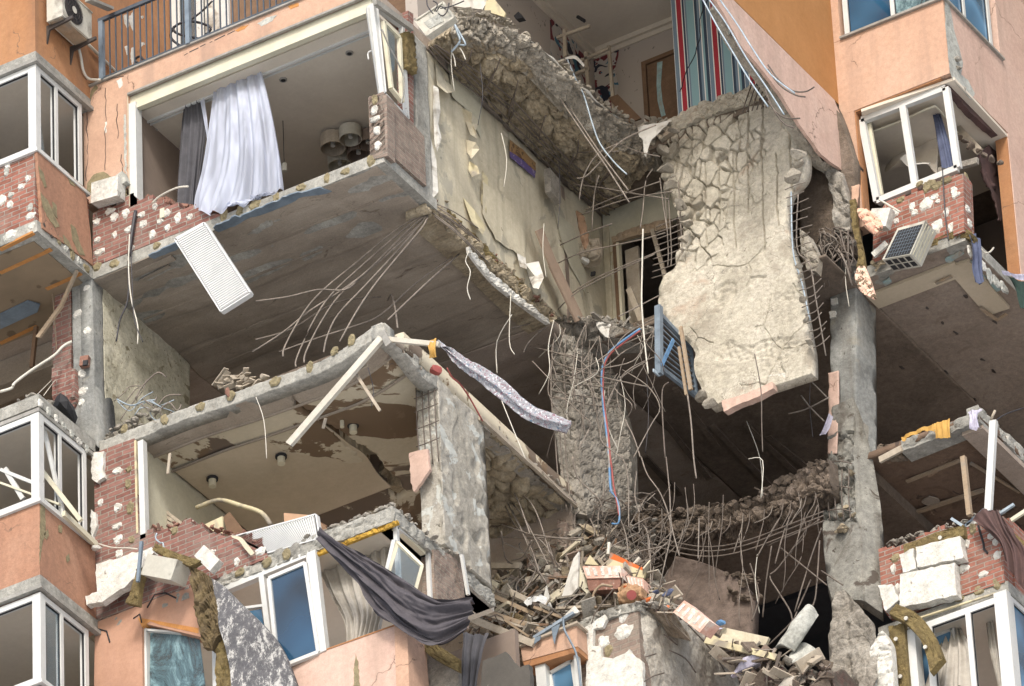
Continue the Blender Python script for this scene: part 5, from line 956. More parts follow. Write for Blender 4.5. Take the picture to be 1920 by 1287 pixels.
box('ceiling', 4.1, XR1-.1, YR+.1, 13, 6.0, 6.1, 'plaster', B); box('interior_wall', 4.1, XR1-.2, 9.9, 10, 3.2, 6, 'plaster', B)
ce = [(1771, 2), (1780, 8), (1790, 60), (1800, 95), (1806, 118), (1802, 140), (1815, 150), (1828, 175), (1822, 188), (1800, 165), (1786, 148), (1781, 133), (1774, 60)]
plate('bare_corner', [U(x, y, X=XR1+.008) for x, y in ce], (-.004, 0, 0), 'glue_grey', up, .012, .08)
MB().rock(U(1795, 128, X=XR1), .08, 3).rock(U(1806, 165, X=XR1), .07, 4).rock(U(1792, 112, X=XR1), .07, 6).build('edge_chunk', 'rock_grey', up)
# storey-two ceiling and window of right bay
cl2 = plate('ceiling', pZ([(1615, 210), (1790, 150), (1920, 290), (1920, 330), (1700, 420), (1640, 380)], 2.9), (0, 0, .05), 'plaster', B)
box('floor_slab', 4.12, XR1-.22, YR+.25, 13, 2.99, 3.2, 'soffit_void', B)
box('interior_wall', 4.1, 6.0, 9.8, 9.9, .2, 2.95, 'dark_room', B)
wq = quadframe('window', [U(1614, 224, Y=YR+.1), U(1772, 164, Y=YR+.1), U(1794, 314, Y=YR+.1), U(1643, 376, Y=YR+.1)], NY, .1, .08, 'pvc', B)
MB().bar(U(1691, 196, Y=YR+.098), U(1714, 345, Y=YR+.098), NY, .1, .07).build('mullion', 'pvc', wq)
MB().bar(U(1624, 226, Y=YR+.2), U(1648, 368, Y=YR+.2), NY, .12, .05).build('inner_jamb', 'pvc_cream', wq)
patch('curtain_track', [[U(x, y, Z=2.86) for x, y in ((1632, 247), (1690, 225), (1745, 200), (1760, 203), (1790, 240), (1832, 285))], [U(x, y, Z=2.78) for x, y in ((1632, 247), (1690, 225), (1745, 200), (1760, 203), (1790, 240), (1832, 285))]], 'pvc_cream', 40, 3, None, (-.03, .05, 0), B)
o = patch('torn_ceiling_board', [[U(x, y, Y=7.6) for x, y in ((1660, 318), (1685, 285), (1740, 232), (1756, 230))], [U(x, y, Y=7.4) for x, y in ((1662, 322), (1700, 310), (1735, 300), (1758, 290))], [U(x, y, Y=7.2) for x, y in ((1690, 298), (1715, 305), (1735, 305), (1756, 325))]], 'plaster', 20, 16, lambda u, v, p: .06*fbm(p, 3), (0, .01, 0)); tag(o, 'torn pale plasterboard sagging behind the right bay window', 'board')
o = patch('torn_ceiling_board', [[U(x, y, Y=7.0) for x, y in ((1686, 296), (1700, 290), (1710, 305), (1745, 305))], [U(x, y, Y=7.0) for x, y in ((1700, 312), (1712, 310), (1722, 309), (1742, 307))]], 'paper_white', 20, 6, lambda u, v, p: .03*fbm(p, 5), (0, .01, 0)); tag(o, 'small ragged white board scrap in the right bay window', 'board')
o = patch('curtain', [[U(1745, 201, Y=7.0), U(1752, 201, Y=7.0), U(1762, 210, Y=7.0)], [U(1755, 250, Y=6.9), U(1766, 248, Y=6.85), U(1774, 250, Y=6.9)], [U(1765, 315, Y=6.8), U(1780, 315, Y=6.75), U(1791, 308, Y=6.8)]], 'fab_navy', 30, 24, folds(4, .02, 3, .6)); tag(o, 'twisted navy curtain in the right bay window', 'curtain')
o = MB().bar(U(1762, 205, Y=7.4), U(1835, 283, Y=7.4), NY, .12, .05).build('fallen_track', 'wood_grey'); tag(o, 'fallen dusty curtain box slanting behind the navy curtain', 'curtain box')
o = MB().bar(U(1758, 320, Y=6.95), U(1832, 300, Y=6.95), NY, .1, .06).build('fallen_beam', 'rock_grey'); tag(o, 'broken plank lying across the right bay opening', 'plank')
plate('dark_insulation', [U(x, y, X=XR1-.1) for x, y in ((1776, 160), (1790, 162), (1830, 205), (1880, 250), (1870, 255), (1820, 212))], (-.1, 0, 0), 'fab_maroon', up, .02, .1)
o = patch('dark_rag', [[U(x, y, X=XR1-.3) for x, y in ((1838, 290), (1860, 270), (1882, 300))], [U(x, y, X=XR1-.3) for x, y in ((1850, 335), (1868, 330), (1884, 335))], [U(x, y, X=XR1-.3) for x, y in ((1868, 375), (1876, 372), (1884, 370))], [U(x, y, X=XR1-.3) for x, y in ((1876, 412), (1879, 414), (1881, 410))]], 'fab_maroon', 20, 40, rocky(.05, 5, 4), (-.02, 0, 0)); tag(o, 'dark shredded insulation dangling in the torn side of the right bay', 'insulation')
for i in range(7):
    MB().rock(U(1795+i*13, 258+i*8, Y=7.1), .06+.03*R.random(), i).build('debris', 'rock_dark', B)
# brick parapet of the right bay with slab, side strip
rb = ragged_brick('brick_parapet', [(1638, 398, 1), (1662, 378, 1), (1755, 344, 1), (1806, 326), (1808, 434), (1750, 452), (1690, 478), (1636, 495)], YR, .22, 'brick', B)
ps = [(1806, 326), (1823, 345), (1827, 446), (1808, 434)]; c0 = U(1806, 380, Y=YR).x
MB().prism([U(x, y, X=c0+.001) for x, y in ps], (-.18, 0, 0)).build('brick_side', 'brick', rb)
patch('wool_underlay', [[U(x, y, Y=YR-.03) for x, y in ((1738, 456), (1770, 440), (1808, 430), (1826, 442))], [U(x, y, Y=YR+.02) for x, y in ((1742, 464), (1775, 456), (1808, 446), (1824, 456))]], 'wool', 40, 6, rocky(.03, 8, 3), (0, .12, 0), rb, smooth=False)
for x, y, r_ in ((1677, 400, .075), (1680, 415, .05), (1710, 387, .06), (1715, 399, .055), (1735, 383, .11), (1752, 370, .06), (1758, 378, .04), (1788, 358, .06), (1791, 366, .06), (1774, 398, .06), (1757, 423, .1), (1785, 427, .08), (1695, 452, .06), (1725, 345, .05), (1688, 375, .06)):
    dab(rb, U(x, y, Y=YR-.003), NY, r_, 'foam' if (x, y) not in ((1725, 345), (1688, 375)) else 'glue')
for x, y in ((1737, 352), (1755, 348), (1774, 338), (1745, 345)): dab(rb, U(x, y, Y=YR-.01), NY, .075, 'glue')
for x, y in ((1814, 392), (1818, 420), (1812, 333)): dab(rb, U(x, y, X=c0+.004), NX, .07, 'foam' if y > 350 else 'glue')
s4 = MB().box(4.12, XR1-.0, YR+.02, YR+.4, -.0, .2).box(XR1-.3, XR1, YR+.4, 9.5, 0, .2).build('floor_slab', 'concrete', B)
for x, y, r_ in ((1818, 470, .08), (1855, 515, .1), (1868, 528, .1), (1882, 540, .1), (1845, 500, .07)): dab(s4, U(x, y, X=XR1+.004), NX, r_, 'glue_grey' if r_ > .09 else 'foam')
patch('soffit', [[V((x, y, -.004)) for x in (4.1, 4.7, 5.3, XR1-.005)] for y in (YR+.03, 8, 10.5, 13.4)], 'soffit_plain', 70, 160, lambda u, v, p: .012*fbm(p, 1.2)-.03*max(0, noise.noise(V((p.x*6, p.y*3, 1)))-.5), (0, 0, .12), s4)
box('floor_slab', 4.0, XR1-.3, YR+.4, 13.4, .13, .2, 'soffit_deep', B)
for x, y in ((1738, 578), (1768, 606), (1792, 625), (1842, 675), (1720, 655), (1746, 742), (1828, 748), (1862, 695), (1810, 556), (1865, 604), (1775, 700), (1690, 690)):
    p = U(x, y, Z=-.01); MB().rock(p, R.uniform(.03, .05), R.randrange(99), (.7, 1.5, .35)).build('plug_scar', 'metal_dark', s4)
for a, b in (((1636, 568), (1800, 505)), ((1795, 497), (1872, 586))):
    MB().bar(U(*a, Z=-.06), U(*b, Z=-.06), (0, 0, -1), .36, .05).build('trim_board', 'ceil_grey', s4)
for a, b in (((1755, 533), (1785, 520)), ((1838, 578), (1868, 600)), ((1868, 602), (1888, 590))): MB().bar(U(*a, Z=-.11), U(*b, Z=-.11), (0, 0, -1), .05, .02).build('lath_end', 'wood', s4)
for pts in ([(1772, 487), (1800, 472), (1808, 476), (1795, 484), (1782, 494), (1774, 492)], [(1812, 492), (1822, 490), (1824, 496), (1814, 498)], [(1855, 535), (1868, 530), (1876, 545), (1862, 550)], [(1840, 515), (1850, 522), (1846, 528), (1838, 520)], [(1655, 530), (1668, 520), (1672, 530), (1660, 538)]):
    plate('paint_patch', pZ(pts, -.03), (0, 0, .02), 'cyan', s4, .01, .06)
# crushed outdoor unit in front of the brick parapet
t = thing('outdoor_unit', 'battered white outdoor air conditioner lying face-out below the right brick parapet', 'air conditioner', U(1690, 470, Y=6.0))
Ya = 5.82; Fq = [(1654, 487), (1707, 477), (1735, 414), (1683, 428)]
f4 = [U(x, y, Y=Ya) for x, y in Fq]; dv = U(1672, 510, Y=Ya)-f4[0]; dv = V((0, .33, -.02))
hs_ = MB().prism([f4[0], f4[1], f4[2], f4[3]], dv).build('housing', 'ac_white', t)
fc = sum(f4, V((0, 0, 0)))/4
gl = [p.lerp(fc, .12)+V((0, -.006, -.02)) for p in f4]; gq = MB().prism(gl, (0, .004, 0)).build('grille_opening', 'black', t)
g2 = MB()
for i in range(1, 9): a, b = gl[0].lerp(gl[1], i/9), gl[3].lerp(gl[2], i/9); g2.bar(a+V((0, -.008, 0)), b+V((0, -.008, 0)), NY, .0035, .003)
for i in range(1, 8): a, b = gl[0].lerp(gl[3], i/8), gl[1].lerp(gl[2], i/8); g2.bar(a+V((0, -.012, 0)), b+V((0, -.012, 0)), NY, .0035, .003)
g2.build('grille', 'rail', gq)
bt = MB(); nb_ = (f4[1]-f4[0]).cross(dv).normalized(); nb_ = nb_ if nb_.z < 0 else -nb_
for i in range(4):
    for j in range(2):
        a = f4[0].lerp(f4[1], .06+i*.23)+dv*(.12+j*.42)+nb_*.003; b_ = f4[0].lerp(f4[1], .06+i*.23+.17)+dv*(.12+j*.42)+nb_*.003
        bt.prism([a, b_, b_+dv*.33, a+dv*.33], -nb_*.002)
bt.build('bottom_vents', 'black', t)
rr = MB(); sdv = (f4[2]-f4[1]); nr = sdv.cross(dv).normalized(); nr = nr if nr.x > 0 else -nr
for i in range(4): a = f4[1]+dv*(.15+.2*i)+nr*.002; rr.bar(a+sdv*.04, a+sdv*.96, nr, .015, -.008)
rr.build('side_ribs', 'pvc_cream', t)
# broken render pieces left of it
o = patch('render_flap', [[U(x, y, Y=5.9) for x, y in ((1605, 390), (1625, 392), (1650, 412))], [U(x, y, Y=5.85) for x, y in ((1612, 410), (1632, 415), (1652, 425))], [U(x, y, Y=5.9) for x, y in ((1628, 432), (1636, 438), (1642, 440))]], mat_rough('cracked_pink_render', [(.3, '#d3a188'), (.7, '#e0b49c')], 2, .2, .3, .01, 30, spots=[(9, .58, .6, '#7d6a58')]), 24, 20, rocky(.03, 6, 5), (0, .05, 0), smooth=False); tag(o, 'cracked pink render flap peeling off left of the right brick parapet', 'panel')
o = MB().obox(U(1652, 412, Y=6.0), (.32, .14, .3), (0, .35, .0)).build('foam_block', 'foam'); tag(o, 'tilted white foam block wedged left of the right brick parapet', 'foam block')
o = patch('wool_strand', [[U(x, y, Y=5.95) for x, y in ((1592, 375), (1603, 372))], [U(x, y, Y=5.95) for x, y in ((1598, 430), (1608, 425))], [U(x, y, Y=5.95) for x, y in ((1608, 470), (1617, 468))], [U(x, y, Y=5.95) for x, y in ((1604, 500), (1622, 500))]], 'wool', 8, 40, rocky(.03, 8, 5), (0, .06, 0), smooth=False); tag(o, 'long olive wool strand hanging beside the right column', 'mineral wool')
o = patch('render_flap', [[U(x, y, Y=5.9) for x, y in ((1606, 498), (1620, 498))], [U(x, y, Y=5.9) for x, y in ((1603, 520), (1630, 522))], [U(x, y, Y=5.9) for x, y in ((1612, 545), (1636, 540))], [U(x, y, Y=5.9) for x, y in ((1636, 560), (1641, 558))]], mat_rough('shattered_pink_render', [(.3, '#dcb29b'), (.7, '#e9c6b0')], 2, .2, .3, .01, 30, spots=[(11, .52, .54, '#6b5d4a')]), 14, 24, rocky(.03, 7, 5), (0, .05, 0), smooth=False); tag(o, 'shattered pale pink render shard dangling in front of the right column', 'panel')
o = patch('render_flap', [[U(x, y, Y=6.0) for x, y in ((1596, 350), (1610, 345))], [U(x, y, Y=6.0) for x, y in ((1596, 380), (1606, 385))]], 'pink', 6, 8, rocky(.02, 7, 5), (0, .05, 0)); tag(o, 'small pink render scrap just under the tip of the diagonal panel', 'panel')
o = wire('pipe', [U(x, y, Y=6.0) for x, y in ((1648, 374), (1668, 386), (1688, 398))], .016, 'cable_white'); tag(o, 'thin white pipe end poking across the right brick parapet', 'pipe')
o = wire('cable', [U(x, y, Y=6.2) for x, y in ((1767, 315), (1770, 370), (1774, 420), (1779, 452))], .010, 'cable_black'); tag(o, 'black cable hanging down the face of the right brick parapet', 'cable')
o = MB().bar(U(1636, 478, Y=6.1), U(1662, 455, Y=6.1), NY, .1, .04).build('foam_strip', 'foam'); tag(o, 'white strip stuck left of the battered air conditioner', 'strip')
o = patch('rag', [[U(x, y, X=XR1+.1) for x, y in ((1818, 440), (1830, 440), (1838, 452))], [U(x, y, X=XR1+.12) for x, y in ((1824, 470), (1832, 470), (1840, 485))], [U(x, y, X=XR1+.1) for x, y in ((1826, 500), (1833, 505), (1840, 510))], [U(x, y, X=XR1+.1) for x, y in ((1832, 528), (1838, 534), (1841, 528))]], 'fab_navy', 16, 30, folds(2, .03, 2, .7)); tag(o, 'navy rag hanging off the corner of the right bay slab', 'rag')
o = patch('rag', [[U(x, y, X=XR1+.2) for x, y in ((1874, 504), (1895, 512), (1925, 515))], [U(x, y, X=XR1+.2) for x, y in ((1884, 515), (1900, 520), (1925, 530))]], 'fab_lilac', 12, 8, folds(2, .02, 2, .7)); tag(o, 'pale lilac cloth draped over the far side edge of the right bay slab', 'rag')
o = patch('rag', [[U(x, y, X=XR1+.2) for x, y in ((1888, 516), (1905, 524), (1925, 530))], [U(x, y, X=XR1+.2) for x, y in ((1905, 540), (1912, 545), (1925, 550))], [U(x, y, X=XR1+.2) for x, y in ((1914, 575), (1918, 580), (1925, 570))]], 'black', 12, 14, folds(2, .02, 2, .7)); o.data.materials[0] = mat_rough('dark_green_cloth', [(.3, '#22332c'), (.7, '#34493f')], 3); tag(o, 'dark green cloth hanging under the lilac one', 'rag')
o = wire('pipe', [U(x, y, X=XR1+.1) for x, y in ((1840, 468), (1846, 474), (1856, 473), (1863, 465))], .014, 'cable_white'); tag(o, 'short crooked metal hook at the side edge of the right bay', 'hook')
# =====================================================================
# RIGHT COLUMN
# =====================================================================
def dcl(u, v, p): return .015*fbm(p, 3)-.12*max(0, 1-min(abs(u-.5), u, 1-u)/.07)*max(0, noise.noise(p*4)+.05)-.03*max(0, noise.noise(p*V((4, 4, 2)) if False else V((p.x*5, p.y*5, p.z*2.4)))-.35)
rc = patch('column', [[U(1575, 452, Y=6.35), U(1598, 455, Y=6.35), U(1606, 470, X=4.05)], [U(1566, 520, Y=6.38), U(1605, 505, Y=6.38), U(1632, 535, X=4.05)], [U(1557, 560, Y=6.4), U(1606, 545, Y=6.4), U(1641, 570, X=4.05)], [U(1556, 760, Y=6.4), U(1604, 745, Y=6.4), U(1643, 790, X=4.05)], [U(1553, 850, Y=6.4), U(1604, 835, Y=6.4), U(1643, 870, X=4.05)]], 'concrete_blue', 40, 150, dcl, (-.1, .2, 0), B, sm=False)
rc2 = patch('column_foot', [[U(1556, 765, Y=6.3), U(1600, 745, Y=6.3), U(1622, 800, X=4.1)], [U(1550, 850, Y=6.3), U(1600, 850, Y=6.3), U(1640, 880, X=4.1)], [U(1545, 940, Y=6.3), U(1604, 960, Y=6.3), U(1650, 940, X=4.1)], [U(1542, 1010, Y=6.3), U(1612, 1000, Y=6.3), U(1656, 1000, X=4.1)], [U(1552, 1095, Y=6.3), U(1616, 1095, Y=6.3), U(1660, 1090, X=4.1)], [U(1560, 1125, Y=6.3), U(1618, 1125, Y=6.3), U(1655, 1150, X=4.1)]], mat_rough('split_tone_concrete', [(.3, '#6d6a62'), (.5, '#8d8b82'), (.7, '#a19e92')], 1.1, .45, .9, .02, 16, spots=[(2.2, .6, .64, '#5a5148'), (.8, .52, .62, '#5c5349'), (11, .64, .68, '#4a4138')], streak=(2, (3, 3, .15), .6, '#5f574a')), 60, 150, lambda u, v, p: dcl(u, v, p)+(rocky(.08, 4.5, 6)(u, v, p) if .12 < v < .5 and u < .5 else 0), (-.1, .2, 0), B, smooth=False, sm=False)
rc3 = patch('column_base', [[U(1566, 1110, Y=6.2), U(1585, 1108, Y=6.2), U(1640, 1170, X=4.15)], [U(1552, 1190, Y=6.2), U(1590, 1190, Y=6.2), U(1645, 1230, X=4.15)], [U(1558, 1300, Y=6.2), U(1590, 1300, Y=6.2), U(1632, 1310, X=4.15)]], 'rock_grey', 60, 110, lambda u, v, p: dcl(u, v, p)+rocky(.05, 2.5, 9)(u, v, p)*.25+.04*fbm(p, 3)-.06*max(0, noise.noise(p*5)-.2), (-.1, .2, 0), B, smooth=False, sm=False)
for k in range(4): wire('rebar', [U(1553+k*13, 880, Y=6.22), U(1552+k*13, 930, Y=6.2), U(1556+k*13, 975, Y=6.22)], .010, 'rebar_dark', rc2)
for y in (868, 915, 958): wire('rebar', [U(1550, y, Y=6.2), U(1575, y-3, Y=6.15), U(1598, y+2, Y=6.2)], .009, 'rebar_dark', rc2)
for i in range(9): MB().rock(U(R.uniform(1552, 1600), R.uniform(885, 1000), Y=6.25), R.uniform(.04, .09), i+60).build('edge_chunk', 'rock', rc2)
for x, y in ((1563, 565), (1560, 590)): plate('plaster_patch', [U(x-6, y-5, Y=6.37), U(x+6, y-7, Y=6.37), U(x+7, y+4, Y=6.37), U(x-4, y+7, Y=6.37)], (0, .03, 0), 'foam', rc, .01, .05)
patch('pink_skin', [[U(x, y, Y=6.3) for x, y in ((1553, 700), (1572, 695))], [U(x, y, Y=6.3) for x, y in ((1553, 780), (1572, 775))], [U(x, y, Y=6.3) for x, y in ((1551, 850), (1568, 850))]], 'pink_pale', 6, 30, rocky(.02, 4, 3), (0, .03, 0), rc)
# tangle of bars at the column head
for i in range(34):
    x0_, y0_ = R.uniform(1530, 1600), R.uniform(425, 480); x1_, y1_ = R.uniform(1520, 1610), R.uniform(455, 540)
    wire('rebar', [U(x0_, y0_, Y=6.0), U((x0_+x1_)/2+R.uniform(-15, 15), (y0_+y1_)/2-R.uniform(5, 25), Y=5.9), U(x1_, y1_, Y=6.05)], R.choice((.008, .012, .016)), R.choice(('rebar', 'rebar_dark', 'rebar_dark')), rc)
for i in range(14): MB().rock(U(R.uniform(1535, 1600), R.uniform(440, 500), Y=6.1), R.uniform(.03, .08), i+90).build('edge_chunk', 'rock_grey', rc)
o = patch('chunk', [[U(x, y, Y=5.8) for x, y in ((1507, 445), (1522, 450))], [U(x, y, Y=5.7) for x, y in ((1500, 470), (1532, 475))], [U(x, y, Y=5.8) for x, y in ((1512, 508), (1530, 512))]], 'rock_pale', 12, 20, rocky(.05, 6, 2), (0, .1, 0), smooth=False); tag(o, 'pale concrete chunk caught in the bars right of the hanging slab', 'concrete chunk')
for pts in ([(1478, 776), (1510, 768), (1555, 745)], [(1508, 704), (1530, 725), (1550, 745)], [(1502, 742), (1520, 765), (1545, 790)]):
    o = wire('rebar', [U(x, y, Y=5.9) for x, y in pts], .012, 'rebar'); tag(o, 'bare bar poking left out of the right column at mid height', 'rebar', 'bars poking left out of the right column')
o = patch('rag', [[U(x, y, Y=6.1) for x, y in ((1554, 775), (1562, 782))], [U(x, y, Y=6.1) for x, y in ((1545, 800), (1556, 802))], [U(x, y, Y=6.1) for x, y in ((1536, 816), (1548, 815))]], 'fab_lilac', 6, 12, folds(1, .01)); tag(o, 'thin grey rag on the left edge of the right column', 'rag')
# =====================================================================
# RIGHT BAY, LOWER STOREYS
# =====================================================================
s5 = patch('floor_slab', [[U(x, y, Y=YR+.1) for x, y in ((1690, 826), (1740, 806), (1790, 788), (1836, 766))], [U(x, y, Y=YR+.1) for x, y in ((1690, 848), (1740, 828), (1790, 808), (1836, 790))]], 'concrete', 50, 8, rocky(.03, 5, 3), (0, .3, 0), B, smooth=False)
a = U(1836, 766, Y=YR+.1)
patch('slab_side', [[V((a.x, a.y+t, -2.78)) for t in (0, .5, 1.1, 2, 3)], [V((a.x, a.y+t, -2.98-.03*t)) for t in (0, .5, 1.1, 2, 3)]], 'concrete', 50, 6, rocky(.03, 5, 4), (-.2, 0, 0), s5, smooth=False)
patch('soffit', [[V((x, y, -3)) for x in (3.9, 4.6, 5.3, a.x-.01)] for y in (YR+.12, 7.2, 9, 13.4)], mat_rough('scorched_peeling_soffit', [(.3, '#564436'), (.6, '#6a5747')], .8, .3, .5, .02, 12, spots=[(1.4, .56, .572, '#473a31'), (2.1, .63, .64, '#8a7560')]), 70, 120, lambda u, v, p: .02*fbm(p, 2)-.015*(noise.noise(p*1.6) > .2), (0, 0, .12), s5)
box('floor_slab', 4.0, 5.6, YR+.5, 13.4, -2.87, -2.8, 'soffit_deep', B)
box('beam', a.x-.35, a.x-.02, 6.5, 10, -3.12, -3.03, 'soffit_deep', B)
for a_, b_, w_ in (((1680, 975), (1845, 920), .08), ((1700, 905), (1800, 865), .06), ((1827, 820), (1925, 905), .07), ((1820, 870), (1912, 925), .04)):
    MB().bar(U(*a_, Z=-3.05), U(*b_, Z=-3.05), (0, 0, -1), w_, .03).build('lath_end', 'wood', s5)
plate('plaster_scrap', pZ([(1728, 942), (1742, 932), (1755, 935), (1762, 940), (1755, 948), (1740, 952)], -3.03), (0, 0, .02), 'soffit', s5, .02, .06)
box('interior_wall', 4.1, 5.9, 9.6, 9.7, -5.8, -3.05, 'soffit_void', B); box('interior_wall', 4.1, 5.9, 12, 12.1, -2.8, -.1, 'soffit_void', B)
mb = MB()
for i in range(60): mb.rock(U(R.uniform(1645, 1700), 850+R.uniform(-14, 14), Y=6.6), R.uniform(.03, .09))
o = mb.build('rubble', 'rock_dark'); tag(o, 'dark rubble heaped between the right column and the bay slab', 'rubble', kind='stuff')
o = MB().bar(U(1648, 862, Y=6.2), U(1690, 840, Y=6.2), NY, .1, .04).build('plank', 'wood_grey'); tag(o, 'grey splintered plank sticking out left of the yellow cloth', 'plank')
o = patch('rag', [[U(x, y, Y=YR) for x, y in ((1751, 794), (1766, 790), (1781, 785))], [U(x, y, Y=YR-.02) for x, y in ((1752, 806), (1767, 806), (1781, 800))], [U(x, y, Y=YR) for x, y in ((1754, 822), (1768, 822), (1782, 821))]], 'fab_yellow', 18, 14, folds(3, .015, 2, .6)); tag(o, 'bright yellow cloth hanging over the right bay slab edge', 'rag')
o = patch('rag', [[U(x, y, Y=YR) for x, y in ((1690, 820), (1710, 810), (1735, 800), (1752, 796))], [U(x, y, Y=YR) for x, y in ((1692, 828), (1712, 816), (1735, 808), (1752, 810))]], 'fab_yellow', 18, 6, folds(3, .02, 5, .8)); tag(o, 'thin yellow cloth tail twisted along the slab edge left of the bright cloth', 'rag')
o = patch('rag', [[U(x, y, Y=YR) for x, y in ((1815, 772), (1826, 769), (1842, 768))], [U(x, y, Y=YR-.02) for x, y in ((1818, 785), (1828, 785), (1832, 780))], [U(x, y, Y=YR) for x, y in ((1818, 804), (1828, 807), (1836, 802))]], 'fab_lilac', 18, 16, folds(2, .02, 7, .7)); tag(o, 'crumpled lilac shirt hanging over the slab corner of the right bay', 'clothing')
for (a_, b_, w_, mt, lb) in (((1861, 788), (1851, 958), .1, 'pvc', 'tall white plastic post standing in front of the right bay opening'), ((1804, 855), (1816, 965), .07, 'wood', 'splintered wooden strut under the scorched soffit of the right bay')):
    o = MB().bar(U(*a_, Y=YR-.1), U(*b_, Y=YR-.1), NY, w_, .07).build('post', mt); tag(o, lb, 'post')
o = wire('rod', [U(1858, 788, Y=YR), U(1866, 770, Y=YR)], .02, 'wood_grey'); tag(o, 'short grey rod on top of the white plastic post', 'rod')
o = wire('cable', [U(1866, 790, Y=6.4), U(1885, 777, Y=6.6), U(1920, 765, Y=7)], .012, 'cable_black'); tag(o, 'dark cable stretched right from the white plastic post', 'cable')
# brick parapet of the lower storey with foam and wool
rb2 = ragged_brick('brick_parapet', [(1647, 1030, 1), (1690, 1022, 1), (1745, 998, 1), (1812, 990, 1), (1860, 975), (1881, 968), (1883, 1092), (1668, 1160), (1655, 1140)], YR+.08, .25, 'brick', B)
c1x = U(1883, 1030, Y=YR+.08).x
box('brick_side', c1x-.2, c1x, YR+.33, 9, -5.9, -4.65, 'brick', rb2)
MB().tube([U(x, y, Y=YR+.07) for x, y in ((1834, 985), (1838, 1000), (1844, 1020), (1845, 1030), (1852, 1038))], .016, 5, 1).build('crack', 'black', rb2)
for x, y, r_ in ((1675, 1067, .06), (1812, 1020, .06), (1806, 1067, .075), (1842, 1077, .065), (1857, 1006, .055), (1866, 1016, .055), (1870, 1040, .06), (1682, 1103, .06)): dab(rb2, U(x, y, Y=YR+.076), NY, r_, 'foam')
for x, y in ((1823, 992), (1678, 1046)): dab(rb2, U(x, y, Y=YR+.076), NY, .07, 'glue')
def block(name, quad, Y, th, mt, label, cat, amp=.012, parent=None):
    o = plate(name, [U(x, y, Y=Y) for x, y in quad], (0, th, 0), mt, parent, amp, .1)
    return tag(o, label, cat) if label else o
block('foam_block', ((1686, 1040), (1713, 1028), (1717, 1066), (1693, 1074)), YR-.08, .13, 'foam', 'small upper left white foam block on the lower right brick parapet', 'foam block')
block('foam_block', ((1717, 1026), (1800, 1005), (1807, 1046), (1720, 1064)), YR-.085, .14, 'foam', 'long upper white foam block on the lower right brick parapet', 'foam block')
block('foam_block', ((1687, 1078), (1790, 1055), (1794, 1116), (1686, 1140)), YR-.09, .15, 'foam', 'large square white foam block on the lower right brick parapet', 'foam block')
block('foam_block', ((1646, 1098), (1672, 1095), (1685, 1125), (1660, 1146), (1652, 1120)), YR-.1, .14, 'foam', 'wedge of white foam at the left foot of the brick parapet', 'foam block')
def wool(name, rows_, mt, label, amp=.03, back=(0, .1, 0), nu=30, nv=30, seed=3, sm=True):
    o = patch(name, rows_, mt, nu, nv, rocky(amp, 7, seed), back, None, smooth=False); return tag(o, label, 'mineral wool')
wool('mineral_wool_slab', [[U(x, y, Y=YR-.02) for x, y in ((1693, 1022), (1750, 1000), (1806, 984))], [U(x, y, Y=YR-.02) for x, y in ((1696, 1040), (1752, 1022), (1808, 1004))]], 'wool', 'olive mineral wool strip along the top of the lower right brick parapet', .02)
wool('mineral_wool_slab', [[U(x, y, Y=YR-.2) for x, y in ((1680, 1132), (1718, 1150), (1748, 1185), (1768, 1232))], [U(x, y, Y=YR-.2) for x, y in ((1666, 1150), (1700, 1170), (1728, 1205), (1744, 1260))]], 'wool', 'curved mineral wool slab arching down in front of the lower right window', .015, (0, .1, -.03))
wool('mineral_wool_slab', [[U(x, y, Y=YR-.05) for x, y in ((1666, 1175), (1695, 1168))], [U(x, y, Y=YR-.05) for x, y in ((1670, 1235), (1700, 1232))], [U(x, y, Y=YR-.05) for x, y in ((1676, 1300), (1706, 1300))]], 'wool', 'upright mineral wool strip left of the curved slab', .015)
for x, y, z_ in ((1698, 1159, .24), (1734, 1213, .24), (1679, 1198, .1), (1687, 1268, .1), (1762, 1008, .08)):
    p = U(x, y, Y=YR-z_); o = MB().tube([p, p+V((0, .02, 0))], .03, 12, 1).build('fixing_cap', 'foam'); tag(o, 'round white fixing cap pressed into olive mineral wool', 'fixing cap', 'round white fixing caps in mineral wool')
o = patch('foam_block', [[U(x, y, Y=6.0) for x, y in ((1645, 1190), (1655, 1183))], [U(x, y, Y=6.0) for x, y in ((1630, 1220), (1668, 1205))], [U(x, y, Y=6.0) for x, y in ((1634, 1250), (1672, 1240))], [U(x, y, Y=6.0) for x, y in ((1636, 1300), (1676, 1300))]], 'foam', 14, 40, rocky(.03, 5, 13), (0, .15, 0), smooth=False); tag(o, 'tall ragged white foam slab standing beside the right column base', 'foam block')
o = patch('blanket', [[U(x, y, Y=YR-.1) for x, y in ((1818, 973), (1850, 955), (1875, 962), (1885, 985))], [U(x, y, Y=YR-.15) for x, y in ((1835, 985), (1865, 985), (1890, 1000), (1910, 1015))], [U(x, y, Y=YR-.2) for x, y in ((1870, 1010), (1888, 1025), (1910, 1040), (1930, 1045))], [U(x, y, Y=YR-.2) for x, y in ((1884, 1050), (1898, 1075), (1915, 1100), (1935, 1130))]], 'fab_maroon', 50, 60, folds(3, .05, 6, .6)); tag(o, 'maroon blanket sliding off the corner of the lower right parapet', 'blanket')
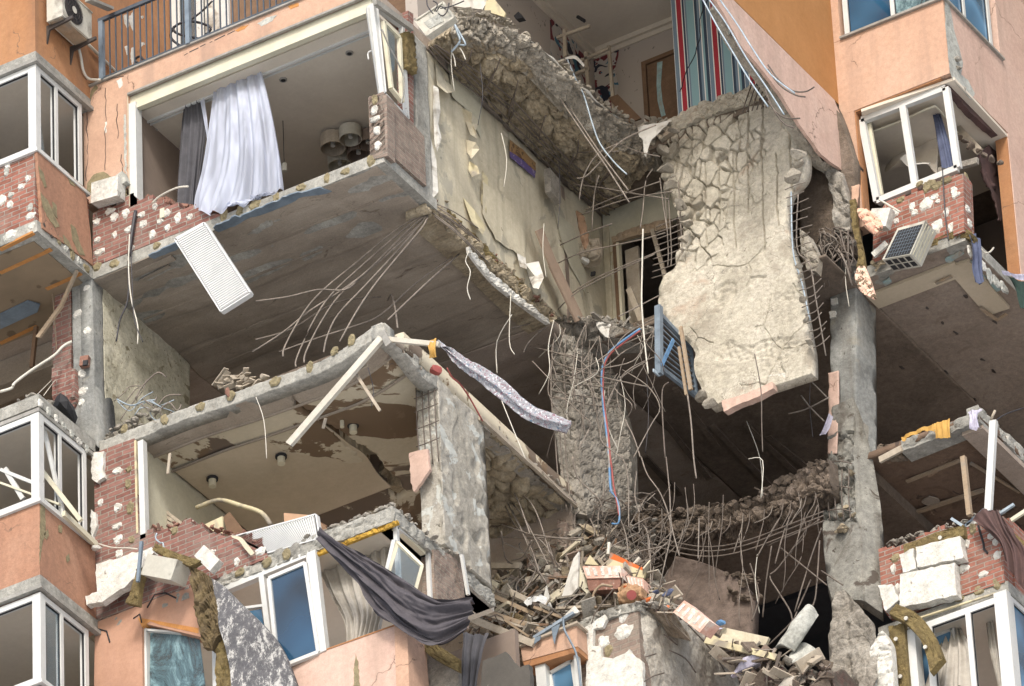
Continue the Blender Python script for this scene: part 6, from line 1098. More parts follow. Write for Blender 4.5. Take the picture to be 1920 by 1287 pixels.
for (a_, b_, w_, mt, lb) in (((1783, 972), (1808, 988), .04, 'steel_blue', 'short bluish strip lying on the wool left of the maroon blanket'), ((1803, 992), (1845, 955), .05, 'rail', 'grey bar propped on the wool left of the maroon blanket'), ((1865, 968), (1900, 945), .04, 'steel_blue', 'pale bar behind the top of the maroon blanket'), ((1895, 975), (1925, 955), .06, 'pvc_cream', 'cream strip leaning at the right edge above the maroon blanket'), ((1890, 1000), (1925, 1030), .12, 'wool', 'wool offcut at the right edge behind the maroon blanket'), ((1812, 985), (1830, 978), .06, 'paper_white', 'white scrap lying at the edge of the maroon blanket')):
    o = MB().bar(U(*a_, Y=YR+.1), U(*b_, Y=YR+.1), NY, w_, .04).build('scrap_strip', mt); tag(o, lb, 'strip')
# slab edge, window of the lower right bay
s6 = MB().box(4.0, c1x+.002, YR+.1, YR+.4, -6.02, -5.83).box(c1x-.3, c1x+.002, YR+.4, 9.5, -6.02, -5.83).build('floor_slab', 'concrete', B)
for x, y in ((1836, 1107), (1868, 1096), (1798, 1120)): dab(s6, U(x, y, Y=YR+.095), NY, .08, 'glue')
plate('soffit', [V((4.0, YR+.12, -6.04)), V((c1x-.02, YR+.12, -6.04)), V((c1x-.02, 13, -6.04)), V((4.0, 13, -6.04))], (0, 0, .04), 'plaster', s6)
fw_ = frame(B, 'Y', YR+.06, 4.75, c1x-.02, -8.2, -6.05, (.52,), .1, .08, [None, None])
MB().box(c1x-.19, c1x+.01, YR+.0, YR+.13, -8.2, -6.03).build('corner_post', 'pvc', fw_)
frame(B, 'X', c1x, YR+.14, 9, -8.2, -6.05, (.4,), .08, .08, ['glass_pale', 'glass_pale'])
MB().bar(U(1718, 1160, Y=YR+.03), U(1865, 1112, Y=YR+.03), NY, .025, .03).build('yellow_foam_bead', 'ply', fw_)
quadframe('inner_sash', [U(1705, 1208, Y=YR+.4), U(1785, 1178, Y=YR+.4), U(1795, 1300, Y=YR+.4), U(1712, 1300, Y=YR+.4)], NY, .06, .05, 'pvc', fw_, 'glass_pale')
o = patch('curtain', [[U(x, y, Y=YR+.5) for x, y in ((1775, 1195), (1788, 1170), (1800, 1180))], [U(x, y, Y=YR+.3) for x, y in ((1750, 1240), (1785, 1225), (1825, 1220))], [U(x, y, Y=YR+.2) for x, y in ((1728, 1300), (1780, 1290), (1830, 1290))]], 'fab_beige', 50, 30, folds(4, .04, 6, .5)); tag(o, 'grey beige curtain blowing across the lower right window', 'curtain')
o = patch('curtain', [[U(x, y, Y=YR+.6) for x, y in ((1848, 1155), (1862, 1158))], [U(x, y, Y=YR+.5) for x, y in ((1856, 1220), (1872, 1230))], [U(x, y, Y=YR+.5) for x, y in ((1872, 1290), (1880, 1290))]], 'fab_beige', 16, 30, folds(2, .02, 6, .5)); tag(o, 'narrow beige curtain beside the corner post of the lower right window', 'curtain')
MB().bar(U(1795, 1185, Y=YR+.9), U(1850, 1150, Y=YR+.9), NY, .03, .03).build('curtain_rod', 'pvc_cream', fw_)
box('interior_wall', 4.0, c1x-.1, 9, 9.1, -9, -6.04, 'dark_room', B)
box('jamb', 4.35, 4.6, YR+.02, YR+.2, -9, -6.1, 'pvc', B)
# =====================================================================
# LOWER LEFT FACADE
# =====================================================================
lb = ragged_brick('brick_pier', [(176, 850), (252, 822), (262, 1004, 1), (300, 996, 1), (345, 976, 1), (372, 985, 1), (392, 1002, 1), (425, 1006, 1), (450, 1004, 1), (485, 1010, 1), (500, 1034), (503, 1046), (430, 1075), (395, 1090), (300, 1120), (180, 1165)], .0, .25, 'brick_dirty', B)
jb = MB().bar(U(263, 826, Y=.0), U(268, 1010, Y=.0), NY, .09, .1).build('window_jamb', 'pvc', B); MB().bar(U(253, 826, Y=-.01), U(257, 1000, Y=-.01), NY, .03, .06).build('foam_bead', 'ply', jb)
for x, y, mt in ((219, 884, 'foam'), (188, 942, 'foam'), (220, 952, 'foam'), (219, 987, 'foam'), (221, 1011, 'foam'), (242, 880, 'glue'), (240, 907, 'glue'), (244, 951, 'glue'), (246, 1013, 'glue'), (223, 1039, 'foam'), (397, 1036, 'foam'), (444, 1054, 'foam'), (404, 1067, 'foam'), (488, 1033, 'foam'), (327, 995, 'glue')): dab(lb, U(x, y, Y=-.004), NY, R.uniform(.05, .075), mt)
fl_ = plate('foam_remnant', [U(x, y, Y=-.06) for x, y in ((172, 850), (195, 846), (192, 880), (196, 895), (182, 905), (172, 898))], (0, .06, 0), 'foam', lb, .012, .06)
plate('foam_remnant', [U(x, y, Y=-.05) for x, y in ((170, 955), (180, 962), (182, 985), (174, 1005), (178, 1020), (170, 1010))], (0, .05, 0), 'foam', lb, .012, .06)
# white wooden jamb & things in room
o = wire('bent_lath', [U(x, y, Y=.9) for x, y in ((368, 952), (410, 938), (450, 948), (490, 962), (508, 985))], .035, 'ply', sm=4); tag(o, 'bent yellowish strip arching across the cracked room opening', 'strip')
o = plate('board', [U(x, y, Y=.35) for x, y in ((380, 985), (417, 968), (418, 1010), (385, 1002))], (0, .03, 0), 'ply'); tag(o, 'square yellowish board standing on the broken brick parapet', 'board')
o = plate('board', [U(x, y, Y=.9) for x, y in ((418, 970), (430, 960), (465, 1005), (430, 1010))], (0, .03, 0), 'wood_brown'); tag(o, 'dark brown board leaning behind the yellowish square board', 'board')
for k in range(4): MB().bar(U(272, 930+k*13, Y=.8), U(345, 1000+k*13 if False else 985+k*6, Y=.8), NY, .04, .03).build('lath_end', 'wood_grey', lb)
o = plate('cardboard_box', [U(x, y, Y=.5) for x, y in ((532, 962), (580, 966), (598, 978), (594, 1010), (534, 1000))], (0, .25, 0), 'wood'); o.data.materials[0] = mat_rough('cardboard', [(.3, '#a58468'), (.7, '#b9977a')], 2, .1, .1, .004, 30); tag(o, 'brown cardboard box standing behind the ribbed radiator', 'box')
o = plate('panel_piece', [U(x, y, Y=.7) for x, y in ((583, 970), (612, 985), (605, 1010), (590, 1005))], (0, .03, 0), 'wood_brown'); tag(o, 'brown panel leaning right of the cardboard box', 'board')
def radiator(name, q, Y, nr_, label, dirn):
    t = thing(name, label, 'radiator', U(*q[3], Y=Y)); P = [U(*p, Y=Y) for p in q]
    n_ = 10*nr_+1
    rows_ = [[P[0].lerp(P[1], i/3) for i in range(4)], [P[3].lerp(P[2], i/3) for i in range(4)]]
    if dirn == 'v': rows_ = [[P[0].lerp(P[3], i/3) for i in range(4)], [P[1].lerp(P[2], i/3) for i in range(4)]]
    patch('front_panel', rows_, 'radiator', n_, 2, lambda u, v, p: -.028 if (u*nr_) % 1 < .32 else 0, (0, .07, 0), t, smooth=False, sm=False)
    b = MB()
    for i in range(4): b.bar(P[i]+V((0, .0, 0)), P[(i+1) % 4]+V((0, 0, 0)), NY, .035, .085)
    b.build('edge_frame', 'radiator', t); return t
rd = radiator('radiator', [(328, 448), (382, 418), (468, 549), (414, 583)], -.35, 40, 'white ribbed radiator hanging askew under the left brick parapet', 'v')
MB().bar(U(418, 577, Y=-.30), U(462, 552, Y=-.30), NY, .035, .09).build('end_slot', 'black', rd)
rd2 = radiator('radiator', [(440, 1006), (591, 965), (598, 1008), (500, 1036)], .0, 34, 'white ribbed radiator lying on the slab edge above the blue casement', 'h')
o = patch('tape_strip', [[U(x, y, Y=-.08) for x, y in ((433, 1004), (452, 1008), (465, 1022), (478, 1038))], [U(x, y, Y=-.08) for x, y in ((435, 1008), (448, 1014), (458, 1028), (470, 1042))]], 'paper_grey', 20, 4); tag(o, 'curved pale tape strip lying over the broken bricks', 'strip')
# slab L0 with trim, soffit
s0 = patch('floor_slab', [[V((x, 0, -5.8+.03*math.sin(x*4))) for x in (-4.8, -3.5, -2.4, -1.2, .04)], [V((x, 0, -6.02)) for x in (-4.8, -3.5, -2.4, -1.2, .04)]], 'concrete', 140, 10, rocky(.025, 6, 5), (0, .3, 0), B, smooth=False)
patch('slab_side', [[V((.05, y, -5.8)) for y in (0, .8, 1.6, 2.6)], [V((.05, y, -6.03)) for y in (0, .8, 1.6, 2.6)]], 'concrete', 60, 10, rocky(.03, 6, 6), (-.3, 0, 0), s0, smooth=False)
box('soffit', -4.7, -.02, .12, 2.7, -6.03, -5.85, 'plaster', s0); box('floor_slab', -4.7, 1.3, 4.5, 13, -6.0, -5.82, 'soffit_void', B)
for x, y in ((537, 1038), (500, 1054), (448, 1073)): dab(s0, U(x, y, Y=-.01), NY, .075, 'glue')
patch('wool_bead', [[U(x, y, Y=-.01) for x, y in ((590, 1036), (650, 1012), (700, 992), (744, 975))], [U(x, y, Y=.0) for x, y in ((592, 1042), (652, 1019), (702, 999), (746, 981))]], mat_rough('yellow_foam_bead', [(.3, '#8a6a25'), (.6, '#c19a3c')], 6, .4, 1, .02, 40), 60, 5, rocky(.03, 9, 3), (0, .05, 0), s0, smooth=False)
MB().bar(U(744, 985, X=.0), U(798, 1034, X=.0), NX, .1, .08).build('head_rail', 'pvc_cream', s0)
mb = MB()
for i in range(60): t = R.random(); mb.rock(U(560+t*180, 1020-t*70, Y=R.uniform(.02, .2))+V((0, 0, .04)), R.uniform(.015, .06))
for i in range(60): t = R.random(); mb.rock(V((R.uniform(-.1, .08), t*2, -5.77)), R.uniform(.015, .07))
o = mb.build('rubble', 'rock_grey'); tag(o, 'grey crumbs along the slab edge under the cracked ceiling', 'rubble', kind='stuff')
# windows of that storey
fL = quadframe('window', [U(400, 1112, Y=.02), U(578, 1038, Y=.02), U(606, 1222, Y=.02), U(420, 1300, Y=.02)], NY, .09, .1, 'pvc', B)
MB().bar(U(489, 1078, Y=.018), U(512, 1262, Y=.018), NY, .08, .1).build('mullion', 'pvc', fL); MB().bar(U(455, 1140, Y=.03), U(492, 1135, Y=.03), NY, .04, .06).build('transom', 'pvc', fL)
plate('lower_pane', [U(x, y, Y=.06) for x, y in ((455, 1148), (490, 1142), (505, 1230), (470, 1250))], (0, .006, 0), 'glass_pale', fL)
ws = quadframe('sash', [U(503, 1084, Y=-.12), U(571, 1055, Y=-.06), U(596, 1222, Y=-.06), U(520, 1252, Y=-.12)], NY, .055, .06, 'pvc', fL, 'glass_sky')
MB().bar(U(583, 1034, Y=-.04), U(604, 1222, Y=-.04), NY, .13, .1).build('post', 'pvc', fL)
fc_ = quadframe('window', [U(746, 988, X=.02), U(806, 1032, X=.02), U(811, 1130, X=.02), U(752, 1100, X=.02)], NX, .06, .06, 'pvc', B)
quadframe('sash', [U(746, 1016, Y=-.1), U(792, 1060, Y=-.05), U(775, 1122, Y=-.05), U(728, 1078, Y=-.1)], nrm, .045, .05, 'pvc_cream', fc_, 'glass')
MB().bar(U(738, 1012, Y=-.12), U(722, 1080, Y=-.12), NY, .06, .05).build('sash_edge', 'pvc', fc_)
o = patch('curtain', [[U(x, y, Y=.5) for x, y in ((598, 1070), (650, 1050), (700, 1032), (738, 1018))], [U(x, y, Y=.4) for x, y in ((622, 1120), (660, 1105), (705, 1090), (730, 1080))], [U(x, y, Y=.3) for x, y in ((645, 1165), (675, 1155), (700, 1150), (722, 1140))], [U(x, y, Y=.25) for x, y in ((650, 1210), (670, 1205), (690, 1195), (712, 1190))]], 'fab_beige', 110, 50, folds(7, .04, 3, .6)); tag(o, 'beige gathered curtain hanging behind the dark sliding cloth', 'curtain')
MB().bar(U(598, 1066, Y=.5), U(738, 1014, Y=.5), NY, .03, .03).build('curtain_rod', 'pvc_cream', fL)
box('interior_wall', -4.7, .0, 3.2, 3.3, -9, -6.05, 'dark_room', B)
o = patch('dark_cloth', [[U(x, y, Y=-.25) for x, y in ((595, 993), (640, 1018), (700, 1050), (760, 1088), (820, 1122), (884, 1118))], [U(x, y, Y=-.3) for x, y in ((598, 1000), (655, 1045), (705, 1085), (760, 1130), (815, 1150), (886, 1140))], [U(x, y, Y=-.25) for x, y in ((600, 1008), (662, 1068), (712, 1120), (765, 1170), (815, 1195), (880, 1165))], [U(x, y, Y=-.2) for x, y in ((601, 1010), (668, 1080), (702, 1148), (740, 1172), (820, 1210), (876, 1180))]], 'fab_dark', 220, 90, (lambda f: (lambda u, v, p: f(v, u, p)+.05*noise.noise(V((u*5, v*16, 3)))+.03*noise.noise(V((u*14, v*20, 3)))))(folds(3, .05, 8, .8))); tag(o, 'long charcoal cloth stretched diagonally from the slab edge to the rubble', 'cloth')
o = patch('dark_cloth', [[U(x, y, Y=.4) for x, y in ((868, 1185), (890, 1190), (918, 1188))], [U(x, y, Y=.4) for x, y in ((866, 1235), (885, 1235), (905, 1230))], [U(x, y, Y=.4) for x, y in ((864, 1300), (880, 1300), (892, 1300))]], 'fab_grey', 40, 30, folds(3, .04, 3, .8)); tag(o, 'grey cloth hanging straight down right of the pink parapet', 'cloth')
# pink parapet below
pk = plate('parapet', [U(x, y, Y=-.02) for x, y in ((540, 1243), (763, 1164), (768, 1310), (530, 1310))], (0, .2, 0), 'pink_pale', B)
plate('side_panel', [U(x, y, X=.235) for x, y in ((763, 1164), (798, 1205), (806, 1310), (768, 1310))], (-.2, 0, 0), 'pink', pk)
MB().bar(U(540, 1243, Y=-.03), U(763, 1164, Y=-.03), NY, .02, .05).build('orange_edge', 'orange', pk)
plate('bare_patch', [U(x, y, Y=-.024) for x, y in ((667, 1225), (672, 1245), (675, 1290), (662, 1300), (664, 1250))], (0, .003, 0), 'glue', pk, .012, .06)
wool('mineral_wool_slab', [[U(x, y, Y=.35) for x, y in ((768, 1172), (800, 1196), (860, 1235))], [U(x, y, Y=.35) for x, y in ((772, 1190), (800, 1225), (858, 1258))]], 'wool', 'mineral wool strip running down behind the pink parapet corner', .02)
o = plate('render_board', [U(x, y, Y=.5) for x, y in ((800, 1210), (860, 1255), (858, 1310), (802, 1310))], (0, .1, 0), 'rock_grey', None, .02, .1); tag(o, 'grey broken board below the mineral wool strip right of the pink parapet', 'board')
o = plate('burnt_board', [U(x, y, Y=1.2) for x, y in ((905, 1240), (948, 1222), (962, 1240), (975, 1252), (992, 1246), (996, 1310), (900, 1310))], (0, .1, 0), 'soffit_void', None, .012, .1); o.data.materials[0] = mat_rough('dark_scraped_board', [(.3, '#45423d'), (.7, '#57534c')], 1, .2, .3, .01, 30, spots=[(3.5, .655, .67, '#c9c5ba')]); tag(o, 'dark scraped board with white scars at the bottom centre', 'board')
# brick jamb right of the corner window
patch('brick_jamb', [[U(x, y, X=.06) for x, y in ((812, 1030), (864, 1045))], [U(x, y, X=.06) for x, y in ((818, 1160), (880, 1180))]], 'brick_dusty', 14, 30, lambda u, v, p: .02*fbm(p, 5), (-.2, 0, 0), B, smooth=False)
o = MB().bar(U(868, 1040, X=.2), U(880, 1115, X=.2), NX, .05, .04).build('jamb_strip', 'pvc'); tag(o, 'white strip standing right of the brick jamb below the peeling column', 'strip')
# left: pink wall, crackled window, foam, wool, burnt board
wl = plate('wall', [U(x, y, Y=-.0) for x, y in ((178, 1168), (300, 1120), (395, 1088), (410, 1130), (400, 1200), (378, 1195), (266, 1168), (268, 1310), (176, 1310))], (0, .25, 0), mat_rough('bruised_pink_render', [(.3, '#94705a'), (.55, '#a8826b'), (.78, '#b08c76')], .9, .2, .25, .01, 40, streak=(1.7, (1.5, 1.5, .2), .4, '#8f6c5c')), B, .0)
plate('orange_reveal', [U(x, y, Y=-.004) for x, y in ((258, 1158), (372, 1178), (372, 1188), (300, 1172), (282, 1165), (266, 1176))], (0, .12, 0), 'wood_orange', wl)
for seg in (((178, 1178), (200, 1184), (206, 1205)), ((250, 1160), (262, 1152), (266, 1168)), ((276, 1140), (290, 1115), (310, 1112), (330, 1122))): MB().tube([U(x, y, Y=-.003) for x, y in seg], .012, 5, 1).build('crack', 'black', wl)
gw = thing('window', 'shattered milky glass pane in the lower left window', 'window', U(330, 1300, Y=.1))
MB().bar(U(270, 1172, Y=.05), U(273, 1310, Y=.05), NY, .06, .1).bar(U(268, 1180, Y=.05), U(390, 1190, Y=.06), NY, .03, .08).build('frame', 'pvc', gw)
MB().prism([U(x, y, Y=.12) for x, y in ((282, 1168), (372, 1180), (388, 1310), (280, 1310))], (0, .008, 0)).build('pane', 'glass_crackle', gw)
MB().bar(U(403, 1210, Y=.0), U(405, 1310, Y=.0), NY, .1, .1).build('post', 'pvc', gw)
o = plate('facade_board', [U(x, y, Y=-.3) for x, y in ((180, 1058), (240, 1040), (284, 1026), (288, 1036), (268, 1072), (240, 1095), (190, 1130), (162, 1135), (160, 1118), (182, 1110))], (0, .12, 0), 'foam', None, .02, .08); tag(o, 'torn white foam plate jutting left over the lower pink wall', 'foam block')
o = MB().obox(U(312, 1070, Y=-.35), (.62, .3, .3), (.1, .55, -.1)).build('metal_box', 'ac_white'); tag(o, 'whitish metal box lying tilted on the lower pink wall', 'box')
o = MB().obox(U(392, 1050, Y=-.35), (.42, .12, .2), (0, .95, 0)).build('foam_block', 'foam'); tag(o, 'white foam piece tilted on the wool above the black-white board', 'foam block')
wool('mineral_wool_slab', [[U(x, y, Y=-.45) for x, y in ((290, 1018), (330, 1036), (375, 1050))], [U(x, y, Y=-.45) for x, y in ((286, 1032), (325, 1050), (358, 1062))]], 'wool', 'mineral wool bar lying on top of the whitish metal box', .02)
wool('mineral_wool_slab', [[U(x, y, Y=-.4) for x, y in ((255, 1068), (272, 1062))], [U(x, y, Y=-.4) for x, y in ((248, 1095), (262, 1100))], [U(x, y, Y=-.4) for x, y in ((235, 1130), (258, 1134))]], 'wool', 'short mineral wool piece slanting under the torn foam plate', .02)
wool('mineral_wool_slab', [[U(x, y, Y=-.4) for x, y in ((352, 1062), (372, 1066), (392, 1080))], [U(x, y, Y=-.45) for x, y in ((360, 1120), (382, 1120), (402, 1130))], [U(x, y, Y=-.4) for x, y in ((368, 1170), (385, 1175), (412, 1180))], [U(x, y, Y=-.35) for x, y in ((382, 1215), (392, 1215), (396, 1220))]], 'wool_dark', 'thick scorched mineral wool slab left of the black-white board', .06)
wool('mineral_wool_slab', [[U(x, y, Y=-.3) for x, y in ((400, 1170), (418, 1168))], [U(x, y, Y=-.3) for x, y in ((402, 1230), (430, 1225))], [U(x, y, Y=-.3) for x, y in ((404, 1310), (434, 1310))]], 'wool', 'mineral wool strip along the left edge of the black-white board', .04)
o = patch('burnt_foam_board', [[U(x, y, Y=-.35) for x, y in ((396, 1084), (404, 1088), (415, 1095))], [U(x, y, Y=-.4) for x, y in ((404, 1130), (425, 1130), (450, 1130))], [U(x, y, Y=-.45) for x, y in ((412, 1180), (455, 1180), (500, 1180))], [U(x, y, Y=-.4) for x, y in ((428, 1240), (480, 1235), (530, 1225))], [U(x, y, Y=-.4) for x, y in ((435, 1310), (500, 1310), (562, 1310))]], 'burnt', 70, 100, lambda u, v, p: .03*fbm(p, 2.5), (0, .12, 0), smooth=True); tag(o, 'large peeling board of white foam blotched with black glue', 'board')
o = MB().bar(U(264, 1015, Y=-.5), U(257, 1090, Y=-.5), NY, .045, .04).build('strip', 'rail'); tag(o, 'grey metal strip hanging in front of the torn foam plate', 'metal strip')
o = wire('cable', [U(x, y, Y=-.3) for x, y in ((185, 1020), (210, 1027), (240, 1028), (258, 1030))], .01, 'cable_white'); tag(o, 'thin pale cable stretched across the lower left brick pier', 'cable')
o = MB().bar(U(122, 962, X=XS+.1), U(184, 1022, X=XS+.1), NX, .09, .05).build('fallen_rail', 'pvc_cream'); tag(o, 'fallen cream sash bar along the top of the left terracotta parapet', 'window frame')
o = MB().rock(U(183, 1028, Y=-.2), .07, 9).build('foam_lump', 'foam'); tag(o, 'white foam lump at the end of the fallen cream sash bar', 'foam block')
o = wire('pipe_loop', [U(x, y, Y=-.4) for x, y in ((294, 1000), (292, 1010), (300, 1018), (306, 1020), (308, 1045), (310, 1080))], .012, 'steel_blue'); tag(o, 'bluish looped wire hanging over the mineral wool bar', 'wire')
# =====================================================================
# LOWER MIDDLE: brick pier, spalled wall, rubble heap
# =====================================================================
PX1, PY1 = 1.56, 3.9
pw = MB().prism([U(x, y, Y=PY1) for x, y in ((1086, 1180), (1196, 1140), (1206, 1310), (1088, 1310))], (0, .25, 0)).build('brick_pier', 'brick_dusty', B)
plate('foam_skin', [U(x, y, Y=PY1-.07) for x, y in ((1083, 1186), (1112, 1168), (1112, 1212), (1126, 1210), (1128, 1232), (1150, 1235), (1172, 1225), (1180, 1217), (1192, 1232), (1204, 1240), (1208, 1310), (1098, 1310), (1100, 1240), (1088, 1225))], (0, .068, 0), 'foam', pw, .01, .07)
plate('foam_skin', [U(x, y, Y=PY1-.06) for x, y in ((1112, 1166), (1134, 1152), (1138, 1160), (1130, 1176), (1112, 1180))], (0, .058, 0), 'foam', pw, .01, .07)
for x, y, r_ in ((1168, 1151, .1), (1170, 1184, .12), (1132, 1203, .1), (1141, 1220, .08)): dab(pw, U(x, y, Y=PY1-.004), NY, r_, 'foam' if x != 1141 else 'glue')
patch('slab_edge', [[U(x, y, Y=PY1-.04) for x, y in ((1084, 1166), (1120, 1150), (1160, 1134), (1198, 1128))], [U(x, y, Y=PY1-.04) for x, y in ((1084, 1186), (1120, 1170), (1160, 1154), (1198, 1142))]], 'concrete', 50, 10, rocky(.03, 6, 7), (0, .3, 0), pw, smooth=False)
def dsp(u, v, p): return .06*fbm(p, 1.3)+rocky(.05, 3, 9)(u, v, p)*.15-.06*max(0, noise.noise(V((p.x*2, p.y*6, p.z*2)))-.25)-.02*max(0, noise.noise(V((1, p.y*2.5, p.z*11)))-.2)+.012*fbm(p, 7)
patch('spalled_wall', [[U(1196, 1128, X=PX1), U(1232, 1122, X=PX1+.1), U(1262, 1135, X=PX1+.1), U(1296, 1165, X=PX1)], [U(1198, 1170, X=PX1), U(1240, 1175, X=PX1+.15), U(1285, 1185, X=PX1+.1), U(1335, 1205, X=PX1)], [U(1203, 1230, X=PX1), U(1250, 1235, X=PX1+.1), U(1310, 1240, X=PX1+.1), U(1375, 1250, X=PX1)], [U(1206, 1310, X=PX1), U(1260, 1310, X=PX1+.1), U(1330, 1310, X=PX1), U(1396, 1310, X=PX1)]], mat_rough('spalled_grey_concrete', [(.3, '#817b70'), (.5, '#a09a8e'), (.7, '#b3aea2')], 1.6, .45, 1, .03, 16, spots=[(2.5, .6, .66, '#8b8478'), (7, .66, .7, '#5f574b')], streak=(2.5, (1, 4, .5), .4, '#c0bcb2')), 150, 130, dsp, (-.3, 0, 0), pw, smooth=True)
for pts in (((1290, 1172), (1330, 1215), (1360, 1262), (1352, 1268)), ((1245, 1190), (1270, 1210)), ((1255, 1220), (1285, 1235), (1305, 1262)), ((1210, 1232), (1230, 1226)), ((1208, 1278), (1225, 1268), (1245, 1262))):
    wire('rebar', [U(x, y, X=PX1+.22) for x, y in pts], .010, 'rebar_dark', pw)
# pink lintel box and small window left of the pier
lt_ = thing('bay_window', 'small pink bay with an open white window left of the brick pier', 'window', U(1040, 1310, Y=3.6))
q = [U(x, y, Y=3.55) for x, y in ((976, 1212), (1080, 1170), (1083, 1212), (980, 1240))]
MB().prism(q, (0, .5, 0)).build('lintel', 'pink', lt_)
MB().prism([U(x, y, Y=3.56) for x, y in ((980, 1240), (1083, 1212), (1084, 1222), (984, 1252))], (0, .4, 0)).build('orange_soffit', 'orange', lt_)
MB().bar(U(974, 1210, Y=3.5), U(1082, 1166, Y=3.5), NY, .035, .3).build('flashing', 'wood_grey', lt_)
MB().bar(U(1002, 1246, Y=3.6), U(1084, 1216, Y=3.6), NY, .07, .1).bar(U(1012, 1240, Y=3.6), U(1018, 1310, Y=3.6), NY, .16, .12).bar(U(1078, 1225, Y=3.62), U(1084, 1310, Y=3.62), NY, .05, .1).build('frame', 'pvc', lt_)
quadframe('sash', [U(1030, 1262, Y=3.7), U(1072, 1238, Y=3.7), U(1082, 1310, Y=3.7), U(1038, 1310, Y=3.7)], NY, .055, .05, 'pvc', lt_, 'glass_pale')
box('interior_wall', -1.5, 1.5, 5.2, 5.3, -9, -6, 'dark_room', B)
for pts, l in (([(1034, 1178), (1044, 1172), (1050, 1170), (1042, 1195), (1040, 1208), (1037, 1200)], 0), ([(1003, 1196), (1014, 1192), (1012, 1200), (1001, 1208)], 1)):
    o = plate('scrap', [U(x, y, Y=3.48) for x, y in pts], (0, .01, 0), 'rail'); tag(o, ['long torn grey strip hanging over the pink bay lintel', 'short grey scrap lying on the pink bay lintel'][l], 'scrap')
o = wire('cable', [U(x, y, Y=3.4) for x, y in ((1056, 1158), (1058, 1180), (1068, 1200), (1080, 1225), (1086, 1260), (1090, 1300))], .016, 'rail'); tag(o, 'grey cable hanging past the right end of the pink bay lintel', 'cable')
# ---------------- rubble heap ----------------
topc = [(884, 1120), (920, 1085), (965, 1060), (1020, 1025), (1070, 995), (1110, 985), (1155, 1010), (1200, 1060), (1250, 1120)]
botc = [(884, 1215), (925, 1215), (975, 1215), (1020, 1195), (1062, 1180), (1105, 1165), (1150, 1150), (1198, 1138), (1260, 1150)]
midc = [((a+c)/2, (b+d)/2) for (a, b), (c, d) in zip(topc, botc)]
hp = patch('rubble', [[U(x, y, Y=5.4) for x, y in topc], [U(x, y, Y=4.7) for x, y in midc], [U(x, y, Y=4.05) for x, y in botc]], mat_rough('rubble_mix', [(.25, '#514638'), (.45, '#786b5a'), (.6, '#958978'), (.8, '#6a4d3c')], 4, .5, 1, .04, 14), 130, 70, rocky(.13, 4, 33), (0, .5, -.2), None, smooth=False)
tag(hp, 'heap of broken concrete and dust piled on the lower middle floor', 'rubble', kind='stuff')
def heap(name, n, mts, label, area, Yf, smin, smax, kind_='mix'):
    for mt in mts:
        mb = MB()
        for i in range(n//len(mts)):
            x, y = area(); p = U(x, y, Y=Yf(x, y)); k = R.random()
            if kind_ == 'stick': 
                d = V((R.gauss(0, 1), R.gauss(0, .6), R.gauss(0, .6))).normalized(); L = R.uniform(smin, smax); mb.bar(p-d*L, p+d*L, V((R.random()-.5, -1, .2)), R.uniform(.012, .05), .015)
            elif kind_ == 'bar': 
                d = V((R.gauss(0, 1), R.gauss(0, .4), R.gauss(.3, .8))).normalized(); L = R.uniform(smin, smax); e = V((R.gauss(0, .1), R.gauss(0, .1), R.gauss(0, .1))); mb.tube([p-d*L, p+e, p+d*L], .009, 4, 3)
            elif k < .6: mb.rock(p, R.uniform(smin, smax))
            else: mb.obox(p, (R.uniform(smin, smax)*2.6, R.uniform(smin, smax)*1.6, R.uniform(.01, .05)), (R.uniform(-1.4, 1.4), R.uniform(-1.4, 1.4), R.uniform(-1.5, 1.5)))
        o = mb.build(name, mt); tag(o, label, name.replace('_', ' '), kind='stuff')
def lerpc(c, t):
    k = min(int(t*(len(c)-1)), len(c)-2); f = t*(len(c)-1)-k; return c[k][0]+(c[k+1][0]-c[k][0])*f, c[k][1]+(c[k+1][1]-c[k][1])*f
def ar():
    t = R.random(); v = R.random()**1.1; a, b = lerpc(topc, t), lerpc(botc, t); return a[0]+(b[0]-a[0])*v, a[1]+(b[1]-a[1])*v
def yf(x, y): return 5.3-1.35*min(1, max(0, (y-1000)/190))-R.uniform(0, .25)
heap('rubble', 330, ['rock_grey', 'rock', 'rock_grey', 'rock_dark', 'brick_dusty', 'rock_pale'], 'small loose pieces scattered over the lower middle heap', ar, yf, .02, .11)
heap('splinters', 200, ['wood_grey', 'wood_grey', 'rebar', 'rebar_dark', 'rock_pale', 'wood_brown'], 'splinters and slivers scattered over the lower middle heap', ar, lambda x, y: yf(x, y)-.1, .05, .3, 'stick')
heap('bent_bars', 110, ['rebar', 'rebar_dark'], 'tangle of thin bent bars over the lower middle heap', ar, lambda x, y: yf(x, y)-.15, .15, .5, 'bar')
def ar2(): return R.uniform(1100, 1225), R.uniform(940, 1090)
heap('bent_bars', 90, ['rebar', 'rebar_dark'], 'dense tangle of bars around the foot of the shattered middle column', ar2, lambda x, y: 5.2, .15, .5, 'bar')
heap('rubble', 110, ['rock_grey', 'rock_dark'], 'broken pieces around the foot of the shattered middle column', ar2, lambda x, y: 5.5, .03, .1)
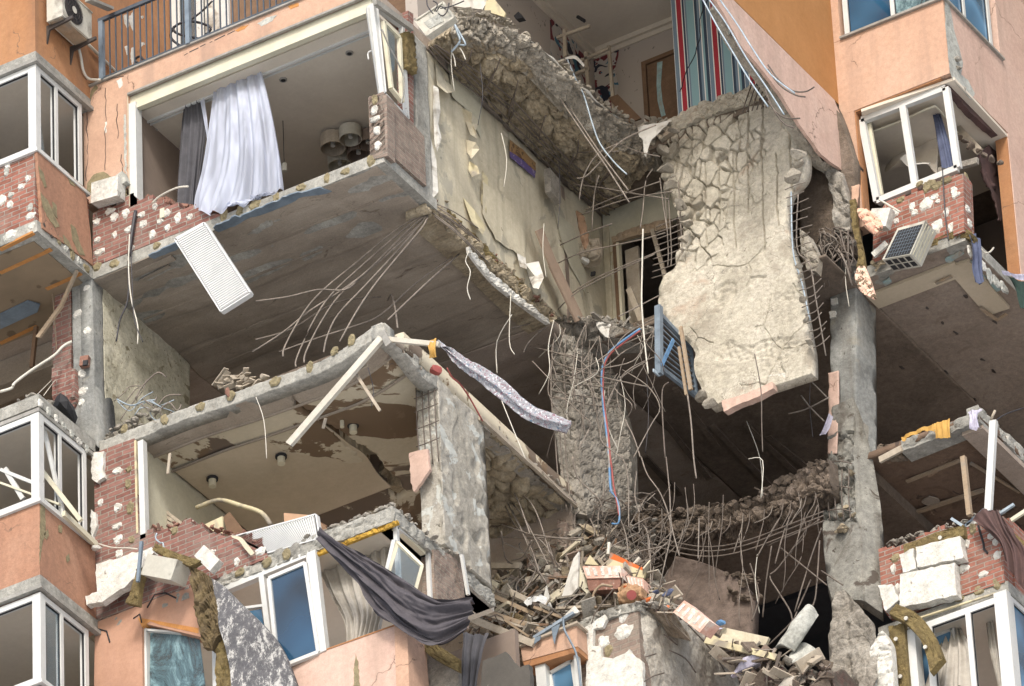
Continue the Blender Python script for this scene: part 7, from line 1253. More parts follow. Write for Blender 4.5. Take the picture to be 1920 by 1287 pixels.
# named pieces on the heap
P5 = [
 ('board', ((1047, 1138), (1075, 1048), (1085, 1034), (1083, 1102), (1068, 1120), (1052, 1142)), 4.1, .04, 'paper_white', 'tall pointed pale board standing on the lower middle heap', 'board'),
 ('board', ((1086, 1060), (1108, 1115), (1104, 1117), (1082, 1095)), 4.15, .03, 'pvc_cream', 'narrow pale board leaning against the tall pointed one', 'board'),
 ('board', ((1017, 1130), (1024, 1098), (1032, 1130), (1034, 1140)), 4.0, .03, 'paper_white', 'small white shard left of the tall pointed board', 'board'),
 ('board', ((1096, 1058), (1106, 1041), (1122, 1060)), 4.4, .03, 'ply', 'triangular yellow board behind the tiles on the heap', 'board'),
 ('board', ((1142, 1047), (1210, 1072), (1207, 1084), (1176, 1080), (1136, 1060)), 4.3, .04, 'ply', 'large yellowish board under the orange one on the heap', 'board'),
 ('board', ((1145, 1036), (1208, 1066), (1209, 1073), (1141, 1048)), 4.32, .04, 'orange_board', 'bright orange board on top of the heap', 'board'),
]
for nm, q, Y, th, mt, lb_, ct in P5:
    o = plate(nm, [U(x, y, Y=Y) for x, y in q], (0, th, 0), mt); tag(o, lb_, ct)
def tileblock(q, Y, dv, label, sub='brick_dusty'):
    t = thing('hollow_block', label, 'hollow block', U(*q[3], Y=Y)); P = [U(x, y, Y=Y) for x, y in q]
    MB().prism(P, dv).build('body', mat_rough('mortared_clay_block', [(.3, '#b98c78'), (.5, '#c8a392'), (.62, '#cfc6ba'), (.8, '#bd8571')], 3, .3, .5, .01, 40), t)
    b = MB()
    for i in range(5):
        a, c = P[0].lerp(P[1], (i+.25)/5), P[0].lerp(P[1], (i+.7)/5); a2, c2_q = P[3].lerp(P[2], (i+.25)/5), P[3].lerp(P[2], (i+.7)/5); o_ = V((0, -.006, 0))
        b.prism([a.lerp(a2, .15)+o_, c.lerp(c2_q, .15)+o_, c.lerp(c2_q, .8)+o_, a.lerp(a2, .8)+o_], (0, .012, 0))
    b.build('mortar_smears', 'foam', t); return t
tileblock([(1092, 1062), (1163, 1061), (1166, 1083), (1100, 1085)], 4.0, (0, .3, -.02), 'mortar-smeared clay block with a white ribbed side, left one on the heap')
MB_ = plate('brick_piece', [U(x, y, Y=4.02) for x, y in ((1100, 1086), (1166, 1084), (1160, 1104), (1104, 1108))], (0, .2, 0), 'brick_one'); tag(MB_, 'red brick mass under the left clay block on the heap', 'brick')
tileblock([(1174, 1080), (1206, 1085), (1207, 1104), (1180, 1100)], 4.0, (0, .2, -.02), 'small patterned clay block under the yellowish board')
tileblock([(1283, 1126), (1330, 1164), (1312, 1186), (1262, 1148)], 3.9, (0, .3, .05), 'pinkish clay block lying at the top of the spalled wall')
o = patch('paper_bag', [[U(x, y, Y=3.98) for x, y in ((1158, 1100), (1180, 1094), (1204, 1100))], [U(x, y, Y=3.85) for x, y in ((1158, 1118), (1182, 1112), (1202, 1116))], [U(x, y, Y=3.98) for x, y in ((1164, 1132), (1182, 1136), (1200, 1130))]], 'kraft', 40, 36, lambda u, v, p: .07*fbm(p, 6, 3), (0, .15, 0), smooth=False); tag(o, 'crumpled brown paper bag with a red spot on the heap', 'bag')
MB().tube([U(1184, 1116, Y=3.79), U(1184, 1116, Y=3.77)], .07, 16, 1).build('red_spot', 'red', o) 
for (c_, s_, mt, lb_, ct) in (((1172, 1102), .035, 'orange_board', 'orange scrap on top of the brown paper bag', 'scrap'), ((1216, 1124), .06, 'orange_board', 'orange crumpled scrap right of the brown paper bag', 'scrap'), ((1232, 1110), .06, 'fab_navy', 'blue cloth bundle on the crest of the heap', 'cloth'), ((1252, 1112), .075, 'fab_navy', 'dark blue box-like bundle beside the pinkish clay block', 'bundle'), ((1250, 1140), .05, 'orange_board', 'small orange strip at the edge of the spalled wall', 'scrap')):
    o = MB().rock(U(*c_, Y=3.95), s_, R.randrange(99), (1.2, .8, .6)).build('scrap', mt); tag(o, lb_, ct)
o = wire('hoop', [U(x, y, Y=3.9) for x, y in ((1148, 1100), (1128, 1098), (1114, 1112), (1112, 1130), (1118, 1140))], .02, 'wood'); tag(o, 'curved wooden hoop leaning under the left clay block', 'hoop')
for (a_, b_, w_, Y_, mt, lb_) in (((885, 1100), (1003, 1152), .06, 3.8, 'wood', 'long yellow plank across the left of the heap, topmost one'), ((875, 1134), (1050, 1192), .06, 3.6, 'wood', 'longest pale plank crossing in front of the pink bay lintel'), ((878, 1141), (1040, 1196), .03, 3.55, 'wood_grey', 'grey strip lying just under the longest pale plank'), ((870, 1155), (1000, 1207), .1, 3.3, 'wood_grey', 'wide grey plank below the longest pale plank'), ((945, 1162), (992, 1194), .03, 3.4, 'wood', 'thin stick between the lower planks'), ((1000, 1195), (1075, 1148), .05, 3.5, 'rail', 'grey bent strip rising right over the pink bay lintel'), ((975, 1060), (880, 1060), .09, 4.4, 'wood_grey', 'grey board lying flat at the left of the heap'), ((1042, 1140), (1145, 1135), .04, 3.9, 'wood_grey', 'grey bar lying on the slab edge of the brick pier'), ((1000, 1138), (1060, 1160), .04, 3.8, 'wood', 'short lath below the foil scraps on the heap'), ((985, 1088), (1040, 1075), .1, 4.4, 'wood_grey', 'grey slat under the tangle of bars on the heap')):
    o = MB().bar(U(*a_, Y=Y_), U(*b_, Y=Y_+.2), NY, w_, .05).build('plank', mt); tag(o, lb_, 'plank')
o = patch('foil_sheet', [[U(x, y, Y=4.0) for x, y in ((984, 1132), (1000, 1118), (1020, 1122), (1030, 1140))], [U(x, y, Y=3.9) for x, y in ((990, 1138), (1003, 1130), (1018, 1132), (1024, 1148))]], 'radiator', 20, 10, rocky(.03, 9, 4)); tag(o, 'crumpled bluish white foil on the heap', 'foil')
o = MB().rock(U(1075, 1150, Y=3.8), .16, 8, (1.2, .6, .6)).build('foam_lump', 'foam'); tag(o, 'white mortar lump on the slab edge left of the brick pier', 'lump')
o = patch('mineral_wool_slab', [[U(x, y, Y=3.9) for x, y in ((925, 1165), (960, 1150), (1000, 1160))], [U(x, y, Y=3.9) for x, y in ((920, 1195), (960, 1190), (990, 1200))]], 'wool_dark', 24, 14, rocky(.04, 6, 4), (0, .1, 0), smooth=False); tag(o, 'dark mineral wool lying behind the lower planks of the heap', 'mineral wool')
for pts, r_, mt, lb_ in ((((1142, 1018), (1140, 1040)), .025, 'cable_white', 'short pale tube standing on the heap left of the orange board'), (((1186, 1062), (1200, 1046)), .03, 'cable_white', 'short pale tube leaning right of the orange board')):
    o = MB().tube([U(x, y, Y=4.4) for x, y in pts], r_, 8, 1).build('tube', mt); tag(o, lb_, 'tube')
# debris right of the spalled wall
def rp(x, y): return U(x, y, Y=5.2)
dm = patch('rubble', [[rp(x, y)+V((0, .4, 0)) for x, y in ((1300, 1150), (1345, 1190), (1400, 1215), (1470, 1235), (1560, 1240))], [rp(x, y) for x, y in ((1352, 1215), (1380, 1235), (1420, 1250), (1480, 1265), (1560, 1270))], [rp(x, y) for x, y in ((1408, 1320), (1425, 1320), (1450, 1320), (1500, 1320), (1570, 1320))]], mat_rough('dark_rubble_mix', [(.3, '#3c3630'), (.5, '#5a5148'), (.75, '#6e4a40')], 4, .5, 1, .03, 14), 70, 40, rocky(.12, 4, 3), (0, .4, 0), None, smooth=False); tag(dm, 'dark rubble sloping down right of the spalled wall', 'rubble', kind='stuff')
for (a_, b_, w_, Y_, mt, lb_) in (((1322, 1200), (1455, 1232), .09, 4.9, 'ply', 'pale yellow plank jutting right from the spalled wall'), ((1352, 1184), (1438, 1203), .13, 5.1, 'paper_grey', 'pale greenish board jutting right, topmost one'), ((1352, 1194), (1405, 1211), .1, 5.05, 'paper_grey', 'short greenish board under the topmost one'), ((1315, 1182), (1360, 1207), .05, 5.0, 'ply', 'yellow stick between clay block and greenish boards')):
    o = MB().bar(U(*a_, Y=Y_), U(*b_, Y=Y_), NY, w_, .05).build('plank', mt); tag(o, lb_, 'plank')
o = patch('rolled_sheet', [[U(x, y, Y=5.4) for x, y in ((1508, 1150), (1520, 1144), (1534, 1152))], [U(x, y, Y=5.2) for x, y in ((1480, 1180), (1498, 1176), (1512, 1186))], [U(x, y, Y=5.2) for x, y in ((1450, 1218), (1470, 1214), (1488, 1222))]], 'glue_grey', 20, 20, lambda u, v, p: .1*math.sin(u*3.14)+.03*fbm(p, 4), (0, .02, 0)); tag(o, 'rolled white sheet leaning against the right column base', 'sheet')
o = patch('rolled_sheet', [[U(x, y, Y=5.3) for x, y in ((1490, 1210), (1510, 1205), (1528, 1215))], [U(x, y, Y=5.2) for x, y in ((1478, 1235), (1505, 1240), (1528, 1230))], [U(x, y, Y=5.2) for x, y in ((1490, 1245), (1508, 1252), (1520, 1245))]], 'glue_grey', 20, 20, lambda u, v, p: .03*fbm(p, 3), (0, .02, 0)); tag(o, 'flat greyish blue sheet fallen below the rolled white one', 'sheet')
for c_, s_, mt, lb_ in (((1352, 1170), .1, 'blue', 'light blue rag behind the pinkish clay block'), ((1344, 1180), .08, 'fab_lilac', 'whitish rag under the light blue one'), ((1445, 1270), .2, 'fab_maroon', 'dark red bundle in the rubble at the lower right'), ((1395, 1250), .22, 'fab_lilac', 'pale rolled cloth under the yellow plank'), ((1480, 1285), .2, 'fab_beige', 'beige bundle at the bottom of the dark rubble')):
    o = MB().rock(U(*c_, Y=5.0), s_, R.randrange(99), (1.4, .6, .45)).build('bundle', mt); tag(o, lb_, 'bundle')
def ar3():
    while True:
        x = R.uniform(1325, 1550); y = 1195+(x-1320)*.2+R.uniform(0, 95)
        if y < 1160+(x-1300)*1.35: return x, y
heap('rubble', 120, ['rock_dark', 'brick_dusty', 'rock_grey', 'rock_dark'], 'loose dark pieces right of the spalled wall', ar3, lambda x, y: 5.05, .02, .09)
heap('splinters', 50, ['wood_grey', 'rebar_dark', 'rebar'], 'pale splinters right of the spalled wall', ar3, lambda x, y: 4.95, .05, .3, 'stick')
# fallen dark wall chunk in the void
o = patch('wall_chunk', [[U(x, y, Y=6.0) for x, y in ((1268, 1044), (1300, 1050), (1345, 1066), (1388, 1088))], [U(x, y, Y=6.0) for x, y in ((1248, 1080), (1300, 1090), (1350, 1105), (1405, 1115))], [U(x, y, Y=6.0) for x, y in ((1236, 1115), (1295, 1150), (1350, 1165), (1405, 1170))], [U(x, y, Y=6.0) for x, y in ((1240, 1135), (1300, 1190), (1350, 1215), (1400, 1220))]], 'soffit_void', 60, 60, lambda u, v, p: .03*fbm(p, 3), (0, .25, 0), smooth=True); o.data.materials[0] = mat_rough('sooty_wall', [(.3, '#53473e'), (.6, '#6f6157')], 1, .4, .6, .02, 14); tag(o, 'sooty brown wall chunk leaning inside the dark void', 'wall chunk')
mb = MB()
for i in range(40): mb.rock(U(R.uniform(1360, 1425), R.uniform(1075, 1125), Y=5.95), R.uniform(.02, .07))
mb.build('edge_crumbs', 'rock_dark', o)['kind'] = 'stuff'
# =====================================================================
# CLOTHS, STRIPS, CABLES AND BARS IN THE OPENING
# =====================================================================
for (a_, b_, w_, d_, lb_) in (((714, 632), (540, 832), .11, .06, 'long bent pale window strip hanging from the corner of the cracked slab'), ((714, 634), (822, 645), .07, .05, 'horizontal grey strip jutting right from the slab corner')):
    o = MB().bar(U(*a_, Y=-.35), U(*b_, Y=-.6 if b_[0] < 600 else -.2), NY, w_, d_).build('window_strip', 'wood_grey' if b_[0] > 700 else 'pvc_cream'); o.data.materials[0] = mat_rough('dusty_pvc', [(.3, '#a29c8e'), (.7, '#bdb8ab')], 2, .2, .2, .005, 30); tag(o, lb_, 'strip')
o = MB().bar(U(716, 622, Y=-.36), U(728, 646, Y=-.36), NY, .09, .05).build('bracket', 'zinc'); tag(o, 'short steel bracket at the joint of the two hanging strips', 'bracket')
for a_, b_, lb_ in (((665, 698), (712, 770), 'thin splinter hanging from the middle of the long bent strip'), ((666, 697), (688, 684), 'short cream splinter at the middle of the long bent strip'), ((610, 784), (605, 803), 'small cream tab hanging under the cracked slab'), ((318, 850), (314, 888), 'torn cream tab hanging at the left of the cracked soffit')):
    o = MB().bar(U(*a_, Y=-.3), U(*b_, Y=-.3), NY, .04, .02).build('splinter', 'wood_grey'); tag(o, lb_, 'splinter')
o = patch('rag', [[U(x, y, Y=-.2) for x, y in ((800, 642), (818, 634))], [U(x, y, Y=-.25) for x, y in ((804, 655), (816, 652))], [U(x, y, Y=-.2) for x, y in ((804, 672), (818, 670))]], 'fab_yellow', 8, 12, folds(2, .02)); tag(o, 'small yellow rag at the end of the horizontal grey strip', 'rag')
o = patch('rolled_quilt', [[U(x, y, Y=Y) for x, y, Y in ((820, 638, 0), (870, 672, .1), (935, 708, .2), (1000, 760, .3), (1070, 789, .4))], [U(x, y, Y=Y-.08) for x, y, Y in ((820, 641, 0.15), (868, 680, .1), (930, 724, .2), (995, 775, .3), (1068, 798, .4))], [U(x, y, Y=Y) for x, y, Y in ((822, 644, 0), (864, 688, .1), (925, 738, .2), (992, 788, .3), (1060, 812, .4))]], 'quilt', 140, 40, lambda u, v, p: .022*math.sin(v*16+3*noise.noise(V((u*3, 1, 1))))+.035*noise.noise(V((u*10, v*4, 2)))+.012*noise.noise(V((u*34, v*8, 7))), (0, .03, 0)); tag(o, 'long patterned quilt roll stretched diagonally into the opening', 'quilt')
o = MB().rock(U(820, 692, Y=.6), .12, 4, (1, .7, .7)).build('red_scrap', 'red'); tag(o, 'dark red scrap on top of the peeling column', 'scrap')
mb = MB()
for i in range(26): mb.rock(U(R.uniform(415, 500), 0, Y=.15) if False else U(R.uniform(410, 500), 722+R.uniform(-14, 6), Y=R.uniform(.05, .4)), R.uniform(.02, .08))
for i in range(16): x = R.uniform(410, 480); mb.obox(U(x, 715+R.uniform(-8, 8), Y=.15), (R.uniform(.1, .4), .08, .015), (R.uniform(-.5, .5), R.uniform(-.6, .6), R.uniform(-1, 1)))
o = mb.build('rubble', 'wood_grey'); tag(o, 'small heap of splinters on the cracked slab left of its crack', 'rubble', kind='stuff')
o = MB().rock(U(428, 735, Y=-.02), .09, 4, (.6, .5, 1.1)).build('brick_piece', 'brick_one'); tag(o, 'brown brick piece tipping over the edge of the cracked slab', 'brick')
# bars
def rfan(prefix, lst, r_, mt, label, group, Y0=1.0, Y1=.2):
    for i, pts in enumerate(lst):
        n = len(pts); o = wire('rebar', [U(x, y, Y=Y0+(Y1-Y0)*k/(n-1)) for k, (x, y) in enumerate(pts)], r_, mt); tag(o, label, 'rebar', group)
rfan('a', [zp(480, 430, q) for q in (
 [(950, -90), (790, 0), (560, 190), (390, 330), (280, 450), (165, 650), (152, 715)], [(950, -85), (830, 0), (600, 200), (420, 370), (320, 520), (230, 720), (224, 772)],
 [(955, -80), (860, 0), (640, 220), (470, 370), (360, 530), (280, 690), (270, 750)], [(960, -80), (900, 0), (740, 180), (600, 330), (460, 480), (400, 600), (380, 692)],
 [(965, -70), (925, 0), (790, 160), (660, 320), (560, 470), (470, 632)], [(960, -75), (840, 50), (600, 260), (500, 340), (350, 340), (180, 380), (0, 405)], [(955, -70), (720, 160), (500, 330), (300, 460), (150, 580), (-20, 690)])],
 .0135, 'rebar', 'long bare steel bar of the fan sweeping left from the broken slab corner', 'fan of bars at the broken slab corner', 1.3, .4)
rfan('b', [zp(480, 430, q) for q in ([(1105, 155), (900, 300), (700, 480), (550, 545), (350, 610), (130, 690)], [(1140, 140), (960, 300), (740, 510)], [(740, 400), (760, 370), (780, 440), (795, 555)], [(700, 380), (450, 410), (200, 560), (0, 620)])],
 .014, 'rebar', 'bare steel bar crossing the big soffit below the fan', 'bars crossing the big soffit', 2.4, .8)
rfan('c', [zp(960, 430, q) for q in ([(180, 512), (0, 555)], [(240, 520), (150, 580), (90, 640), (65, 692)], [(300, 555), (260, 680), (225, 760), (205, 930), (300, 960), (400, 1050), (440, 1100), (370, 1240)], [(410, 540), (350, 700), (335, 940), (230, 860), (115, 742)], [(235, 620), (225, 720), (300, 770), (500, 830), (755, 883)], [(100, 660), (230, 690), (380, 740), (450, 820), (510, 890)], [(490, 600), (500, 680), (515, 760)], [(490, 600), (400, 745)], [(550, 620), (600, 710)], [(800, 500), (640, 590), (540, 700), (320, 840)], [(800, 570), (600, 660), (450, 760), (300, 850)], [(800, 600), (640, 680), (540, 760), (360, 880)], [(830, 370), (600, 490)], [(800, 560), (750, 640), (680, 740), (520, 780)], [(620, 790), (760, 880), (830, 1000), (780, 1100), (680, 1287)], [(800, 720), (770, 730), (640, 800), (560, 920), (530, 1000)], [(760, 740), (620, 830), (550, 960), (500, 1120), (510, 1200), (620, 1287)], [(590, 900), (600, 1000), (680, 1160), (720, 1280)])],
 .0095, 'rebar', 'bent bare bar in the web around the shattered middle column', 'web of bars at the middle column', 4.6, 4.1)
rfan('d', [zp(960, 0, q) for q in ([(340, 1035), (500, 1055), (700, 1090), (880, 1118)], [(410, 1180), (600, 1100), (830, 1020)], [(380, 1210), (640, 1120), (900, 1075)], [(480, 990), (460, 1120), (450, 1270)], [(790, 950), (750, 1020), (735, 1180), (720, 1280)], [(560, 790), (700, 850), (830, 880)], [(200, 860), (330, 800), (380, 800)], [(830, 1000), (850, 1160), (870, 1287)], [(220, 850), (300, 870), (400, 855), (600, 850)], [(70, 780), (95, 900), (90, 1000), (75, 1190)], [(450, 1287), (460, 1100), (490, 985)])],
 .009, 'rebar', 'thin bare bar crossing the gap under the sagging slab', 'bars under the sagging slab', 4.9, 4.7)
rfan('e', [zp(960, 430, q) for q in ([(270, 90), (420, 20), (560, -30)], [(260, 190), (400, 130), (720, 60), (860, 20)], [(230, 480), (400, 330), (800, 140)], [(300, 385), (480, 270), (860, 110)])],
 .010, 'rebar', 'thin straight bar crossing in front of the doorway', 'bars in front of the doorway', 4.9, 4.7)
rfan('f', [zp(960, 857, q) for q in ([(725, 0), (760, 100), (830, 200), (880, 330), (890, 440), (850, 500), (720, 530), (650, 580)], [(865, 0), (885, 200), (895, 380), (940, 555)], [(615, 0), (650, 100), (655, 395)], [(600, 330), (640, 440), (655, 580)], [(740, 385), (770, 470), (780, 730)], [(755, 400), (775, 600), (775, 735)], [(1050, 345), (1045, 570)], [(895, 430), (830, 720)], [(520, 80), (515, 220)], [(510, 340), (490, 240), (370, 120), (340, 0)], [(700, 80), (690, 220), (715, 310)], [(600, 540), (800, 400), (900, 300)], [(870, 480), (700, 640)], [(640, 700), (760, 560), (900, 420)])],
 .010, 'rebar', 'bare bar dangling over the rubble heap', 'bars dangling over the rubble heap', 4.6, 4.3)
rfan('g', [zp(960, 857, q) for q in ([(0, 200), (80, 230), (140, 320), (190, 470), (210, 540)], [(0, 260), (60, 330), (120, 440), (200, 600)], [(0, 300), (50, 400), (110, 520), (150, 640)], [(-30, 250), (10, 330), (70, 450), (140, 620), (190, 700)], [(-60, 380), (0, 400), (150, 460), (230, 560)], [(-80, 450), (100, 455), (400, 455)], [(-50, 250), (30, 400), (140, 440), (400, 470)], [(140, 610), (110, 690), (60, 760)], [(0, 580), (60, 560), (110, 470)], [(0, 600), (-40, 560), (-60, 420)], [(-30, 120), (40, 260), (100, 430)], [(50, 0), (150, 60), (280, 200), (360, 260)], [(-200, 100), (-170, 200), (-160, 300), (-140, 480)], [(-180, 70), (-150, 200), (-130, 330), (-150, 500)])],
 .011, 'rebar', 'bare bar fanning out below the broken slab right of the peeling column', 'bars below the broken slab edge', 4.4, 3.4)
rfan('h', [zp(1440, 857, q) for q in ([(280, 270), (220, 400), (60, 620), (10, 670), (60, 760), (130, 880), (137, 990)], [(300, 400), (230, 600), (150, 870)], [(240, 690), (170, 850), (130, 930), (0, 1060)], [(0, 500), (60, 470), (200, 410), (290, 350)], [(140, 300), (90, 420), (40, 600)], [(60, 350), (0, 450), (-60, 560)], [(290, 470), (270, 760), (250, 840)], [(-30, 900), (-10, 700), (20, 500)], [(70, 510), (330, 720)], [(300, 640), (420, 720)], [(-100, 600), (-50, 780), (-90, 920)])],
 .012, 'rebar_dark', 'dark bar hanging in the void left of the right column', 'bars in the void by the right column', 5.9, 5.7)
for pts, mt, lb_, r_ in ((zp(960, 430, [(735, 0), (730, 250), (728, 420), (745, 640), (765, 810)]), 'cable_white', 'thin pale cable hanging straight down in front of the doorway', .012), (zp(960, 430, [(720, 560), (600, 645), (535, 710), (505, 800), (510, 960), (530, 1130), (545, 1287)])+zp(960, 857, [(548, 60), (552, 160), (560, 200)]), 'blue', 'blue cable hanging in front of the middle column', .02), (zp(960, 430, [(720, 570), (620, 645), (550, 705), (515, 790), (515, 960), (540, 1140), (552, 1287)])+zp(960, 857, [(560, 60), (570, 160), (590, 260), (602, 330)]), 'red', 'red cable hanging beside the blue one', .014), (zp(960, 857, [(548, 190), (585, 230), (603, 300), (598, 370), (560, 375)]), 'blue', 'blue cable end looping down below the middle column', .014), (zp(960, 430, [(880, 860), (845, 900), (845, 1050), (860, 1287)]), 'rebar_dark', 'dark cable hanging below the torn railing', .011), (zp(960, 430, [(985, 930), (1005, 1080), (1020, 1287)])+zp(960, 857, [(1035, 120)]), 'rebar', 'long thin bar hanging below the torn railing lath', .012), (zp(1440, 430, [(-75, 700), (-40, 900), (-35, 1100), (-30, 1250)]), 'rebar_dark', 'thin dark wire hanging left of the hanging slab foot', .008), (zp(1440, 430, [(-110, 1290), (-30, 1300), (-40, 1510)]), 'cable_white', 'thin wire in front of the dark soffit', .006)):
    o = wire('cable', [U(x, y, Y=4.35) for x, y in pts], r_, mt); tag(o, lb_, 'cable')
for pts, mt, lb_, r_, Y_ in ((((240, 490), (240, 560), (225, 600), (218, 640)), 'cable_black', 'black cable bundle strand hanging from the left brick parapet, leftmost', .014, -.2), (((243, 440), (241, 500), (246, 560), (258, 610), (258, 645)), 'cable_white', 'white cable strand hanging from the left brick parapet', .010, -.22), (((246, 470), (248, 540), (252, 600), (268, 642)), 'cable_black', 'thin black cable strand ending beside the white one', .008, -.24), (((254, 396), (247, 440), (242, 480)), 'cable_black', 'black cable bundle clipped on the left brick parapet', .03, -.06), (((880, 470), (873, 490), (882, 510), (876, 540), (882, 562)), 'cable_white', 'curly thin wire dangling from the broken slab edge', .007, 1.2), (((960, 590), (932, 640), (932, 700)), 'cable_white', 'thin wire looping down beside the quilt roll', .008, 3.5), (((958, 550), (955, 640), (965, 665)), 'cable_white', 'thin wire hanging above the quilt roll', .007, 3.0), (((480, 745), (495, 790), (500, 860)), 'cable_white', 'thin white wire hanging off the cracked slab', .006, -.1), (((940, 750), (960, 800), (985, 860)), 'cable_white', 'thin wire hanging under the quilt roll', .007, 1.5)):
    o = wire('cable', [U(x, y, Y=Y_) for x, y in pts], r_, mt); tag(o, lb_, 'cable')
# wire loops on the storey-one slab at the left
for i in range(14):
    x0_, y0_ = R.uniform(205, 300), R.uniform(745, 800); pts = [(x0_, y0_)]
    for k in range(3): pts.append((pts[-1][0]+R.uniform(5, 30), pts[-1][1]+R.uniform(-28, 22)))
    o = wire('rebar', [U(x, y, Y=.15+.05*k) for k, (x, y) in enumerate(pts)], R.choice((.008, .012)), 'rebar' if i % 3 else 'steel_blue'); tag(o, 'curled bare bar sprouting from the left end of the cracked slab', 'rebar', 'curled bars on the cracked slab by the plastered wall')
mb = MB()
for i in range(40): t = R.random(); mb.rock(U(200+t*100, 820-t*50+R.uniform(-12, 8), Y=R.uniform(.05, .3)), R.uniform(.02, .07))
o = mb.build('rubble', 'rock_grey'); tag(o, 'grey crumbs at the left end of the cracked slab', 'rubble', kind='stuff')
# roots of bars at the corner of slab L2
for i in range(12):
    a = (800+R.uniform(-8, 8), 385+R.uniform(-8, 10)); b = (a[0]+R.uniform(20, 130), 0); b = (b[0], a[1]+(b[0]-a[0])*R.uniform(.5, .95))
    o = wire('rebar', [U(*a, Y=1.35), U((a[0]+b[0])/2, (a[1]+b[1])/2-6, Y=1.6), U(*b, Y=2.3)], .009, 'rebar'); tag(o, 'thin bare bar running back along the broken slab edge under the papered wall', 'rebar', 'bars along the edge under the papered wall')

# fine litter on the torn edges: small enough that nobody could count it
def crumbs(name, path, n, r0, r1, mt, label, jit=6, Yj=.2):
    mb = MB(); P = path
    for i in range(n):
        k = R.randrange(len(P)-1); t = R.random(); a, b = P[k], P[k+1]
        q = U(a[0]+(b[0]-a[0])*t+R.uniform(-jit, jit), a[1]+(b[1]-a[1])*t+R.uniform(-jit, jit*.6), Y=a[2]+(b[2]-a[2])*t+R.uniform(0, Yj)); 
        if R.random() < .75: mb.rock(q, R.uniform(r0, r1))
        else: mb.obox(q, (R.uniform(.04, .22), R.uniform(.02, .1), R.uniform(.008, .03)), (R.uniform(-1, 1), R.uniform(-1, 1), R.uniform(-1.5, 1.5)))
    o = mb.build(name, mt); tag(o, label, name.replace('_', ' '), kind='stuff')
crumbs('rubble', [(846, 26, 1.3), (905, 26, 1.9), (960, 50, 2.6), (1060, 130, 3.6), (1120, 188, 4.4), (1190, 232, 5.0), (1250, 228, 5.3)], 130, .015, .06, 'rock_pale', 'crumbs and scraps lying on the crest of the sagging slab', 7)
crumbs('rubble', [(800, 370, 1.4), (860, 425, 2.2), (940, 500, 3.3), (1040, 600, 4.7)], 120, .015, .05, 'rock', 'crumbs along the broken slab edge under the papered wall', 8)
crumbs('rubble', [(800, 370, 1.4), (860, 425, 2.2), (940, 500, 3.3), (1040, 600, 4.7)], 50, .02, .05, 'brick_one', 'brick crumbs along the broken slab edge under the papered wall', 7)
crumbs('rubble', [(1040, 600, 4.8), (1120, 598, 5.0), (1225, 622, 5.2)], 80, .015, .06, 'rock_grey', 'crumbs on the deep slab edge below the doorway', 6)
crumbs('rubble', [(905, 790, 2.7), (1000, 878, 4.0), (1090, 955, 5.1)], 90, .015, .06, 'rock_grey', 'crumbs on the broken slab edge right of the peeling column', 6)
crumbs('rubble', [(1200, 965, 5.9), (1300, 965, 5.9), (1400, 945, 5.9), (1480, 905, 5.9), (1550, 868, 5.9)], 140, .02, .09, 'rock_dark', 'dark crumbs on the crest of the broken slab beside the right column', 9)
crumbs('rubble', [(1640, 500, 6.2), (1690, 478, 6.2), (1740, 460, 6.2)], 40, .015, .05, 'rock', 'crumbs under the right brick parapet', 5)
crumbs('rubble', [(1090, 1172, 3.85), (1196, 1132, 3.85), (1260, 1140, 3.95), (1300, 1170, 4.8)], 90, .015, .06, 'rock_grey', 'crumbs along the top of the brick pier and the spalled wall', 6)
crumbs('rubble', [(262, 1004, .05), (345, 980, .05), (450, 1008, .05), (500, 1036, .05)], 70, .02, .05, 'brick_one', 'brick crumbs on the torn lower left parapet', 6)
crumbs('rubble', [(1650, 1028, 6.4), (1745, 1000, 6.4), (1880, 962, 6.4)], 60, .02, .06, 'rock_grey', 'crumbs on top of the lower right brick parapet', 6)
for i, pts in enumerate((((848, 70), (846, 120), (852, 170)), ((900, 120), (905, 180), (896, 235)), ((940, 250), (950, 300), (945, 350)), ((1048, 300), (1050, 370), (1046, 430)), ((1020, 420), (1018, 470), (1024, 520)), ((1350, 0), (1372, 60), (1388, 120)), ((1590, 470), (1585, 520), (1592, 575)), ((1520, 700), (1518, 760), (1524, 820)), ((1400, 790), (1425, 860), (1430, 930)), ((1212, 700), (1216, 780), (1210, 850)), ((1420, 1040), (1416, 1090), (1424, 1150)), ((690, 690), (700, 730), (696, 765)))):
    Y_ = (1.6, 1.9, 2.6, 4.2, 3.9, 4.2, 6.0, 5.9, 5.8, 4.7, 5.8, -.1)[i]
    o = wire('wire', [U(x, y, Y=Y_) for x, y in pts], .006, 'cable_black' if i % 2 else 'cable_white'); tag(o, 'hair-thin stray wire hanging free in the blast opening', 'wire', 'stray thin wires hanging in the opening')

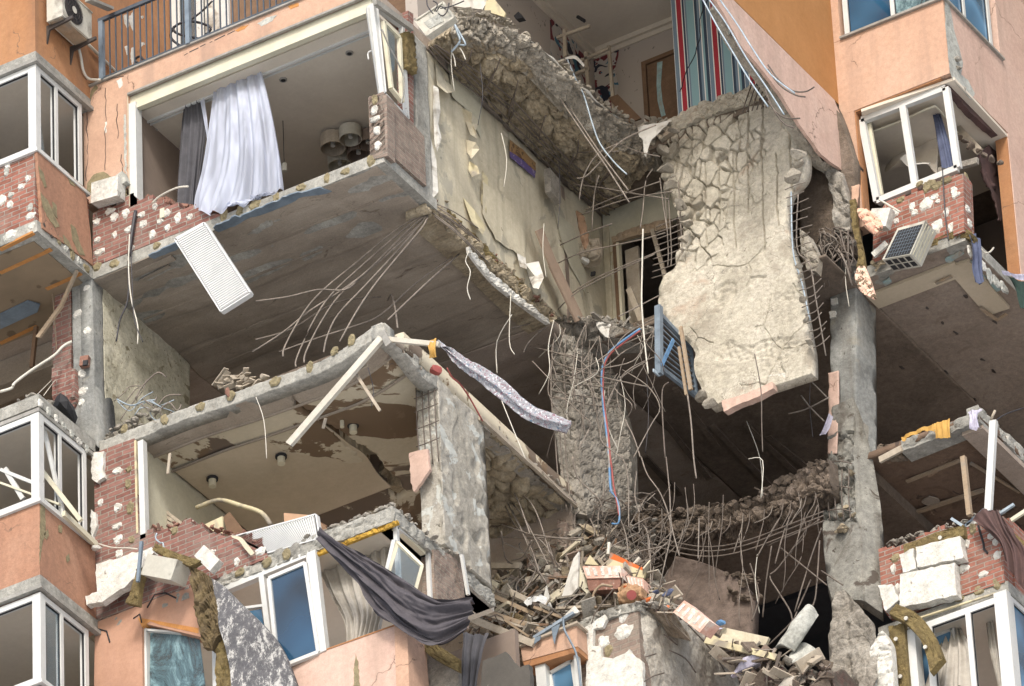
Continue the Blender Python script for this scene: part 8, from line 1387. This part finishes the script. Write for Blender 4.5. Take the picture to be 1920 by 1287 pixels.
for mt, lb_ in (('rock_pale', 'dusty pale slabs'), ('wood_grey', 'dusty grey boards'), ('paper_grey', 'dusty torn sheets'), ('rock_grey', 'grey slabs')):
    mb = MB()
    for i in range(11):
        x, y = ar(); mb.obox(U(x, y, Y=yf(x, y)-.12), (R.uniform(.15, .55), R.uniform(.1, .25), R.uniform(.015, .05)), (R.uniform(-1.2, 1.2), R.uniform(-.8, .8), R.uniform(-1.5, 1.5)))
    o = mb.build('broken_boards', mt); tag(o, lb_+' jumbled over the lower middle heap', 'debris', kind='stuff')
for mt, lb_ in (('rock_dark', 'dark slabs'), ('wood_grey', 'dusty boards')):
    mb = MB()
    for i in range(12):
        x, y = ar3(); mb.obox(U(x, y, Y=4.95), (R.uniform(.15, .5), R.uniform(.1, .25), R.uniform(.015, .05)), (R.uniform(-1.2, 1.2), R.uniform(-.8, .8), R.uniform(-1.5, 1.5)))
    o = mb.build('broken_boards', mt); tag(o, lb_+' jumbled right of the spalled wall', 'debris', kind='stuff')

for i in range(26):
    x, y = R.uniform(1030, 1235), R.uniform(600, 760); L = R.uniform(60, 170); dx_ = R.uniform(-50, 50); Y_ = R.uniform(4.0, 4.9)
    o = wire('wire', [U(x, y, Y=Y_), U(x+dx_*.2+R.uniform(-14, 14), y+L*.35, Y=Y_-.1), U(x+dx_*.7+R.uniform(-14, 14), y+L*.7, Y=Y_-.1), U(x+dx_, y+L, Y=Y_)], R.uniform(.004, .0075), R.choice(('rebar', 'rebar_dark', 'cable_white', 'rebar'))); tag(o, 'thin loose wire tangled in front of the shattered middle column', 'wire', 'thin wires in front of the middle column')
for i in range(22):
    x, y = R.uniform(1200, 1540), R.uniform(900, 1010); L = R.uniform(70, 170); dx_ = R.uniform(-60, 30); Y_ = R.uniform(5.3, 5.8)
    o = wire('wire', [U(x, y, Y=Y_), U(x+dx_*.1+R.uniform(-10, 10), y+L*.35, Y=Y_-.1), U(x+dx_*.6, y+L*.7, Y=Y_-.1), U(x+dx_, y+L, Y=Y_)], R.uniform(.004, .0075), R.choice(('rebar', 'rebar_dark'))); tag(o, 'thin loose wire hanging from the broken slab over the dark void', 'wire', 'thin wires over the dark void')
